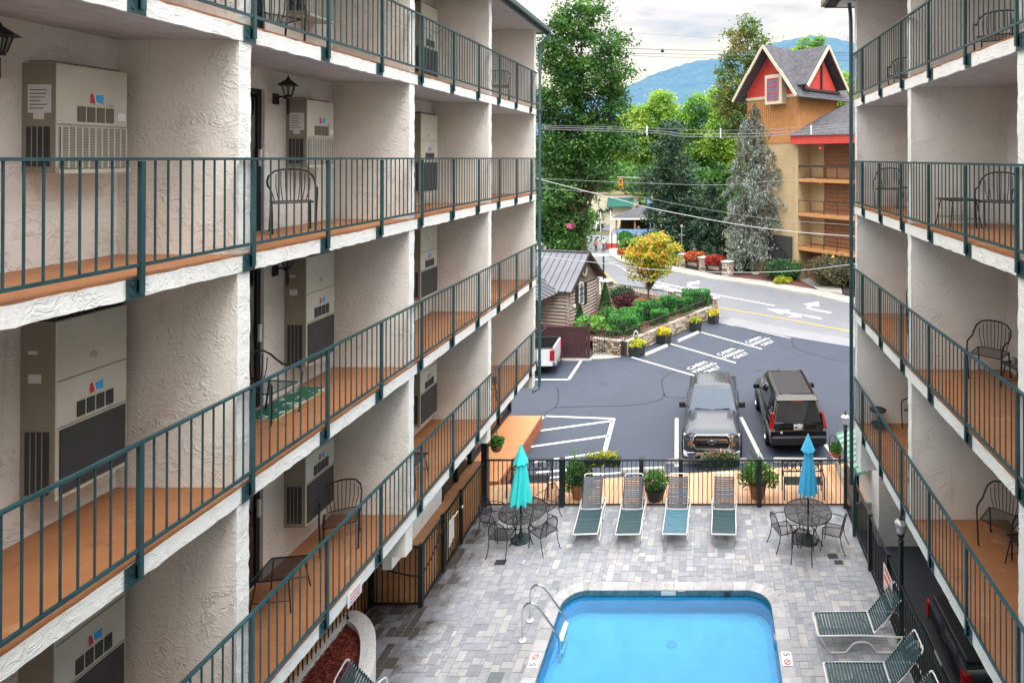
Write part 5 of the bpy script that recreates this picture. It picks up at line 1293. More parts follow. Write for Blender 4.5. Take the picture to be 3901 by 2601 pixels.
MB().box(-.96, .96, -.09, .1, .40, .66).build('rear_bumper', M_trim, sv, bevel=.04, seg=2)
MB().box(-.90, .90, -.10, .0, .655, .675).build('bumper_step', plain('step_grey', (.10,.10,.11), .5), sv)
pl = MB().box(-.17, .15, -.018, 0.03, .90, 1.07).build('number_plate', M_paper, sv); MB().box(-.13, .11, -.02, -.0182, .95, 1.02).build('plate_print', M_ink, pl)
MB().box(-.5, -.26, -.012, .02, 1.0, 1.02).build('badge', M_chrome, sv); MB().lathe([(.05, 0), (.05, .01)], 5, M=T(-.60, -.006, .82) @ Matrix.Rotation(math.pi/2, 4, 'X')).build('round_sticker', M_paper, sv)
wv = MB(); wv.tube([(.1, .0, 1.12), (.13, -.05, 1.0), (.10, -.03, .70), (.12, -.12, .52)], .014, 6); wv.build('tail_wiper', M_trim, sv)
MB().lathe([(.09, 0), (.1, .02), (.02, .03)], 10, M=T(.02, -.03, 1.04) @ Matrix.Rotation(math.pi/2, 4, 'X')).build('toy_ornament', M_whitep, sv)
MB().box(-.5, -.3, .0, .02, .70, .715).build('lettering_strip', M_chrome, sv)
mb = MB()
for k in range(5): x = -.35+.175*k; mb.box(x-.02, x+.02, .66, .70, 1.862, 1.875)
mb.build('roof_marks', M_chrome, sv)
MB().box(-.60, .60, .75, 3.0, 1.855, 1.866).build('roof_panel', plain('roof_panel', (.022,.025,.032), .4, var=.1), sv)
MB().tube([(-.25, 3.0, 1.86), (-.25, 2.95, 1.98)], .01, 5).build('aerial', M_trim, sv)

# --- dark pickup under the right wing (tail towards the pool side, -X)
P_dg = car_paint('dark_slate_paint', (.035,.045,.06), .5, .25)
du = thing('dark_pickup_truck', 'dark blue grey pickup truck with a covered bed parked under the right wing', 'pickup truck', (4.62, 11.78, -.5), R(-90))
body_loft([(0.0, .90, .45, .90, 1.02, .86), (.05, .94, .40, 1.02, 1.12, .90), (.4, .95, .38, 1.04, 1.14, .90), (2.0, .95, .36, 1.04, 1.13, .90), (5.0, .94, .38, .98, 1.05, .85), (5.3, .9, .42, .85, .92, .8)]).build('body', P_dg, du, smooth=True)
MB().box(-.82, .82, .08, 1.95, 1.12, 1.20).build('bed_cover', M_trim, du, bevel=.03, seg=2)
greenhouse(du, P_dg, (2.0, 4.3, .86, 1.1), (2.25, 3.6, .70, 1.78), ((.12, .5), (.54, .9)), rear=(.1, .9, .15, .85), front=(.05, .95, .1, .9))
for s in (-1, 1):
    MB().box(min(s*.80, s*.955), max(s*.80, s*.955), -.02, .12, .72, 1.02).build('tail_light', M_taill, du)
    wheel(du, s*.86, 1.0, .40, .40, .27, s); wheel(du, s*.86, 4.3, .40, .40, .27, s)
MB().box(-.92, .92, -.12, .06, .42, .58).build('rear_bumper', M_trim, du, bevel=.03, seg=2)
MB().box(-.1, .1, -.012, .01, .88, .93).build('tailgate_handle', M_trim, du)
pl = MB().box(-.17, .17, -.128, -.12, .44, .58).build('number_plate', M_paper, du)
# --- white pickup behind the left wing (tail to +X)
P_wh = car_paint('white_paint', (.78,.79,.80), 0, .3)
wp = thing('white_pickup_truck', 'white pickup truck with orange gear in its bed beside the dark brown fence', 'pickup truck', (-7.35, 29.45, -.5), R(93))
mb = body_loft([(0.02, .92, .48, 1.0, 1.04, .9), (.06, .95, .42, 1.22, 1.27, .92)]); 
def bed(mb):
    mb.box(-.96, -.88, .04, 2.0, .45, 1.28).box(.88, .96, .04, 2.0, .45, 1.28).box(-.88, .88, .0, .08, .5, 1.27)
    return mb
bed(MB()).build('bed', P_wh, wp, bevel=.02, seg=2)
MB().box(-.88, .88, .08, 2.0, .75, .80).build('bed_liner', M_trim, wp)
for s in (-.915, .915): MB().box(s-.055, s+.055, .0, 2.0, 1.28, 1.30).build('bed_rail_cap', M_trim, wp)
MB().box(-.85, .85, .081, .10, .8, 1.26).build('tailgate_liner', M_trim, wp)
for s in (-.878, .865): MB().box(s, s+.013, .08, 2.0, .8, 1.27).build('side_liner', M_trim, wp)
body_loft([(2.0, .96, .4, 1.2, 1.28, .92), (3.9, .96, .4, 1.18, 1.24, .9), (5.2, .94, .42, 1.05, 1.15, .85), (5.5, .88, .46, .9, .98, .8)]).build('body', P_wh, wp, smooth=True)
greenhouse(wp, P_wh, (2.0, 4.2, .88, 1.24), (2.1, 3.6, .72, 1.88), ((.1, .5), (.54, .92)), rear=(.1, .9, .15, .85), front=(.05, .95, .1, .9))
for s in (-1, 1):
    MB().box(min(s*.80, s*.985), max(s*.80, s*.985), -.03, .16, .72, 1.20).build('tail_light', M_taill, wp)
    wheel(wp, s*.86, 1.1, .40, .40, .27, s); wheel(wp, s*.86, 4.3, .40, .40, .27, s)
MB().box(-.94, .94, -.16, .04, .46, .62).build('rear_bumper', M_chrome, wp, bevel=.03, seg=2); MB().box(-.9, .9, -.17, -.02, .40, .47).build('bumper_skirt', M_trim, wp)
ld_ = thing('ladder_rack', 'dark ladder rack poles rising over the bed of the white pickup', 'rack', (-7.9, 29.2, .78))
MB().tube([(0, -.6, 0), (0, -.6, .75), (-2.0, -.6, .85)], .025, 6).build('bar', M_trim, ld_); MB().tube([(0, .75, 0), (0, .75, .75), (-2.0, .75, .85)], .025, 6).build('bar', M_trim, ld_); MB().tube([(0, -.6, .75), (0, .75, .75)], .025, 6).build('bar', M_trim, ld_)
M_og = plain('orange_gear', (.75,.16,.05), .6, var=.3, vs=6)
o = thing('safety_gear', 'pile of orange and white gear lying in the bed of the white pickup', 'gear', (-8.0, 29.1, .12))
V = blob_points(60, (.35, .35, .3), shell=.3); mb = MB()
for p in V[:40]: mb.box(p[0]-.08, p[0]+.08, p[1]-.05, p[1]+.05, p[2]+.1, p[2]+.22, taper=.6)
mb.build('orange_bags', M_og, o); mb = MB()
for p in V[40:]: mb.box(p[0]-.06, p[0]+.06, p[1]-.06, p[1]+.06, p[2]+.15, p[2]+.26, taper=.5)
mb.build('white_bags', M_paper, o)
# ================================================================ road and pavements
near = [(34, 12), (20, 24.3), (7.85, 32.85), (4.67, 34.75), (.80, 37.55)]
ROAD = near+[(.6, 39.4), (-3, 41.9), (-7.2, 44.9), (-8.2, 49.6), (-9.0, 53), (-12.6, 64), (-18, 76), (-25, 92), (-36, 130), (-20, 130), (-15, 92), (-12, 72), (-7.6, 58.2), (-2.84, 53.9), (-.14, 51.2), (3.53, 48.8), (7.84, 45.2), (10.04, 42.3), (22, 32.5), (38, 18)]
# triangulate by strips: use sheet() on simple convex-ish pieces
def strip(name, A, B, off, mat):
    """A,B: two polylines of equal length -> draped ribbon"""
    mb = MB()
    for k in range(len(A)-1):
        n = 4
        for i in range(n):
            t0, t1 = i/n, (i+1)/n
            P = [(A[k][0]+(A[k+1][0]-A[k][0])*t, A[k][1]+(A[k+1][1]-A[k][1])*t) for t in (t0, t1)]; Q = [(B[k][0]+(B[k+1][0]-B[k][0])*t, B[k][1]+(B[k+1][1]-B[k][1])*t) for t in (t0, t1)]
            m = 4
            for j in range(m):
                u0, u1 = j/m, (j+1)/m; f = lambda p, q, u: (p[0]+(q[0]-p[0])*u, p[1]+(q[1]-p[1])*u)
                c = [f(P[0], Q[0], u0), f(P[1], Q[1], u0), f(P[1], Q[1], u1), f(P[0], Q[0], u1)]
                mb.quad(*[(x, y, gz(y)+off) for x, y in c])
    return struct(mb.build(name, mat))
NE = [(40, 6), (20, 24.3), (7.85, 32.85), (4.67, 34.75), (.80, 37.55), (-3, 41.9), (-7.4, 45.0), (-8.4, 50), (-12.6, 64), (-18, 76), (-25, 92), (-36, 130)]
FE = [(46, 14), (26, 29.5), (13.5, 39.2), (10.04, 42.2), (7.84, 45.0), (3.53, 48.8), (-.14, 51.2), (-2.84, 53.9), (-7.6, 58.5), (-11.5, 70), (-15, 92), (-20, 130)]
strip('road', NE, FE, .004, M_road)
ap = [(x+.75, y+1.25) for x, y in NE[1:5]]
strip('road_apron', NE[1:5], ap, .009, asphalt('apron_asphalt', (.165,.175,.195), (.205,.21,.225)))
SF = [(47.5, 16), (27, 31), (14.6, 40.5), (11.2, 43.4), (8.9, 46.2), (4.6, 50.0), (.9, 52.4), (-1.7, 55.3), (-6.4, 59.8), (-10.2, 71), (-13.5, 92), (-18, 130)]
strip('pavement', FE, SF, .13, M_conc)
mb = MB()
for a, b2 in zip(FE, FE[1:]):
    n = 5
    for i in range(n):
        p = [(a[0]+(b2[0]-a[0])*t/n, a[1]+(b2[1]-a[1])*t/n) for t in (i, i+1)]; mb.quad((p[0][0], p[0][1], gz(p[0][1])), (p[1][0], p[1][1], gz(p[1][1])), (p[1][0], p[1][1], gz(p[1][1])+.13), (p[0][0], p[0][1], gz(p[0][1])+.13))
struct(mb.build('kerb', M_conc))
strip('pavement', [(.6, 38.4), (-3.2, 41.0), (-7.6, 43.6), (-9.6, 50), (-14, 64), (-21, 76), (-30, 90)], [(.9, 39.0), (-2.9, 41.8), (-7.2, 44.8), (-8.4, 50), (-12.6, 64), (-18, 76), (-25, 92)], .10, M_concl)
struct(MB().poly([(-13, 66, gz(66)+.02), (-9.5, 66, gz(66)+.02), (-11, 78, gz(78)+.03), (-20, 78, gz(78)+.03), (-18, 72, gz(72)+.1)]).build('crossing_pad', M_concl))
mb = MB()
def rline(mb, P, w_, off=.012):
    P = [Vector((x, y, 0)) for x, y in P]
    for a, b2 in zip(P, P[1:]):
        d = (b2-a).normalized(); n = Vector((-d.y, d.x, 0))*w_/2; k = max(1, int((b2-a).length/2))
        for i in range(k):
            p, q = a.lerp(b2, i/k), a.lerp(b2, (i+1)/k); mb.quad(*[(v.x, v.y, gz(v.y)+off) for v in (p-n, q-n, q+n, p+n)])
rline(mb, [(4.7, 41.92), (-.13, 45.97), (-4.53, 50.27), (-7, 54), (-9.5, 60)], .15)
rline(mb, [(-10.5, 62.5), (-8.2, 63.5)], .5)
def arrow(mb, tail, tip, w_=.28, head=.62, hl=1.5):
    a, b2 = Vector((*tail, 0)), Vector((*tip, 0)); d = (b2-a).normalized(); n = Vector((-d.y, d.x, 0)); s = b2-d*hl; z = -.486
    mb.poly([(v.x, v.y, z) for v in (a-n*w_/2, s-n*w_/2, s-n*head, b2, s+n*head, s+n*w_/2, a+n*w_/2)])
def turn_arrow(mb, tail, mid, tip, w_=.28):
    P = curve_pts([(*tail, 0), (*mid, 0), (*tip, 0)], 6)[:-3]; z = -.486
    for a, b2 in zip(P, P[1:]):
        d = (b2-a).normalized(); n = Vector((-d.y, d.x, 0))*w_/2; mb.quad(*[(v.x, v.y, z) for v in (a-n, b2-n, b2+n, a+n)])
    e = P[-1]; d = (P[-1]-P[-2]).normalized(); n = Vector((-d.y, d.x, 0))*.6; mb.poly([(v.x, v.y, z+.001) for v in (e-n, e+d*1.3, e+n)])
arrow(mb, (7.31, 38.57), (4.04, 41.1)); arrow(mb, (6.3, 39.35), (5.2, 39.0), .2, .45, .8)
turn_arrow(mb, (8.2, 40.05), (6.95, 41.3), (7.7, 42.6))
arrow(mb, (-1.75, 46.2), (-4.5, 49.1)); arrow(mb, (-2.4, 47.0), (-3.6, 46.7), .2, .45, .8)
turn_arrow(mb, (-.43, 47.4), (-1.55, 48.4), (-.8, 50.0))
struct(mb.build('road_markings', M_line))
mb = MB(); rline(mb, [(16, 29.0), (8.55, 35.72), (4.73, 38.72), (.41, 41.75), (-4, 45.2), (-7.2, 48.6), (-9.6, 55)], .14); struct(mb.build('centre_line', M_yline))
# sidewalk path into the far motel, mulch beds
struct(MB().poly([(8.6, 46.4, -.355), (10.1, 45.0, -.355), (10.8, 49.2, -.355), (9.2, 51.5, -.355), (7.7, 50.2, -.355)]).build('motel_path', M_conc))
M_bark = plain('bark_mulch', (.13,.055,.04), .95, var=.4, vs=5, world=True, bmp=.8, bs=14)
struct(MB().poly([(1.0, 52.5, -.36), (4.6, 50.1, -.36), (8.3, 46.8, -.36), (7.8, 50.6, -.36), (7.6, 51.6, -.36), (2.5, 57.5, -.36), (-1, 56.6, -.36)]).build('mulch_bed', M_bark))
struct(MB().poly([(10.2, 45.0, -.35), (14.6, 40.7, -.35), (20, 44, -.35), (13, 50, -.35), (10.6, 49, -.35)]).build('mulch_bed', plain('dark_mulch', (.035,.025,.03), .95, var=.4, vs=5, world=True)))

# ================================================================ stone walls
def stone_mat(name='fieldstone', pale=False):
    m, nt, b = newmat(name); v = coords(nt, True); g = nt.nodes.new('ShaderNodeNewGeometry').outputs['Random Per Island']
    cr = nt.nodes.new('ShaderNodeValToRGB'); e = cr.color_ramp.elements
    cs = [(.20,.13,.09),(.34,.26,.18),(.48,.41,.31),(.60,.54,.45),(.40,.36,.33),(.66,.60,.50)]
    while len(e) < len(cs): e.new(.5)
    for i, c in enumerate(cs): e[i].position = i/(len(cs)-1); e[i].color = (*c, 1)
    L(nt, g, cr.inputs[0]); c = mixc(nt, ramp(nt, noise(nt, v, 9, 5, .7), .3, .75), cr.outputs[0], mixc(nt, 1, cr.outputs[0], (.65,)*3, 'MULTIPLY'))
    L(nt, c, b.inputs['Base Color']); b.inputs['Roughness'].default_value = .9; bump(nt, b, noise(nt, v, 20, 5), .6, .03); return m
M_stone = stone_mat(); M_mortar = plain('dark_joint', (.05,.035,.025), .95)
def stone_face(mb, a, b2, z0, z1, out, rs, rh=.13):
    """irregular field stones on the vertical face from a to b2"""
    a = Vector((*a, 0)); b2 = Vector((*b2, 0)); d = b2-a; Ln = d.length; d.normalize(); n = Vector((*out, 0)).normalized(); z = z0
    while z < z1-.02:
        h = rh*rs.uniform(.7, 1.25); h = min(h, z1-z); s = -rs.uniform(0, .1)
        while s < Ln:
            w_ = rs.uniform(.14, .42); s0, s1 = max(0, s+.012), min(Ln, s+w_-.012)
            if s1-s0 > .04:
                dp = rs.uniform(.03, .08); k = min(.035, h*.28); zz0, zz1 = z+.01, z+h-.01; t = rs.uniform(-.02, .02)
                back = [(s0, zz0), (s1, zz0+t), (s1, zz1), (s0, zz1-t)]; fr = [(s0+k, zz0+k), (s1-k, zz0+k+t), (s1-k*1.2, zz1-k), (s0+k, zz1-k-t)]
                n0 = len(mb.v)
                for (u, q) in back: p = a+d*u; mb.v.append((p.x, p.y, q))
                for (u, q) in fr: p = a+d*u+n*dp; mb.v.append((p.x, p.y, q))
                for f in ((4,5,6,7),(0,1,5,4),(1,2,6,5),(2,3,7,6),(3,0,4,7)): mb.face(*[n0+i for i in f])
            s += w_
        z += h
def cap_stones(mb, a, b2, z, wid, rs):
    a = Vector((*a, 0)); b2 = Vector((*b2, 0)); d = b2-a; Ln = d.length; d.normalize(); n = Vector((-d.y, d.x, 0)); s = 0
    while s < Ln-.05:
        w_ = min(rs.uniform(.2, .5), Ln-s); p = a+d*(s+w_/2); M = T(p.x, p.y, z) @ Rz(math.atan2(d.y, d.x)+rs.uniform(-.05, .05)); mb.box(-w_/2+.01, w_/2-.01, -wid/2, wid/2, 0, rs.uniform(.04, .08), M, taper=.9); s += w_
def stone_wall(label, pts, z0, z1, wid=.36, rails=True, rz0=.02, rz1=.52, name='stone_wall'):
    o = thing(name, label, 'wall', (pts[0][0], pts[0][1], z0)); inv = T(-pts[0][0], -pts[0][1], -z0); rs = random.Random(len(label)); core = MB(); st = MB(); cp = MB()
    for a, b2 in zip(pts, pts[1:]):
        d = (Vector((*b2, 0))-Vector((*a, 0))).normalized(); n = Vector((-d.y, d.x, 0)); h = wid/2
        q = [Vector((*a, 0))-n*h, Vector((*b2, 0))-n*h, Vector((*b2, 0))+n*h, Vector((*a, 0))+n*h]; core.prism([(p.x, p.y) for p in q], z0, z1)
        stone_face(st, (q[0].x, q[0].y), (q[1].x, q[1].y), z0, z1, (-n.x, -n.y), rs); stone_face(st, (q[2].x, q[2].y), (q[3].x, q[3].y), z0, z1, (n.x, n.y), rs)
        cap_stones(cp, a, b2, z1, wid+.1, rs)
    core.xf(inv).build('mortar', M_mortar, o); st.xf(inv).build('stones', M_stone, o); cp.xf(inv).build('cap_stones', M_stone, o)
    if rails:
        mb = MB(); za, zb = z1+rz0+.08, z1+rz1
        for a, b2 in zip(pts, pts[1:]):
            A, B = Vector((*a, 0)), Vector((*b2, 0)); mb.bar(A+Vector((0,0,zb)), B+Vector((0,0,zb)), .07, .05).bar(A+Vector((0,0,za)), B+Vector((0,0,za)), .05, .04)
            k = round((B-A).length/.12)
            for i in range(k+1): p = A.lerp(B, i/k); mb.bar(p+Vector((0,0,za)), p+Vector((random.uniform(-.03, .03), random.uniform(-.03, .03), zb-za))+Vector((0,0,za)), .022, .022)
        mb.xf(inv).build('railing', M_brn, o)
    return o
M_brn = plain('dark_brown_iron', (.045,.032,.03), .5, .2, var=.2)
stone_wall('low fieldstone wall with dark rustic railing along the cabin parking bays', [(-4.35, 31.45), (.35, 39.3)], -.5, .22)
stone_wall('short fieldstone wall beside the iron arch, curving back from the parking corner', [(-6.0, 32.05), (-5.2, 31.75), (-4.45, 31.5)], -.5, .25, rz1=.42)
stone_wall('fieldstone wall with railing between the cabin garden and the street', [(-7.3, 43.3), (-3.5, 41.0), (.3, 38.9)], -.5, .30, .3)
def pier(label, x, y, w_, z0, z1, group=None):
    o = thing('stone_pier', label, 'pier', (x, y, z0), R(-40), group); h = w_/2; rs = random.Random(int(x*10)); H = z1-z0
    MB().box(-h, h, -h, h, 0, H).build('mortar', M_mortar, o); st = MB()
    for a, b2, n in (((-h, -h), (h, -h), (0, -1)), ((h, -h), (h, h), (1, 0)), ((h, h), (-h, h), (0, 1)), ((-h, h), (-h, -h), (-1, 0))): stone_face(st, a, b2, 0, H, n, rs, .2)
    st.build('stones', M_stone, o); MB().box(-h-.1, h+.1, -h-.1, h+.1, H, H+.08).build('cap_stone', M_concl, o, bevel=.02)
pier('small stone pier ending the railing wall near the road, beside the last planter', .42, 39.35, .4, -.5, .62)
pier('stone pier in the garden back railing, half hidden by the maple trunk', -2.4, 40.4, .35, -.5, .85)
pier('stone pier at the cabin corner of the garden under the street lamp', -7.2, 42.9, .6, -.5, 1.0)
for x, y, lab in ((-2.16, 56.3, 'leftmost of the three pale stone piers across the road'), (-.3, 54.45, 'middle one of the three pale stone piers across the road'), (1.75, 52.3, 'rightmost of the three pale stone piers, nearest the grey spruce')): pier(lab, x, y, .68, -.4, .78, 'stone piers across the road')
# dark planter walls with red bushes between those piers
M_dkwood = plain('dark_panel', (.035,.025,.028), .7, var=.3)
for (a, b2, lab) in (((-1.95, 56.1), (-.55, 54.7), 'dark boxed planter with a notice board between the left and middle stone piers'), ((-.05, 54.2), (1.45, 52.6), 'dark boxed planter with a notice board between the middle and right stone piers'), ((2.0, 52.4), (3.6, 53.9), 'dark low panel fence running from the right stone pier towards the spruce')):
    o = thing('boxed_planter', lab, 'planter box', (a[0], a[1], -.4)); A, B = Vector((0, 0, .35)), Vector((b2[0]-a[0], b2[1]-a[1], .35)); MB().bar(A, B, .4, .75).build('box', M_dkwood, o)
    d = (B-A).normalized(); nn = Vector((-d.y, d.x, 0)); nn = nn if nn.y < 0 else -nn
    if lab[5] == 'b': MB().bar(A.lerp(B, .2)+nn*.215+Vector((0,0,.12)), A.lerp(B, .8)+nn*.215+Vector((0,0,.12)), .02, .28).build('notice_board', plain_cache('board_pink', (.30,.20,.18), .7), o)
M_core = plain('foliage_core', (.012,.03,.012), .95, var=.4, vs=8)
def bush(name, label, loc, r, n, mat, leaf, group=None, box=False, cat='shrub', stem=True, aspect=1.2, shell=.6):
    o = thing(name, label, cat, loc, 0, group)
    if stem:
        mb = MB()
        for k in range(7): a = random.uniform(0, 6.28); s = random.uniform(.2, .6); mb.tube([(0, 0, 0), (r[0]*s*.5*math.cos(a), r[1]*s*.5*math.sin(a), r[2]*.6), (r[0]*s*math.cos(a), r[1]*s*math.sin(a), r[2]*1.3)], [.02, .015, .006], 5)
        mb.build('stem', M_bark, o)
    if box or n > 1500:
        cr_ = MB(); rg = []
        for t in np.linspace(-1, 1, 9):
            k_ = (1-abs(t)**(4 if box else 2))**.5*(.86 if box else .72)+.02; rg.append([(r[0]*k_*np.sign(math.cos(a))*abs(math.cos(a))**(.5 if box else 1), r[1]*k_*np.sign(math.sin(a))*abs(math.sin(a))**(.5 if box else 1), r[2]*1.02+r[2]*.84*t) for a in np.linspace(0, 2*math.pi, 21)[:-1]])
        cr_.loft(rg).build('dark_core', M_core, o, smooth=True)  # solid dark core added inside the leaves to give bulk
    if box:
        u = RNG.uniform(-1, 1, (n, 3)); k = RNG.integers(0, 3, n); s = np.sign(u[np.arange(n), k]); u[np.arange(n), k] = s*RNG.uniform(.82, 1.0, n); nr = np.linalg.norm(u**6, axis=1)**(1/6); u /= np.maximum(1, nr)[:, None]; C = u*np.array(r)
        C *= (1+.06*np.sin(C[:, :1]*5)+.05*np.cos(C[:, 1:2]*6))
    else: C = blob_points(n, r, shell=shell); 
    if not box and n > 400:
        # lumpy outline: push some sectors in and out
        ph = np.arctan2(C[:, 1], C[:, 0]); C *= (1+.12*np.sin(ph*5+C[:, 2]*3/max(r[2], .1))+.08*np.cos(ph*9))[:, None]
    C[:, 2] += r[2]*1.02; fleaf('foliage', C, leaf, mat, o, (0, 0, 0), aspect); return o
G_orbush = G_orange
bush('flowering_bush', 'rusty orange red bush in the planter between the left and middle stone piers', (-1.25, 55.5, .3), (1.0, .6, .45), 1400, G_orange, .13)
bush('flowering_bush', 'bright red bush in the planter between the middle and right stone piers', (.65, 53.5, .3), (.95, .6, .45), 1400, G_red, .13)

# ================================================================ cabin garden
struct(MB().poly([(-6.0, 32.1, .06), (-4.4, 31.5, .06), (.3, 39.2, .06), (-7.3, 43.2, .06), (-12, 42, .06), (-12, 33, .06)]).build('garden_soil', M_bark))
M_flag = plain('flagstone', (.30,.26,.25), .85, var=.2, vs=2, world=True, bmp=.3, bs=10)
struct(MB().poly([(-6.9, 38.6, .075), (-6.1, 38.9, .075), (-5.0, 36.4, .075), (-5.5, 35.2, .075), (-6.2, 35.8, .075)]).build('garden_path', M_flag))
struct(MB().poly([(-6.05, 30.8, -.488), (-5.95, 32.1, -.488), (-4.5, 31.4, -.488), (-4.5, 31.15, -.488), (-5.2, 30.9, -.488)]).build('gate_slab', M_conc))
mb = MB(); mb.box(-8.6, -5.9, 30.55, 30.95, -.5, -.44); struct(mb.build('fence_kerb', M_conc))
hedges = [((-4.6, 33.6), (.85, .62, .50), 'clipped box hedge at the lower corner of the cabin garden, nearest the brown fence'), ((-4.45, 35.2), (.65, .55, .48), 'clipped hedge second from the brown fence, just behind the nearest one'), ((-3.6, 36.6), (.8, .62, .52), 'broad clipped hedge in the middle of the garden row'), ((-2.85, 35.4), (.5, .5, .40), 'small clipped hedge pressed against the garden railing'), ((-2.45, 37.6), (.5, .5, .55), 'narrow upright clipped hedge just right of the maple trunk'), ((-1.5, 38.1), (.5, .42, .42), 'small rounded hedge left of the largest end hedge'), ((-.7, 39.15), (.9, .62, .58), 'largest clipped hedge at the road end of the garden')]
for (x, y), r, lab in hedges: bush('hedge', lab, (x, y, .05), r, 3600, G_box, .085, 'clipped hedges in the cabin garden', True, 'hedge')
def cypress(label, x, y, h, r):
    o = thing('conical_cypress', label, 'shrub', (x, y, .06)); n = 3000; t = RNG.random(n)**.75; a = RNG.uniform(0, 2*math.pi, n); rr = r*(1-t)**.8*RNG.uniform(.75, 1.05, n)
    C = np.stack([rr*np.cos(a), rr*np.sin(a), .05+h*t], 1); fleaf('foliage', C, .075, G_dark, o, (0,0,0), 1.6); MB().tube([(0, 0, 0), (0, 0, h*.8)], [.04, .01], 6).build('stem', M_bark, o)
cypress('dark conical cypress at the right corner of the log cabin', -6.55, 38.5, 1.75, .42); cypress('small conical cypress in front of the left cabin corner, above the brown fence', -7.35, 34.6, 1.3, .36)
bush('leafy_shrub', 'light green leafy shrub left of the first hedge', (-5.75, 35.2, .05), (.75, .65, .5), 1300, G_mid, .14, shell=.35); bush('leafy_shrub', 'yellowish green shrub spilling over the brown fence', (-6.55, 33.5, .05), (.85, .6, .5), 1400, G_mid, .15, shell=.35)
bush('leafy_shrub', 'small pale shrub with pinkish flowers right of the brown fence post', (-5.2, 33.1, .05), (.5, .4, .32), 700, G_mid, .1, shell=.3)
bush('dark_shrub', 'dark maroon spreading shrub in the middle of the garden bed', (-5.35, 39.2, .05), (.75, .65, .48), 1500, G_maroon, .11); bush('dark_shrub', 'dark green fine leaved shrub behind the maroon one', (-5.75, 40.5, .05), (.8, .6, .55), 1400, G_dark, .11)
bush('flower_bed_plant', 'orange flowering clump at the foot of the maple, left side', (-4.35, 38.7, .05), (.55, .5, .35), 900, G_orange, .09); bush('flower_bed_plant', 'scarlet flowering clump just right of the maple trunk', (-3.3, 39.2, .05), (.55, .4, .3), 900, G_red, .09); bush('flower_bed_plant', 'pink red flowering clump by the garden back railing', (-2.0, 39.7, .05), (.5, .4, .3), 800, G_red, .09)
bush('leafy_shrub', 'small bright green tuft in front of the maroon shrub', (-4.9, 37.9, .05), (.35, .3, .18), 400, G_yel, .09)
# planters along the wall
def sq_planter(label, x, y, s, h, mat, n, rz=R(59)):
    o = thing('square_planter', label, 'planter', (x, y, -.5), rz, 'square black planters along the cabin parking')
    a = s/2; mb = MB(); mb.loft([[(-a*.9, -a*.9, 0), (a*.9, -a*.9, 0), (a*.9, a*.9, 0), (-a*.9, a*.9, 0)], [(-a, -a, h), (a, -a, h), (a, a, h), (-a, a, h)], [(-a*1.05, -a*1.05, h), (a*1.05, -a*1.05, h), (a*1.05, a*1.05, h), (-a*1.05, a*1.05, h)], [(-a*1.05, -a*1.05, h+.05), (a*1.05, -a*1.05, h+.05), (a*1.05, a*1.05, h+.05), (-a*1.05, a*1.05, h+.05)]]); mb.build('pot', M_green_box, o)
    fleaf('foliage', np.array((0, 0, h+.14))+blob_points(n, (s*.60, s*.60, .22), shell=.1)*RNG.uniform(.7, 1.25, (n, 1)), .11, mat, o, (0,0,0), 2.3)
sq_planter('square black planter with yellow green grass, first one by the numbered sign', -3.68, 31.45, .62, .46, G_yel, 420); sq_planter('square black planter overflowing with bright yellow leaves', -2.42, 33.5, .62, .48, G_yellow, 480)
sq_planter('square black planter with sparse reddish green plants, third along the wall', -.72, 35.85, .55, .50, G_yel, 200); sq_planter('square black planter with bright yellow leaves nearest the road', .38, 37.55, .52, .50, G_yellow, 380)
o = thing('number_sign', 'small white edged black oval number sign on a stake above the first planter', 'sign', (-3.78, 31.75, -.5)); M = T(0, 0, .92) @ Matrix.Rotation(math.pi/2, 4, 'X') @ Matrix.Diagonal((.42, 1, 1, 1))
MB().lathe([(.30, -.01), (.30, .01), (0, .011)], 24, M=M).build('plate', M_paper, o); MB().lathe([(.23, .011), (.23, .014), (0, .015)], 24, M=M).build('field', M_trim, o); MB().box(-.02, .02, -.02, .02, 0, .7).build('stake', M_trim, o)
mb = text_mb('45', .17); mb.xf(T(0, -.018, .92) @ Matrix.Rotation(math.pi/2, 4, 'X') @ Rz(math.pi/2)).build('number', M_paper, o)
# privacy fence, iron arch
o = thing('privacy_fence', 'dark brown vinyl privacy fence with capped posts beside the white pickup', 'fence', (-8.9, 30.85, -.5)); M_fb = plain('dark_brown_vinyl', (.055,.022,.026), .5, var=.1)
mb = MB()
for x in np.arange(.06, 2.68, .155): mb.box(x, x+.147, -.02, .02, .1, 1.62)
mb.build('boards', M_fb, o); MB().box(0, 2.75, -.04, .04, 1.55, 1.68).box(0, 2.75, -.04, .04, .05, .18).build('rail', M_fb, o)
for x in (.35, 2.8): MB().box(x-.075, x+.075, -.075, .075, 0, 1.85).loft([[(x-.1, -.1, 1.85), (x+.1, -.1, 1.85), (x+.1, .1, 1.85), (x-.1, .1, 1.85)], [(x-.02, -.02, 1.93), (x+.02, -.02, 1.93), (x+.02, .02, 1.93), (x-.02, .02, 1.93)]]).build('post', M_fb, o)
o = thing('iron_arch', 'thin dark iron arch gate between the brown fence and the stone wall', 'gate', (-5.75, 31.35, -.5), R(35))
mb = MB(); mb.tube([(-.42, 0, 0)]+[(-.42*math.cos(t), 0, 1.15+.42*math.sin(t)) for t in np.linspace(0, math.pi, 11)]+[(.42, 0, 0)], .022, 6)
for x in (-.28, -.14, 0, .14, .28): mb.tube([(x, 0, .05), (x, 0, 1.1+.3*math.cos(x*3))], .012, 5)
mb.tube([(-.42, 0, .2), (.42, 0, .2)], .014, 5).build('arch', M_brn, o)

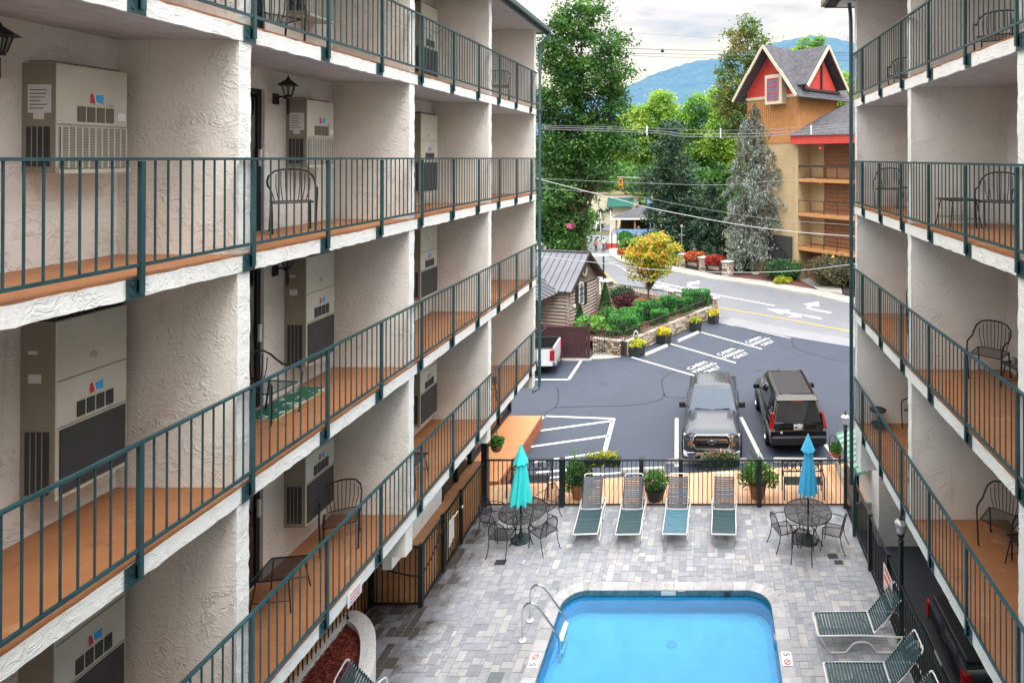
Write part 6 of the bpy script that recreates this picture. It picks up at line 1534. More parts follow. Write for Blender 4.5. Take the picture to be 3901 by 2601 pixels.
# ================================================================ log cabin
cb = thing('log_cabin', 'grey brown log cabin with dark metal roof and a shuttered gable window', 'cabin', (-8.14, 35.2, -.05), R(-14.8))
M_log = plain('log_stain', (.36,.31,.27), .8, var=.25, vs=5, bmp=.3, bs=18); M_gapshade = plain('log_gap_shade', (.07,.055,.05), .9, var=.1); M_metal = plain('standing_seam_metal', (.15,.155,.175), .35, .5, var=.08, vs=1); M_bb = plain('gable_boards', (.20,.16,.125), .85, var=.2, vs=6)
Wd, EZC, AP = 3.83, 2.2, 4.0
MB().box(-8, -.06, .06, Wd-.06, 0, EZC).build('gap_shade_wall', M_gapshade, cb)  # wall core coloured dark to paint the shadow gaps between the logs
mb = MB(); z = .1
while z < EZC-.05:
    mb.tube([(0, -.18, z), (0, Wd+.18, z)], .088, 10).tube([(.18, 0, z+.1), (-8, 0, z+.1)], .088, 10).tube([(.18, Wd, z+.1), (-8, Wd, z+.1)], .088, 10); z += .205
mb.build('logs', M_log, cb, smooth=True)
mb = MB(); mb.poly([(-.02, -.1, EZC-.02), (-.02, Wd+.1, EZC-.02), (-.02, Wd/2, AP-.08)])
for k in range(19):
    y = .1+k*.2; t = 1-abs(y-Wd/2)/(Wd/2+.1); mb.box(-.02, .02, y, y+.06, EZC, EZC+max(.02, (AP-.1-EZC)*t))
mb.box(-.03, .05, -.1, Wd+.1, EZC-.06, EZC+.04); mb.build('gable', M_bb, cb)
def roofslab(mb, P, t=.06):
    a, b2, c, d = [Vector(p) for p in P]; n = (b2-a).cross(d-a).normalized()*t; n = n if n.z > 0 else -n
    n0 = len(mb.v); mb.v += [tuple(p) for p in (a, b2, c, d)]+[tuple(p+n) for p in (a, b2, c, d)]
    for f in ((0,3,2,1),(4,5,6,7),(0,1,5,4),(1,2,6,5),(2,3,7,6),(3,0,4,7)): mb.face(*[n0+i for i in f])
    return n
rf = MB(); e0, e1 = -.42, Wd+.42; ze = EZC-.12
for (ya, yb) in ((e0, Wd/2), (e1, Wd/2)):
    n = roofslab(rf, [(.45, ya, ze), (-8.2, ya, ze), (-8.2, yb, AP), (.45, yb, AP)])
    for k in range(21): x = .42-k*.42; rf.bar(Vector((x, ya, ze))+n*1.4, Vector((x, yb, AP))+n*1.4, .03, .045)
rf.bar((.45, Wd/2, AP+.08), (-8.2, Wd/2, AP+.08), .25, .05)
roof = rf.build('roof', M_metal, cb)
mb = MB()
for ya in (e0, e1): mb.bar((.46, ya, ze-.02), (.46, Wd/2, AP-.02), .04, .17)
mb.build('bargeboard', M_brn, cb)
MB().tube([(-2.6, .55, 3.0), (-2.6, .55, 3.35)], .05, 8).lathe([(.12, 3.33), (.12, 3.36), (.02, 3.42)], 10, (-2.6, .55, 0)).build('roof_vent', M_concl, roof)
# wing and porch
mb = MB(); n = roofslab(mb, [(-.4, .55, 2.02), (-.4, -2.6, 2.02), (-3.3, -2.6, 3.25), (-3.3, .55, 3.25)], .05)
for k in range(8): y = .5-k*.42; mb.bar(Vector((-.4, y, 2.02))+n*1.5, Vector((-3.3, y, 3.25))+n*1.5, .03, .045)
roofslab(mb, [(-6.2, .55, 2.02), (-6.2, -2.6, 2.02), (-3.3, -2.6, 3.25), (-3.3, .55, 3.25)], .05); mb.build('porch_roof', M_metal, cb)
mb = MB(); mb.box(-5.6, -2.0, -2.3, 0, 0, 2.5); mb.build('porch_wall', M_bb, cb)
mb = MB(); z = .1
while z < 2.1: mb.tube([(-1.97, -2.4, z), (-1.97, -.3, z)], .085, 8).tube([(-1.9, -2.3, z+.1), (-5.6, -2.3, z+.1)], .085, 8).tube([(-2.0, -.1, z), (-.1, -.1, z)], .085, 8); z += .205
mb.build('porch_logs', M_log, cb, smooth=True)
for y in (-2.5, -.0): MB().box(-.55, -.42, y, y+.12, 0, 2.05).build('porch_post', M_brn, cb)
wn = MB().box(-1.9, -1.84, -1.6, -.9, .9, 1.8).build('window', M_whitep, cb); MB().box(-1.84, -1.835, -1.53, -.97, .97, 1.73).build('pane', M_darkglass, wn)
# shuttered gable window, wreath, wall box
wn = MB().box(.02, .12, 1.12, 1.78, .95, 2.0); wn.lathe([(.33, 0), (.33, .1)], 20, M=T(.02, 1.45, 2.0) @ Matrix.Rotation(math.pi/2, 4, 'Y')); wn = wn.build('window', M_whitep, cb)
pn = MB().box(.122, .126, 1.19, 1.71, 1.02, 2.0); pn.lathe([(.26, 0), (.26, .004)], 20, M=T(.122, 1.45, 2.0) @ Matrix.Rotation(math.pi/2, 4, 'Y')); pn.build('pane', plain('window_sky_glass', (.30,.38,.40), .08, .3), wn)
mb = MB(); mb.box(.126, .14, 1.43, 1.47, 1.02, 2.25)
for z in (1.3, 1.6, 1.9): mb.box(.126, .14, 1.19, 1.71, z, z+.03)
mb.box(.126, .15, 1.15, 1.75, 1.58, 1.63).build('glazing_bar', M_brn, wn)
for y0, y1 in ((.72, 1.06), (1.84, 2.18)): MB().box(.06, .13, y0, y1, .85, 2.2).build('shutter', M_brn, cb)
MB().tube([(.10, 1.9+.33*math.cos(a)*.9, 3.0+.38*math.sin(a)) for a in np.linspace(math.pi*.95, math.pi*2.05, 14)], .045, 7).build('horseshoe_ornament', plain('pale_antler', (.55,.5,.42), .8), cb, smooth=True)
MB().lathe([(.13, 0), (.13, .1), (.02, .14)], 12, M=T(.05, .55, 1.05) @ Matrix.Rotation(math.pi/2, 4, 'Y')).build('meter_box', M_concl, cb)

# ================================================================ far motel with red gabled tower
mo = thing('motel_tower_building', 'tan sided motel across the road with a red gabled tower, dark roof and open galleries', 'motel', (7.66, 50.8, -.5), R(-47.0))
M_side = plain('tan_board_siding', (.46,.225,.085), .75, var=.1, vs=2); M_beige = plain('motel_beige', (.43,.33,.19), .8, var=.08, vs=1); M_brsid = plain('motel_brown_siding', (.27,.13,.07), .8, var=.2, vs=5); M_redp = plain('motel_red', (.55,.055,.045), .6, var=.15, vs=3); M_cream = plain('cream_trim', (.60,.55,.43), .6, var=.05); M_roofd = plain('motel_shingle', (.085,.085,.10), .9, var=.3, vs=2.5, bmp=.4, bs=9)
Wt, Dt, ZB = 5.84, 5.6, .5      # local z = world + .5
MB().box(-Wt, 0, 0, Dt, 0, 11.7).build('stair_tower_wall', M_beige, mo)
MB().box(-Wt-.02, .02, -.02, Dt, 11.7, 15.6).build('tower_wall', M_side, mo)
mb = MB()
for k in range(24): x = -Wt+.05+k*.247; mb.box(x, x+.06, -.06, -.02, 11.7, 15.5)
for k in range(23): y = .05+k*.245; mb.box(.02, .06, y, y+.06, 11.7, 15.5)
mb.box(-Wt-.05, .06, -.07, .0, 11.62, 11.7).build('siding_battens', M_side, mo)
cxg = -Wt/2; prof = [(0, 20.05), (1.8, 17.78), (3.67, 15.45)]
mb = MB(); mb.poly([(cxg-3.0, -.05, 15.6), (cxg+3.0, -.05, 15.6), (cxg+2.9, -.05, 16.3), (cxg, -.05, 19.8), (cxg-2.9, -.05, 16.3)])
mb.build('red_gable', M_redp, mo)
mb = MB()
for k in range(14): z = 15.75+k*.28; hw = max(.1, 3.0*(19.8-z)/4.2); mb.box(cxg-hw*.93, cxg+hw*.93, -.075, -.05, z, z+.04)
mb.build('gable_clapboards', M_redp, mo)
MB().box(-Wt-.1, .1, -.12, -.0, 15.5, 15.75).build('gable_band', M_cream, mo)
wn = MB().box(cxg-.15, cxg+1.75, -.75, -.05, 14.95, 17.5).build('bay_window', M_cream, mo); MB().box(cxg+.15, cxg+1.4, -.78, -.75, 15.3, 17.15).build('pane', plain('tower_glass', (.12,.17,.28), .1, .2), wn)
mb = MB()
for k in range(4): x = cxg+.15+k*.4167; mb.box(x-.035, x+.035, -.80, -.78, 15.3, 17.15)
for k in range(4): z = 15.3+k*.617; mb.box(cxg+.12, cxg+1.43, -.81, -.78, z-.035, z+.035)
mb.build('glazing_bar', M_redp, wn)
def gable_roof(mb, along, c, prof, s0, s1, t=.14):
    for s in (-1, 1):
        for (d0, z0), (d1, z1) in zip(prof, prof[1:]):
            if along == 'y': P = [(c+s*d1, s0, z1), (c+s*d1, s1, z1), (c+s*d0, s1, z0), (c+s*d0, s0, z0)]
            else: P = [(s0, c+s*d1, z1), (s1, c+s*d1, z1), (s1, c+s*d0, z0), (s0, c+s*d0, z0)]
            roofslab(mb, P, t)
mb = MB(); gable_roof(mb, 'y', cxg, prof, -1.15, Dt+1.1); prof2 = [(0, 19.9), (1.5, 18.0), (2.85, 16.35)]; gable_roof(mb, 'x', 2.6, prof2, cxg, 1.25)
# lower skirt of the roof on the right side
roofslab(mb, [(.95, -1.15, 15.3), (.95, Dt+1.3, 15.3), (cxg+1.8, Dt+1.0, 17.78), (cxg+1.8, -1.15, 17.78)], .1)
mb.build('tower_roof', M_roofd, mo)
mb = MB()
for s in (-1, 1):
    for (d0, z0), (d1, z1) in zip(prof, prof[1:]): mb.bar((cxg+s*(d0+(.0 if d0 == 0 else .06)), -1.2, z0-.02), (cxg+s*d1, -1.2, z1-.02), .10, .24)
for s in (-1, 1): mb.bar((1.3, 2.6, 19.88), (1.3, 2.6+s*2.95, 16.25), .10, .24)
mb.build('bargeboard', M_cream, mo)
MB().poly([(.45, .2, 16.1), (.45, 5.0, 16.1), (.45, 2.6, 19.3)]).build('side_gable', M_redp, mo)
mb = MB(); mb.box(.45, .6, 2.52, 2.68, 16.1, 19.0); mb.box(.45, .7, .1, 5.1, 16.0, 16.2); mb.build('side_gable_trim', M_brn, mo)
# galleries
GX = 16
MB().box(0, GX, 1.7, 8, 0, 11.6).build('gallery_wall', M_brsid, mo)
mb = MB()
for k in range(3): mb.box(0, 1.5, 1.62, 1.7, .1+2.86*(k+1), 2.9+2.86*(k+1))
mb.build('gallery_beige_wall', M_beige, mo)
mb = MB()
for k in range(34): mb.box(1.5, GX, 1.66, 1.7, .2+.34*k, .22+.34*k)
mb.build('siding_lines', M_brn, mo)
for k, z in enumerate((2.84, 5.70, 8.58)):
    MB().box(0, GX, -.05, 1.7, z-.28, z).build('gallery_slab', M_side, mo)
    mb = MB(); mb.box(0, GX, -.02, .04, z+1.0, z+1.06); mb.box(0, GX, -.01, .03, z+.08, z+.12)
    for i in range(13): mb.box(i*1.3, i*1.3+.05, -.02, .03, z, z+1.0)
    if k == 2: mb.box(0, GX, -.03, .05, z+.95, z+1.12)
    mb.build('gallery_railing', M_brn, mo)
    if k == 2:
        mb = MB()
        for i in range(110): mb.box(3.0+i*.11, 3.04+i*.11, 0, .02, z+.1, z+1.0)
        mb.build('lattice', M_brsid, mo)
for z in (5.5, 8.3, 11.2): MB().lathe([(0, -.09), (.08, -.06), (.1, 0), (.08, .06), (0, .09)], 12, (1.2, 1.45, z-.05)).build('red_lamp', emit('lamp_red', (1, .08, .08), 1.2) if 'lamp_red' not in MATS else MATS['lamp_red'], mo)
MB().lathe([(0, -.12), (.12, -.06), (.14, 0), (.1, .08), (0, .12)], 12, (3.6, -.1, 2.35)).build('yellow_lamp', emit('lamp_yellow', (1, .62, .15), 2.2), mo)
MB().box(-.35, .05, -.08, .3, 0, 11.6).build('corner_column', M_beige, mo)
MB().box(-.2, GX, -.6, -.45, 11.45, 12.15).box(-.35, -.2, -.6, 1.7, 11.45, 12.15).box(-.2, GX, -.45, 1.7, 11.45, 11.55).build('red_fascia', M_redp, mo)
mb = MB(); mb.v += [(-.5, -.75, 12.15), (GX, -.75, 12.15), (GX, 4.2, 15.2), (2.6, 4.2, 15.2), (-.5, 1.9, 12.15), (.05, 3.9, 14.2)]; mb.face(0, 1, 2, 3); mb.face(0, 3, 5, 4); mb.build('gallery_roof', M_roofd, mo)
# open stair at the left foot of the tower
mb = MB(); mb.v += [(-3.6, -.12, 0), (-.9, -.12, 0), (-.9, -.12, .3), (-3.3, -.12, 3.2), (-3.6, -.12, 3.2)]; mb.face(0, 1, 2, 3, 4); mb.build('stair_side', M_side, mo)
MB().box(-3.3, -.6, -.14, -.02, .5, 3.6).build('stair_opening', M_grille, mo)
mb = MB()
for s in range(6): mb.bar((-3.1+s*.45, -.2, 3.0-s*.42), (-3.1+s*.45, -.2, 3.9-s*.42), .03, .03)
mb.bar((-3.2, -.2, 4.0), (-.7, -.2, 1.6), .04, .04).build('stair_rail', M_trim, mo)
o = thing('red_utility_box', 'small orange red cabinet with a white cap at the foot of the far motel gallery', 'cabinet', (8.9, 49.6, -.4)); MB().box(-.2, .2, -.2, .2, 0, 1.1).build('cabinet', plain('cabinet_red', (.5,.12,.06), .6), o, bevel=.02); MB().box(-.15, .15, -.15, .15, 1.1, 1.35).build('cap', M_paper, o)
# ================================================================ trees
M_barkb = plain('tree_bark', (.11,.075,.05), .95, var=.3, vs=6, bmp=.8, bs=20)
def tree(label, loc, lobes, n, leaf, mat, trunk_r=.3, name='tree', group=None, clump=.55, flat=.85, aspect=1.25, per=34, limbs=26, depth=None):
    """lobes: (x, z, rx, rz) relative to the trunk foot; depth of the crown follows its width"""
    o = thing(name, label, 'tree', loc, 0, group)
    A = np.array([l[2]*l[3] for l in lobes]); A = A/A.sum(); cl = []
    for (lx, lz, rx, rz), a in zip(lobes, A):
        k = max(4, int(n/per*a)); ry = depth or (rx*.5+1.4); oy = RNG.uniform(-.6, .6)*ry*.5
        p = blob_points(k, (rx*.92, ry, rz*.92), shell=.5); p += np.array((lx, oy, lz)); cl.append(p)
    cl = np.concatenate(cl); w_ = RNG.uniform(.6, 1.35, len(cl))
    pts = []
    for c, s in zip(cl, w_):
        k = int(per*s); q = RNG.normal(size=(k, 3))*np.array((clump, clump, clump*.6))*s*.62; q[:, 2] -= .12*np.abs(q[:, 0]); pts.append(c+q)
    C = np.concatenate(pts); fleaf('crown', C, leaf, mat, o, (0, 0, 0), aspect, up_bias=.25)
    top = max(l[1] for l in lobes); bot = min(l[1]-l[3] for l in lobes); mid = np.average([l[0] for l in lobes], weights=A)
    mb = MB(); H = top*.92
    spine = curve_pts([(0, 0, -.2), (mid*.15, 0, H*.25), (mid*.6, .2, H*.55), (lobes[0][0]*.8, 0, H)], 6); k = len(spine)
    mb.tube(spine, [trunk_r*(1-.85*i/k)*(1.25 if i == 0 else 1) for i in range(k)], 9); mb.build('trunk', M_barkb, o, smooth=True)
    mb = MB(); idx = RNG.choice(len(cl), min(limbs, len(cl)), replace=False)
    for i in idx:
        c = Vector(cl[i]); z0 = min(H*.9, max(bot*.5+.4, c.z-abs(c.x)*.7-1.0)); j = min(k-1, max(1, int(k*z0/max(H, .1)))); s = spine[j]; m = s.lerp(c, .5)+Vector((0, 0, .25*(c-s).length*.4))
        r0 = trunk_r*(1-.8*j/k)*.5; mb.tube([s, m, c], [r0, r0*.6, .02], 5)
    mb.build('limbs', M_barkb, o); return o
TR = {
'big': [(-0.19, 23.57, 2.5, 2.2), (2.33, 20.6, 1.4, 1.6), (-2.3, 20.61, 2.0, 2.2), (0.44, 18.09, 2.94, 2.52), (2.75, 16.62, 1.34, 1.68), (-2.29, 15.57, 2.52, 2.94), (1.28, 13.47, 2.61, 2.52), (-2.08, 11.16, 2.61, 2.94), (1.5, 9.9, 1.5, 1.8), (-1.6, 7.16, 2.5, 2.4), (-3.13, 4.22, 2.02, 2.52), (3.7, 18.9, 1.1, .9), (3.9, 12.4, 1.2, 1.1), (3.4, 15.2, .8, .7), (3.2, 22.3, .9, .7), (1.2, 25.2, .9, .7), (-.8, 3.9, 1.9, 1.7), (-1.8, 1.8, 1.9, 1.4)],
'dark': [(-1.57, 13.43, 1.1, 1.7), (-1.9, 11.2, 1.7, 1.7), (-0.7, 9.2, 1.9, 1.8), (-2.9, 8.0, 2.0, 1.8), (0.23, 6.5, 2.1, 2.0), (-2.2, 5.0, 2.7, 2.1), (0.68, 3.4, 2.2, 2.0), (-1.9, 2.0, 2.7, 1.8)],
'small': [(-1.0, 4.36, 2.3, 1.6), (-3.4, 3.2, 2.6, 1.5)],
'tall': [(0.98, 27.41, 1.24, 1.7), (-0.83, 26.11, 1.13, 1.41), (2.0, 25.55, 1.24, 1.7), (-0.26, 23.57, 2.26, 1.98), (-2.24, 21.31, 1.24, 1.41), (1.72, 21.87, 1.98, 2.26), (-0.26, 19.61, 2.83, 2.54), (-2.24, 17.63, 1.7, 1.98), (-0.26, 15.66, 2.54, 2.83)],
'yg1': [(-1.58, 17.5, 2.92, 3.33), (-1.17, 15.0, 3.33, 3.75), (-3.25, 12.5, 2.5, 3.33), (0.08, 10.65, 3.33, 4.17)],
'yg2': [(-0.98, 20.92, 2.99, 2.99), (-2.69, 17.5, 3.42, 3.85), (1.16, 17.07, 3.85, 3.85), (-0.98, 13.22, 4.28, 5.13)],
'yg3': [(-0.03, 19.98, 2.84, 2.43), (-1.65, 16.32, 3.25, 3.65), (2.41, 16.32, 3.25, 4.06), (-0.03, 12.27, 4.06, 4.87), (3.22, 9.83, 2.84, 4.46)],
'yg4': [(-0.72, 20.9, 2.28, 1.9), (0.42, 17.48, 2.66, 3.04), (-1.1, 13.67, 3.04, 3.8), (1.18, 12.15, 3.04, 4.57)],
'rb': [(0.86, 26.11, 1.54, 1.11), (3.01, 26.72, 0.92, 0.86), (-0.68, 25.06, 1.36, 0.99), (2.09, 24.75, 1.85, 1.11), (0.86, 22.9, 2.46, 1.85)],
'rr': [(1.34, 22.31, 1.51, 1.51), (2.03, 19.9, 1.72, 2.07), (0.65, 17.49, 1.72, 2.75)]}
G_big = leafmat('leaf_big_tree', [(.016,.055,.02),(.04,.12,.035),(.085,.21,.05),(.17,.33,.07)], .35, .5)
G_far = leafmat('leaf_far_yellow', [(.12,.25,.06),(.22,.38,.08),(.36,.50,.10),(.52,.56,.14)], .4, .18)
G_far2 = leafmat('leaf_far_green', [(.08,.20,.07),(.15,.33,.09),(.25,.45,.11),(.40,.52,.13)], .4, .2)
G_olive = leafmat('leaf_olive_autumn', [(.05,.12,.05),(.11,.20,.06),(.20,.24,.08),(.32,.22,.09)], .35, .35)
tree('very tall broad leaved tree filling the left of the street view beside the hotel corner', (-12.0, 58, -.8), TR['big'], 50000, .26, G_big, .42, clump=.95, per=95, limbs=90, depth=2.6)
o = tree('small round tree with a bare brown trunk on the bright pavement beyond the cabin roof', (-16.3, 80, -2.6), TR['small'], 9000, .33, G_mid, .22, clump=.7, limbs=14)
tree('tall loose tree with browning top behind the red gabled tower', (4.5, 78, -.6), TR['tall'], 13500, .28, G_olive, .3, clump=.75, per=60, limbs=60)
tree('hazy yellow green tree at the left of the distant tree line', (-13, 115, -.6), TR['yg1'], 9000, .48, G_far, .3, clump=1.0)
tree('rounded yellow green tree in the middle of the distant tree line', (-8, 118, -.6), TR['yg2'], 12000, .48, G_far, .3, clump=1.0)
tree('bright green tree between the dark evergreen and the grey spruce tops', (-2, 112, -.6), TR['yg3'], 13000, .46, G_far2, .3, clump=1.0)
tree('fresh green tree just left of the grey spruce top', (3, 105, -.6), TR['yg4'], 11000, .44, G_far, .3, clump=.95)
tree('small crowned green tree peeking above the tower roof valley', (13, 85, -.6), TR['rb'], 6500, .30, G_far2, .25, clump=.5)
tree('yellow green tree between the tower roof and the right downpipe', (20, 95, -.6), TR['rr'], 5000, .38, G_far, .25, clump=.7)
# maple in the cabin garden
G_maple = leafmat('leaf_maple_turning', [(.07,.20,.03),(.22,.34,.04),(.48,.42,.05),(.70,.42,.06),(.74,.28,.05)], .35, 1.5)
tree('small maple turning yellow and orange in the cabin garden', (-4.0, 40.6, .05), [(.6, 4.3, .8, .38), (-.45, 3.95, .8, .35), (1.45, 3.7, .6, .35), (-.95, 3.3, .75, .35), (.4, 3.4, 1.1, .4), (1.5, 2.95, .75, .3), (-.7, 2.6, .9, .32), (.5, 2.6, .9, .3), (1.0, 2.1, .7, .28), (-.75, 1.95, .6, .25), (.1, 1.75, .5, .2)], 7200, .135, G_maple, .075, clump=.30, per=34, limbs=60, depth=1.15)
# conifers: whorls of drooping boughs
def conifer(label, loc, H, R0, mat, nb, leaf, droop, trunk_r, top_gap=.0, name='spruce_tree', hang=1.0, z0=1.0, power=.85, per=90, lean=0, dead=False, skirt=1.0, width=1.0):
    o = thing(name, label, 'tree', loc); mb = MB(); mb.tube([(0, 0, -.2), (lean*.5, 0, H*.5), (lean, 0, H)], [trunk_r, trunk_r*.6, .03], 9); mb.build('trunk', M_barkb, o, smooth=True)
    lim = MB(); pts = []; drp = []
    for i in range(nb):
        t = (i+RNG.random())/nb; z = z0+(H-z0)*t; L_ = R0*(1-t)**power*RNG.uniform(.45, 1.12)*(1 if t > .25 else .6+1.6*t)+.12; a = i*2.399+RNG.uniform(-.3, .3); c, s = math.cos(a), math.sin(a)
        if t < .12: L_ *= skirt
        P = [Vector((lean*z/H, 0, z)), Vector((lean*z/H+L_*.5*c, L_*.5*s, z+.06*L_-droop*L_*.15)), Vector((lean*z/H+L_*c, L_*s, z-droop*L_*.5))]; lim.tube(P, [max(.015, .035*L_*.5), .02, .008], 4)
        k = int(per*L_); u = RNG.random(k)**.7; side = RNG.normal(size=k)*L_*.16*(1.1-u*.6)*width
        x = lean*z/H+L_*u*c-side*s; y = L_*u*s+side*c; zz = z+.12*L_*u*(1-u)-droop*L_*.5*u**1.6-np.abs(RNG.normal(size=k))*.18*hang*(.4+u)-np.abs(side)*.25; pts.append(np.stack([x, y, zz], 1))
    lim.build('limbs', M_barkb, o); C = np.concatenate(pts); fleaf('crown', C, leaf, mat, o, (0, 0, 0), 2.2, droop=1.6*hang); return o
G_spruce = leafmat('needle_grey', [(.09,.11,.095),(.16,.19,.165),(.25,.29,.26),(.36,.41,.38)], .12, .9)
G_hem = leafmat('needle_dark', [(.012,.038,.028),(.025,.075,.048),(.05,.125,.07),(.14,.21,.10)], .15, .7)
conifer('large grey green spruce with drooping boughs in front of the motel tower', (5.0, 54.6, -.5), 15.8, 5.0, G_spruce, 170, .14, .85, .26, hang=1.4, z0=1.5, power=.55, per=80, lean=-.35)
tree('tall dark evergreen tree between the pavilion and the grey spruce', (-2.1, 62, -.8), TR['dark'], 17000, .21, G_hem, .28, name='evergreen_tree', clump=.7, per=60, limbs=40, aspect=1.9)
conifer('lower dark green evergreen standing behind the piers, left of the grey spruce foot', (.4, 60, -.6), 8.2, 3.0, G_hem, 110, .18, .6, .2, name='evergreen_tree', hang=1.0, z0=.4, power=.7, per=75)
# hillside woodland far behind, nobody could count it
def woods():
    cl = []
    for i in range(900):
        x = RNG.uniform(-75, 75); y = RNG.uniform(125, 205); h = RNG.uniform(5, 15)+(y-125)*.06; k = 22; r = RNG.uniform(1.4, 2.6)
        cl.append(np.array((x, y, h*RNG.random()**.6+1))+blob_points(k, (r, r, r*.8), shell=.2))
    C = np.concatenate(cl); return C
o = fleaf('woodland', woods(), 1.0, G_far2, None, (0, 0, 0)); tag(o, 'mass of hazy green woodland behind the street', 'woodland', None, 'stuff')
C = np.concatenate([np.array((RNG.uniform(-30, 6), RNG.uniform(96, 108), RNG.uniform(0, 8)))+blob_points(26, (1.6, 1.6, 1.3), shell=.2) for _ in range(420)]+[np.array((RNG.uniform(-75, -24), RNG.uniform(85, 125), RNG.uniform(0, 13)))+blob_points(30, (2.2, 2.2, 1.8), shell=.2) for _ in range(420)])
o = fleaf('undergrowth', C, .7, G_big, None, (0, 0, 0)); tag(o, 'dark green undergrowth filling the gaps behind the pavilion and the traffic light', 'undergrowth', None, 'stuff')
# shrubs at the foot of the motel
bush('round_shrub', 'rounded dark green shrub at the foot of the motel column', (6.35, 50.3, -.4), (1.6, 1.2, .85), 4200, G_dark, .12)
bush('weeping_maple', 'big brownish green weeping maple bush before the motel ground floor, by the right downpipe', (10.5, 48.0, -.4), (2.6, 1.8, 1.25), 7500, leafmat('leaf_brown_green', [(.05,.06,.025),(.11,.11,.05),(.18,.14,.08),(.26,.17,.12)], .25, 1.0), .13, shell=.6)
bush('grass_tuft', 'bright yellow green grass tuft at the edge of the mulch bed', (6.1, 48.75, -.38), (.7, .4, .25), 700, G_yel, .13, aspect=2.5)
bush('round_shrub', 'small dark shrub in the mulch left of the spruce trunk', (3.2, 53.6, -.4), (.6, .6, .6), 1200, G_dark, .11)
bush('round_shrub', 'dark clipped shrub right behind the rightmost stone pier', (3.6, 55.5, -.4), (1.4, .9, .7), 1800, G_dark, .13)
bush('round_shrub', 'bright green rounded shrub beside the pavilion parking', (-11.6, 84.5, -2.3), (1.0, .8, .9), 1500, G_box, .2)
bush('leafy_shrub', 'light green bush in front of the pavilion, just above the maple', (-8.6, 74, -2.4), (2.4, 1.2, 1.3), 2600, G_mid, .22); bush('flowering_bush', 'orange flowering bush along the far pavement, left of the maple crown', (-9.8, 72, -1.9), (1.1, .7, .5), 900, G_orange, .16)
bush('flowering_bush', 'red orange bush on the far pavement between the red fence and the maple', (-8.2, 68.5, -1.4), (1.0, .7, .45), 900, G_red, .16)
bush('leafy_shrub', 'green creeper mound on the stone post by the crossing', (-10.4, 76, -2.5), (.9, .7, 1.1), 1100, G_mid, .2)
# stones in the mulch
for x, y, lab in ((4.2, 52.6, 'pale landscape rock lying in the red mulch left of the spruce trunk'), (5.9, 52.0, 'pale landscape rock lying in the red mulch right of the spruce trunk')):
    tag(MB().lathe([(.3, 0), (.36, .08), (.25, .18), (.05, .22)], 9).build('rock', M_conc, None, smooth=True, loc=(x, y, -.38)), lab, 'rock')

# ================================================================ mountains
HP = [(-1400, 60), (-700, 90), (-420, 120), (-212, 185), (-136, 224), (-60, 249), (-27, 258), (40, 264), (82, 276), (147, 299), (200, 311), (267, 323), (320, 316), (363, 305), (450, 296), (600, 300), (900, 250), (1500, 160)]
def hx(x):
    for (a, za), (b2, zb) in zip(HP, HP[1:]):
        if x <= b2: t = max(0, (x-a)/(b2-a)); return za+(zb-za)*t
    return 160
nx, ny = 220, 46; V = []; F_ = []
for j in range(ny+1):
    y = 420+(1500-420)*j/ny if j <= ny*.8 else 1500+(j-ny*.8)*60
    t = min(1, (y-420)/1080); 
    for i in range(nx+1):
        x = -1400+2900*i/nx; e = hx(x); q = math.sin(x*.013+y*.004)*.5+math.sin(x*.031-y*.009)*.3+math.sin(x*.07+y*.02)*.12
        z = 8+(e-8)*t**1.25+q*16*math.sin(math.pi*min(1, t))+(2.0*math.sin(x*.21)+1.3*math.sin(x*.53+1))*t
        if y > 1500: z = e*max(0, 1-(y-1500)/900)+1.5*math.sin(x*.2)
        V.append((x, y, z))
for j in range(ny):
    for i in range(nx): a = j*(nx+1)+i; F_.append((a, a+1, a+nx+2, a+nx+1))
mb = MB(); mb.v = V; mb.f = F_; mb.mi = [0]*len(F_)
m, nt, b = newmat('mountain_forest_haze'); v = coords(nt, True)
c = mixc(nt, ramp(nt, noise(nt, v, .012, 6, .65), .35, .65), (.075,.15,.235), (.105,.20,.26)); c = mixc(nt, ramp(nt, noise(nt, v, .09, 4, .7), .4, .7), c, (.06,.13,.19)); L(nt, c, b.inputs['Base Color']); b.inputs['Roughness'].default_value = 1  # blue base colours paint the aerial haze over the forest
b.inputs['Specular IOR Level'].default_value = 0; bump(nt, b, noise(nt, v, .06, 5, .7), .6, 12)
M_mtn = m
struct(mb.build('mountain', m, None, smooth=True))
mb = MB(); rs = random.Random(21)
for i in range(230):
    x = rs.uniform(-320, 500); z = hx(x)
    if not (rs.random() < .5+.5*math.sin(x*.02)): continue
    h = rs.uniform(3, 11); y = 1498+rs.uniform(-4, 4); l = rs.uniform(-1, 1); mb.tube([(x, y, z-4), (x+l, y, z+h)], [.35, .15], 4)
    if rs.random() < .45:
        for k in range(3): zz = z+h*(.45+.17*k); mb.bar((x-1.7+k*.4, y, zz-.8), (x+1.7-k*.4, y, zz+.5), .4, .4)
o = mb.build('ridge_snags', plain('snag_grey', (.26,.31,.35), .95)); tag(o, 'bare tree trunks standing along the mountain ridge', 'trees', None, 'stuff')

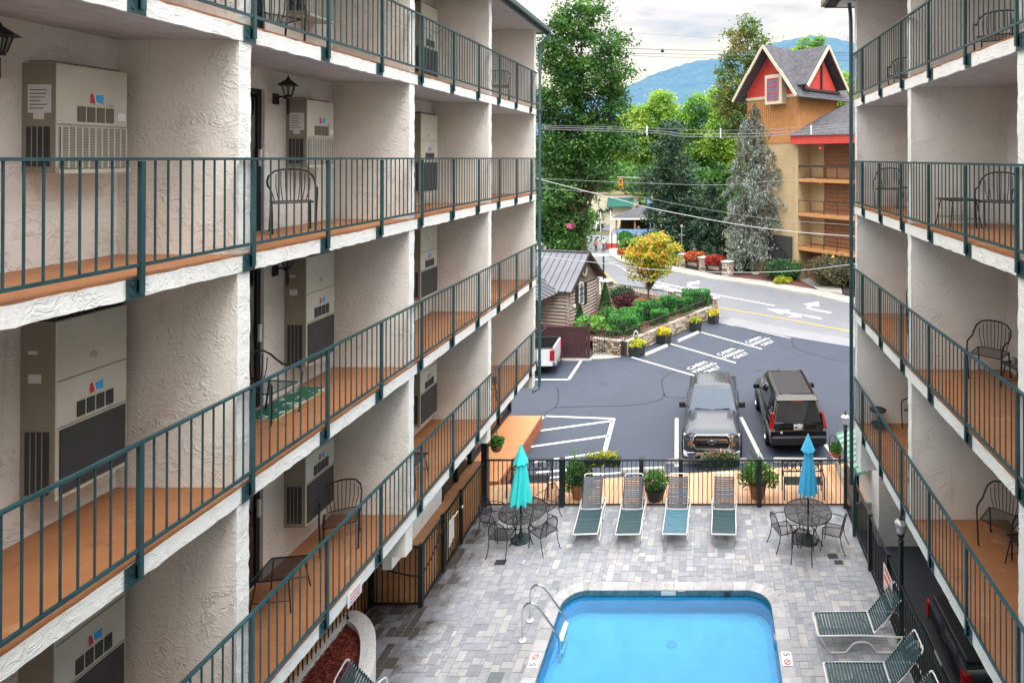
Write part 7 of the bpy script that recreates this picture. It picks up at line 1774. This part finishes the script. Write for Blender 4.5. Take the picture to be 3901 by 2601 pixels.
# ================================================================ cables, signal, lamps, pavilion, truck, walkers
M_cable = plain('cable_grey', (.24,.25,.27), .5, .3); M_cabled = plain('cable_dark', (.10,.11,.13), .6)
def cable(label, P, r, mat, extra=None):
    ext = lambda a, b2, d: tuple(Vector(b2)+(Vector(b2)-Vector(a)).normalized()*d)
    P = [ext(P[1], P[0], 9)]+list(P)+([] if P[-1][0] == 8.15 else [ext(P[-2], P[-1], 12)])
    b0 = Vector(P[0]); o = thing('utility_cable', label, 'cable', P[0], 0, 'overhead cables across the street'); MB().tube([Vector(p)-b0 for p in curve_pts(P, 8)], r, 5).build('wire', mat, o)
    if extra: extra(o, b0)
    return o
def spacers(o, b0):
    for x, z in ((-4.03, 11.72), (.87, 11.55), (6.9, 11.78)):
        mb = MB(); mb.box(-.04, .04, -.04, .04, -.42, .22); mb.box(-.02, .02, -.1, .1, -.3, -.1); mb.xf(T(*(Vector((x, 40, z))-b0))); mb.build('spacer', M_whitep, o)
cable('topmost thin strand of the spaced cable bundle crossing at mid height', [(-13.5, 40, 12.03), (-4.03, 40, 11.8), (.87, 40, 11.63), (6.9, 40, 11.86), (10.59, 40, 12.24)], .012, M_cable)
cable('middle strand of the spaced cable bundle, carrying the white spacers', [(-13.5, 40, 11.92), (-4.03, 40, 11.63), (-1.59, 40, 11.4), (.87, 40, 11.40), (3.92, 40, 11.44), (6.9, 40, 11.68), (10.59, 40, 12.09)], .019, M_cable, spacers)
cable('lowest strand of the spaced cable bundle', [(-13.5, 40, 11.8), (-4.03, 40, 11.48), (-1.59, 40, 11.22), (.87, 40, 11.22), (3.91, 40, 11.26), (6.9, 40, 11.5), (10.59, 40, 11.88)], .019, M_cable)
def clampb(px, pz):
    def f(o, b0): MB().lathe([(0, -.2), (.16, -.12), (.2, 0), (.1, .12), (.05, .22)], 8).xf(T(*(Vector((px, 60, pz))-b0))).build('cable_clamp', M_trim, o)
    return f
cable('highest faint wire across the sky above the mountain', [(-17.23, 60, 22.67), (-9.38, 60, 22.4), (1.09, 60, 21.79), (15.48, 60, 21.27)], .012, M_cable)
cable('dark sky wire with a clamp, upper one before the mountain', [(-17.22, 60, 21.0), (-11.2, 60, 20.83), (1.18, 60, 20.48), (15.48, 60, 20.3)], .03, M_cabled, clampb(-4.5, 20.5))
cable('dark sky wire just below the clamped upper wire', [(-17.22, 60, 20.48), (-10.72, 60, 20.3), (.74, 60, 20.13), (15.47, 60, 20.04)], .026, M_cabled)
cable('lowest dark sky wire, with a clamp at its left', [(-17.22, 60, 20.22), (-8.63, 60, 20.09), (-2.57, 60, 19.82), (15.47, 60, 19.47)], .022, M_cabled, clampb(-8.1, 19.95))
cable('thin pale wire sagging in front of the evergreens below the bundle', [(-12.87, 45, 8.27), (-5.38, 45, 7.94), (.81, 45, 7.78), (5.05, 45, 8.07), (8.15, 45, 8.27)], .016, M_cable)
cable('thick pale cable descending to the right across the evergreens', [(-10.87, 38, 8.51), (-5.45, 38, 7.13), (-3.63, 38, 6.64), (1.79, 38, 5.62), (5.63, 38, 5.13), (9.89, 38, 4.8)], .024, plain('cable_white', (.42,.43,.45), .5))
cable('thin wire descending just above the thick pale cable', [(-12.01, 42, 7.76), (-4.71, 42, 7.06), (-1.98, 42, 6.55), (4.1, 42, 5.58), (10.94, 42, 5.06)], .014, M_cable)
cable('lowest pale cable sagging over the far pavement and the maple', [(-10.28, 36, 3.95), (-4.55, 36, 3.3), (-3.25, 36, 3.14), (1.25, 36, 2.96), (5.31, 36, 3.06), (9.36, 36, 3.53)], .016, MATS['cable_white'])
o = thing('traffic_light', 'yellow orange traffic light hanging from a mast arm among the trees', 'traffic light', (-5.6, 72, -2.2))
M_sig = plain('signal_orange', (.75,.30,.04), .5)
MB().tube([(0, 0, 0), (0, 0, 9.6)], .13, 8).build('pole', M_conc, o); MB().tube([(0, 0, 9.5), (-5.2, 0, 9.7)], .07, 8).build('mast_arm', M_conc, o)
hd = MB().box(-5.0, -4.55, -.2, .2, 8.3, 9.5).build('signal_head', M_sig, o)
for k, c in enumerate(('signal_red_lens', 'signal_amber_lens', 'signal_green_lens')): mb = MB(); mb.lathe([(.15, 0), (.15, .14), (.12, .02), (0, .02)], 12, M=T(-4.77, -.2, 9.25-.37*k) @ Matrix.Rotation(math.pi/2, 4, 'X')); mb.build('lens', plain(c, ((.3,.03,.03),(.9,.5,.05),(.05,.2,.1))[k], .3), hd)
o = thing('street_lamp', 'black ornamental street lamp between the cabin gable and the road', 'street lamp', (-7.95, 46.0, -.4)); MB().lathe([(.14, 0), (.14, .25), (.08, .4), (.06, 2.5), (.1, 2.55), (.05, 2.7)], 10).build('pole', M_brn, o, smooth=True); MB().lathe([(.09, 2.72), (.15, 3.05), (.15, 3.1)], 10).build('globe', M_lglass, o); MB().lathe([(.17, 3.1), (.08, 3.25), (.02, 3.4)], 10).build('cap', M_brn, o)
for x, y, z, h, lab in ((-16.0, 90, -1.2, 3.0, 'left white sign post standing before the white pickup'), (-14.2, 88, -1.4, 3.6, 'right white sign post standing before the white pickup')):
    o = thing('sign_post', lab, 'post', (x, y, z)); MB().tube([(0, 0, -1.2), (0, 0, h)], .07, 6).build('pole', M_whitep, o); MB().box(-.28, .28, -.03, .03, h-.2, h+.35).build('sign_back', M_trim, o)
o = thing('street_lamp', 'slender lamp with a white round head beside the maple top', 'street lamp', (-2.6, 60.5, -.6)); MB().tube([(0, 0, 0), (0, 0, 3.4)], .05, 6).build('pole', M_conc, o); MB().lathe([(0, 3.35), (.14, 3.45), (.14, 3.6), (0, 3.75)], 10).build('globe', M_concl, o); MB().box(-.3, .3, -.03, .03, 2.6, 2.66).build('cross_arm', M_concl, o)
o = thing('street_lamp', 'lantern topped post in front of the dark pavilion', 'street lamp', (-9.2, 80, -2.5)); MB().tube([(0, 0, 0), (0, 0, 2.6)], .05, 6).build('pole', M_concl, o); MB().lathe([(.1, 2.6), (.2, 3.0), (.05, 3.3)], 8).build('globe', M_lglass, o)
# pavilion
o = thing('pavilion', 'open pavilion with a dark hipped roof and white fascia beyond the white pickup', 'pavilion', (-9.4, 90, -1.3))
mb = MB(); mb.v += [(-4.6, -2.6, 2.35), (4.6, -2.6, 2.35), (4.6, 3, 2.35), (-4.6, 3, 2.35), (-.3, .2, 4.0), (2.6, .2, 4.0)]; mb.face(0, 1, 5, 4); mb.face(1, 2, 5); mb.face(2, 3, 4, 5); mb.face(3, 0, 4); mb.build('hip_roof', M_roofd, o)
MB().box(-4.6, 4.6, -2.62, -2.56, 2.12, 2.36).box(-4.6, -4.54, -2.6, 3, 2.12, 2.36).build('fascia', M_whitep, o); MB().box(-3.9, 4.4, 2.0, 2.2, 0, 2.3).build('back_wall', plain('pavilion_dark', (.06,.035,.025), .8), o)
for x in (-3.9, -1.2, 1.6, 4.3): MB().box(x-.12, x+.12, -2.3, -2.06, 0, 2.2).build('post', plain_cache('pavilion_post', (.30,.14,.07), .8), o)
M_bluet = plain('blue_banner', (.20,.34,.60), .7, var=.5, vs=2)
mb = MB(); mb.box(-4.0, 4.3, -2.5, -2.44, -.5, .75); mb.build('blue_banner', M_bluet, o)
MB().lathe([(0, -.1), (.14, 0), (0, .12)], 10, (-3.6, -2.7, 1.0)).build('lamp', emit('lamp_orange', (1, .4, .12), 1.5), o)
o = thing('shop_building', 'low beige shop with a dark green awning behind the pavilion', 'shop', (-14.5, 97, -1)); MB().box(-6, 7, 0, 5, 0, 5.0).build('wall', M_cream, o); MB().loft([[(-1.6, -1.1, 3.0), (2.6, -1.1, 3.0), (2.6, 0, 4.2), (-1.6, 0, 4.2)], [(-1.6, -1.1, 3.1), (2.6, -1.1, 3.1), (2.6, 0, 4.4), (-1.6, 0, 4.4)]]).build('awning', plain('awning_green', (.01,.13,.10), .7), o); MB().box(-6.3, 7.3, -.3, 5.2, 5.0, 5.25).build('roof', M_beige, o); MB().box(3.4, 3.8, -.02, .0, 3.1, 4.4).build('window', M_darkglass, o)
tag(MB().box(-.45, .45, -.05, .05, 3.6, 5.6).box(-.05, .05, -.05, .05, 0, 3.6).build('blue_banner_sign', M_bluet, None, loc=(-8.0, 84, -1.6)), 'pale blue upright sign above the pavilion roof', 'sign')
# far white pickup
wt = thing('distant_pickup_truck', 'far white pickup truck with a high bonnet standing beside the pavilion', 'pickup truck', (-16.2, 90.9, -1.25), R(58)); 
body_loft([(0, .9, .5, 1.1, 1.2, .8), (.1, 1.0, .45, 1.15, 1.3, .85), (1.5, 1.02, .45, 1.2, 1.4, .88), (3.6, 1.02, .45, 1.25, 1.35, .92), (5.6, 1.02, .5, 1.3, 1.4, .95), (5.7, .98, .5, 1.2, 1.3, .9)]).build('body', P_wh, wt, smooth=True); greenhouse(wt, P_wh, (1.5, 3.9, .94, 1.3), (2.1, 3.7, .75, 2.05), ((.12, .5), (.54, .93)), rear=(.1, .9, .15, .85), front=(.05, .95, .1, .92))
for s in (-1, 1): wheel(wt, s*.95, 1.0, .45, .45, .3, s); wheel(wt, s*.95, 4.6, .45, .45, .3, s)
MB().box(-.7, .7, -.05, .04, .62, 1.1).build('grille', M_trim, wt); MB().box(-.9, .9, -.14, .04, .42, .6).build('front_bumper', M_chrome, wt)
# low red fence and posts by the crossing
o = thing('red_fence', 'low red panel fence with dark posts at the street corner', 'fence', (-13.3, 80.5, -2.5)); MB().box(-.3, 2.6, -.04, .04, .1, .9).build('panel', M_redp, o)
for x in (-.3, .5, 1.2, 2.6): MB().box(x-.06, x+.06, -.08, .08, 0, 2.3 if x in (.5, 1.2) else 1.1).build('post', M_trim, o)
o = thing('vending_stand', 'small red stand half hidden by the bushes left of the maple', 'stand', (-9.9, 79, -2.6)); MB().box(-.5, .5, -.3, .3, 0, 1.2).build('cabinet', M_redp, o); MB().box(-.35, .35, -.32, -.3, .3, .9).build('panel', plain('panel_pink', (.7,.25,.35), .6), o)
# clustered pink flakes seen through the big tree
for x, y, z, lab in ((-18.2, 66, 2.9, 'pink cluster at the very left of the tree, by the hotel downpipe'), (-12.5, 55.0, 3.6, 'pink cluster low in the middle of the tall tree')):
    o = thing('pink_cluster', lab, 'flowers', (x, y, z)); fleaf('pink_flakes', blob_points(60, (.5, .4, .3), shell=.2), .2, M_pinkf, o, (0, 0, 0), 1)
# pedestrians
def person(label, loc, rz, top, bottom, skin=(.45,.27,.18), hair=(.05,.03,.02), stride=.18, child=1.0):
    o = thing('person', label, 'person', loc, rz)
    J = {'pel': (0, 0, .95), 'wst': (0, 0, 1.08), 'chs': (0, .01, 1.30), 'nck': (0, 0, 1.46), 'hd': (0, -.01, 1.58), 'tp': (0, -.01, 1.72)}
    V = [J['pel'], J['wst'], J['chs'], J['nck'], J['hd'], J['tp']]; E = [(0, 1), (1, 2), (2, 3), (3, 4), (4, 5)]; Rr = [(.14, .11), (.13, .095), (.155, .10), (.055, .055), (.085, .10), (.06, .07)]
    for s in (-1, 1):
        n = len(V); V += [(s*.17, 0, 1.40), (s*.22, .03*s, 1.14), (s*.23, -.10*s, .90), (s*.23, -.13*s, .80)]; Rr += [(.055,)*2, (.042,)*2, (.032,)*2, (.035, .02)]; E += [(2, n), (n, n+1), (n+1, n+2), (n+2, n+3)]
        n = len(V); V += [(s*.09, 0, .86), (s*.10, -.12*s*stride*3, .48), (s*.10, stride*s, .09), (s*.11, stride*s-.15, .035)]; Rr += [(.09,)*2, (.062,)*2, (.042,)*2, (.04, .03)]; E += [(0, n), (n, n+1), (n+1, n+2), (n+2, n+3)]
    def skinmesh(name, idx, mat, grow=0):
        mp_ = {i: k for k, i in enumerate(idx)}; me = bpy.data.meshes.new(name); me.from_pydata([V[i] for i in idx], [(mp_[a], mp_[b2]) for a, b2 in E if a in mp_ and b2 in mp_], [])
        ob = bpy.data.objects.new(name, me); COL.objects.link(ob); ob.parent = o; sk = ob.modifiers.new('s', 'SKIN'); 
        for k, i in enumerate(idx): me.skin_vertices[0].data[k].radius = (Rr[i][0]+grow, Rr[i][-1]+grow)
        me.skin_vertices[0].data[0].use_root = True; ss = ob.modifiers.new('u', 'SUBSURF'); ss.levels = ss.render_levels = 2; me.materials.append(mat); return ob
    skinmesh('body', list(range(len(V))), plain_cache('skin', skin, .6))
    skinmesh('shirt', [0, 1, 2, 6, 7, 14, 15], top, .018)
    skinmesh('trousers', [0, 10, 11, 12, 18, 19, 20], bottom, .015)
    MB().lathe([(0, -.02), (.095, .0), (.11, .08), (.09, .14), (0, .17)], 12, (0, .012, 1.62)).build('hair', plain_cache('hair', hair, .8), o, smooth=True)
    o.scale = (child,)*3; return o
person('pedestrian in a magenta top and dark trousers walking at the far crossing', (-14.6, 78.8, -2.58), R(160), plain('shirt_magenta', (.55,.05,.22), .8), plain('trousers_green', (.04,.07,.04), .8))
person('pedestrian in a white shirt and blue trousers standing right of the magenta one', (-13.75, 79.6, -2.5), R(-20), M_paper, plain('jeans_blue', (.03,.10,.22), .8))
person('person in pale clothes between the magenta pedestrian and the white shirted one', (-14.2, 80.6, -2.5), R(170), plain('shirt_yellow', (.75,.70,.30), .8), M_paper, child=.9)
# final: hide nothing, just report
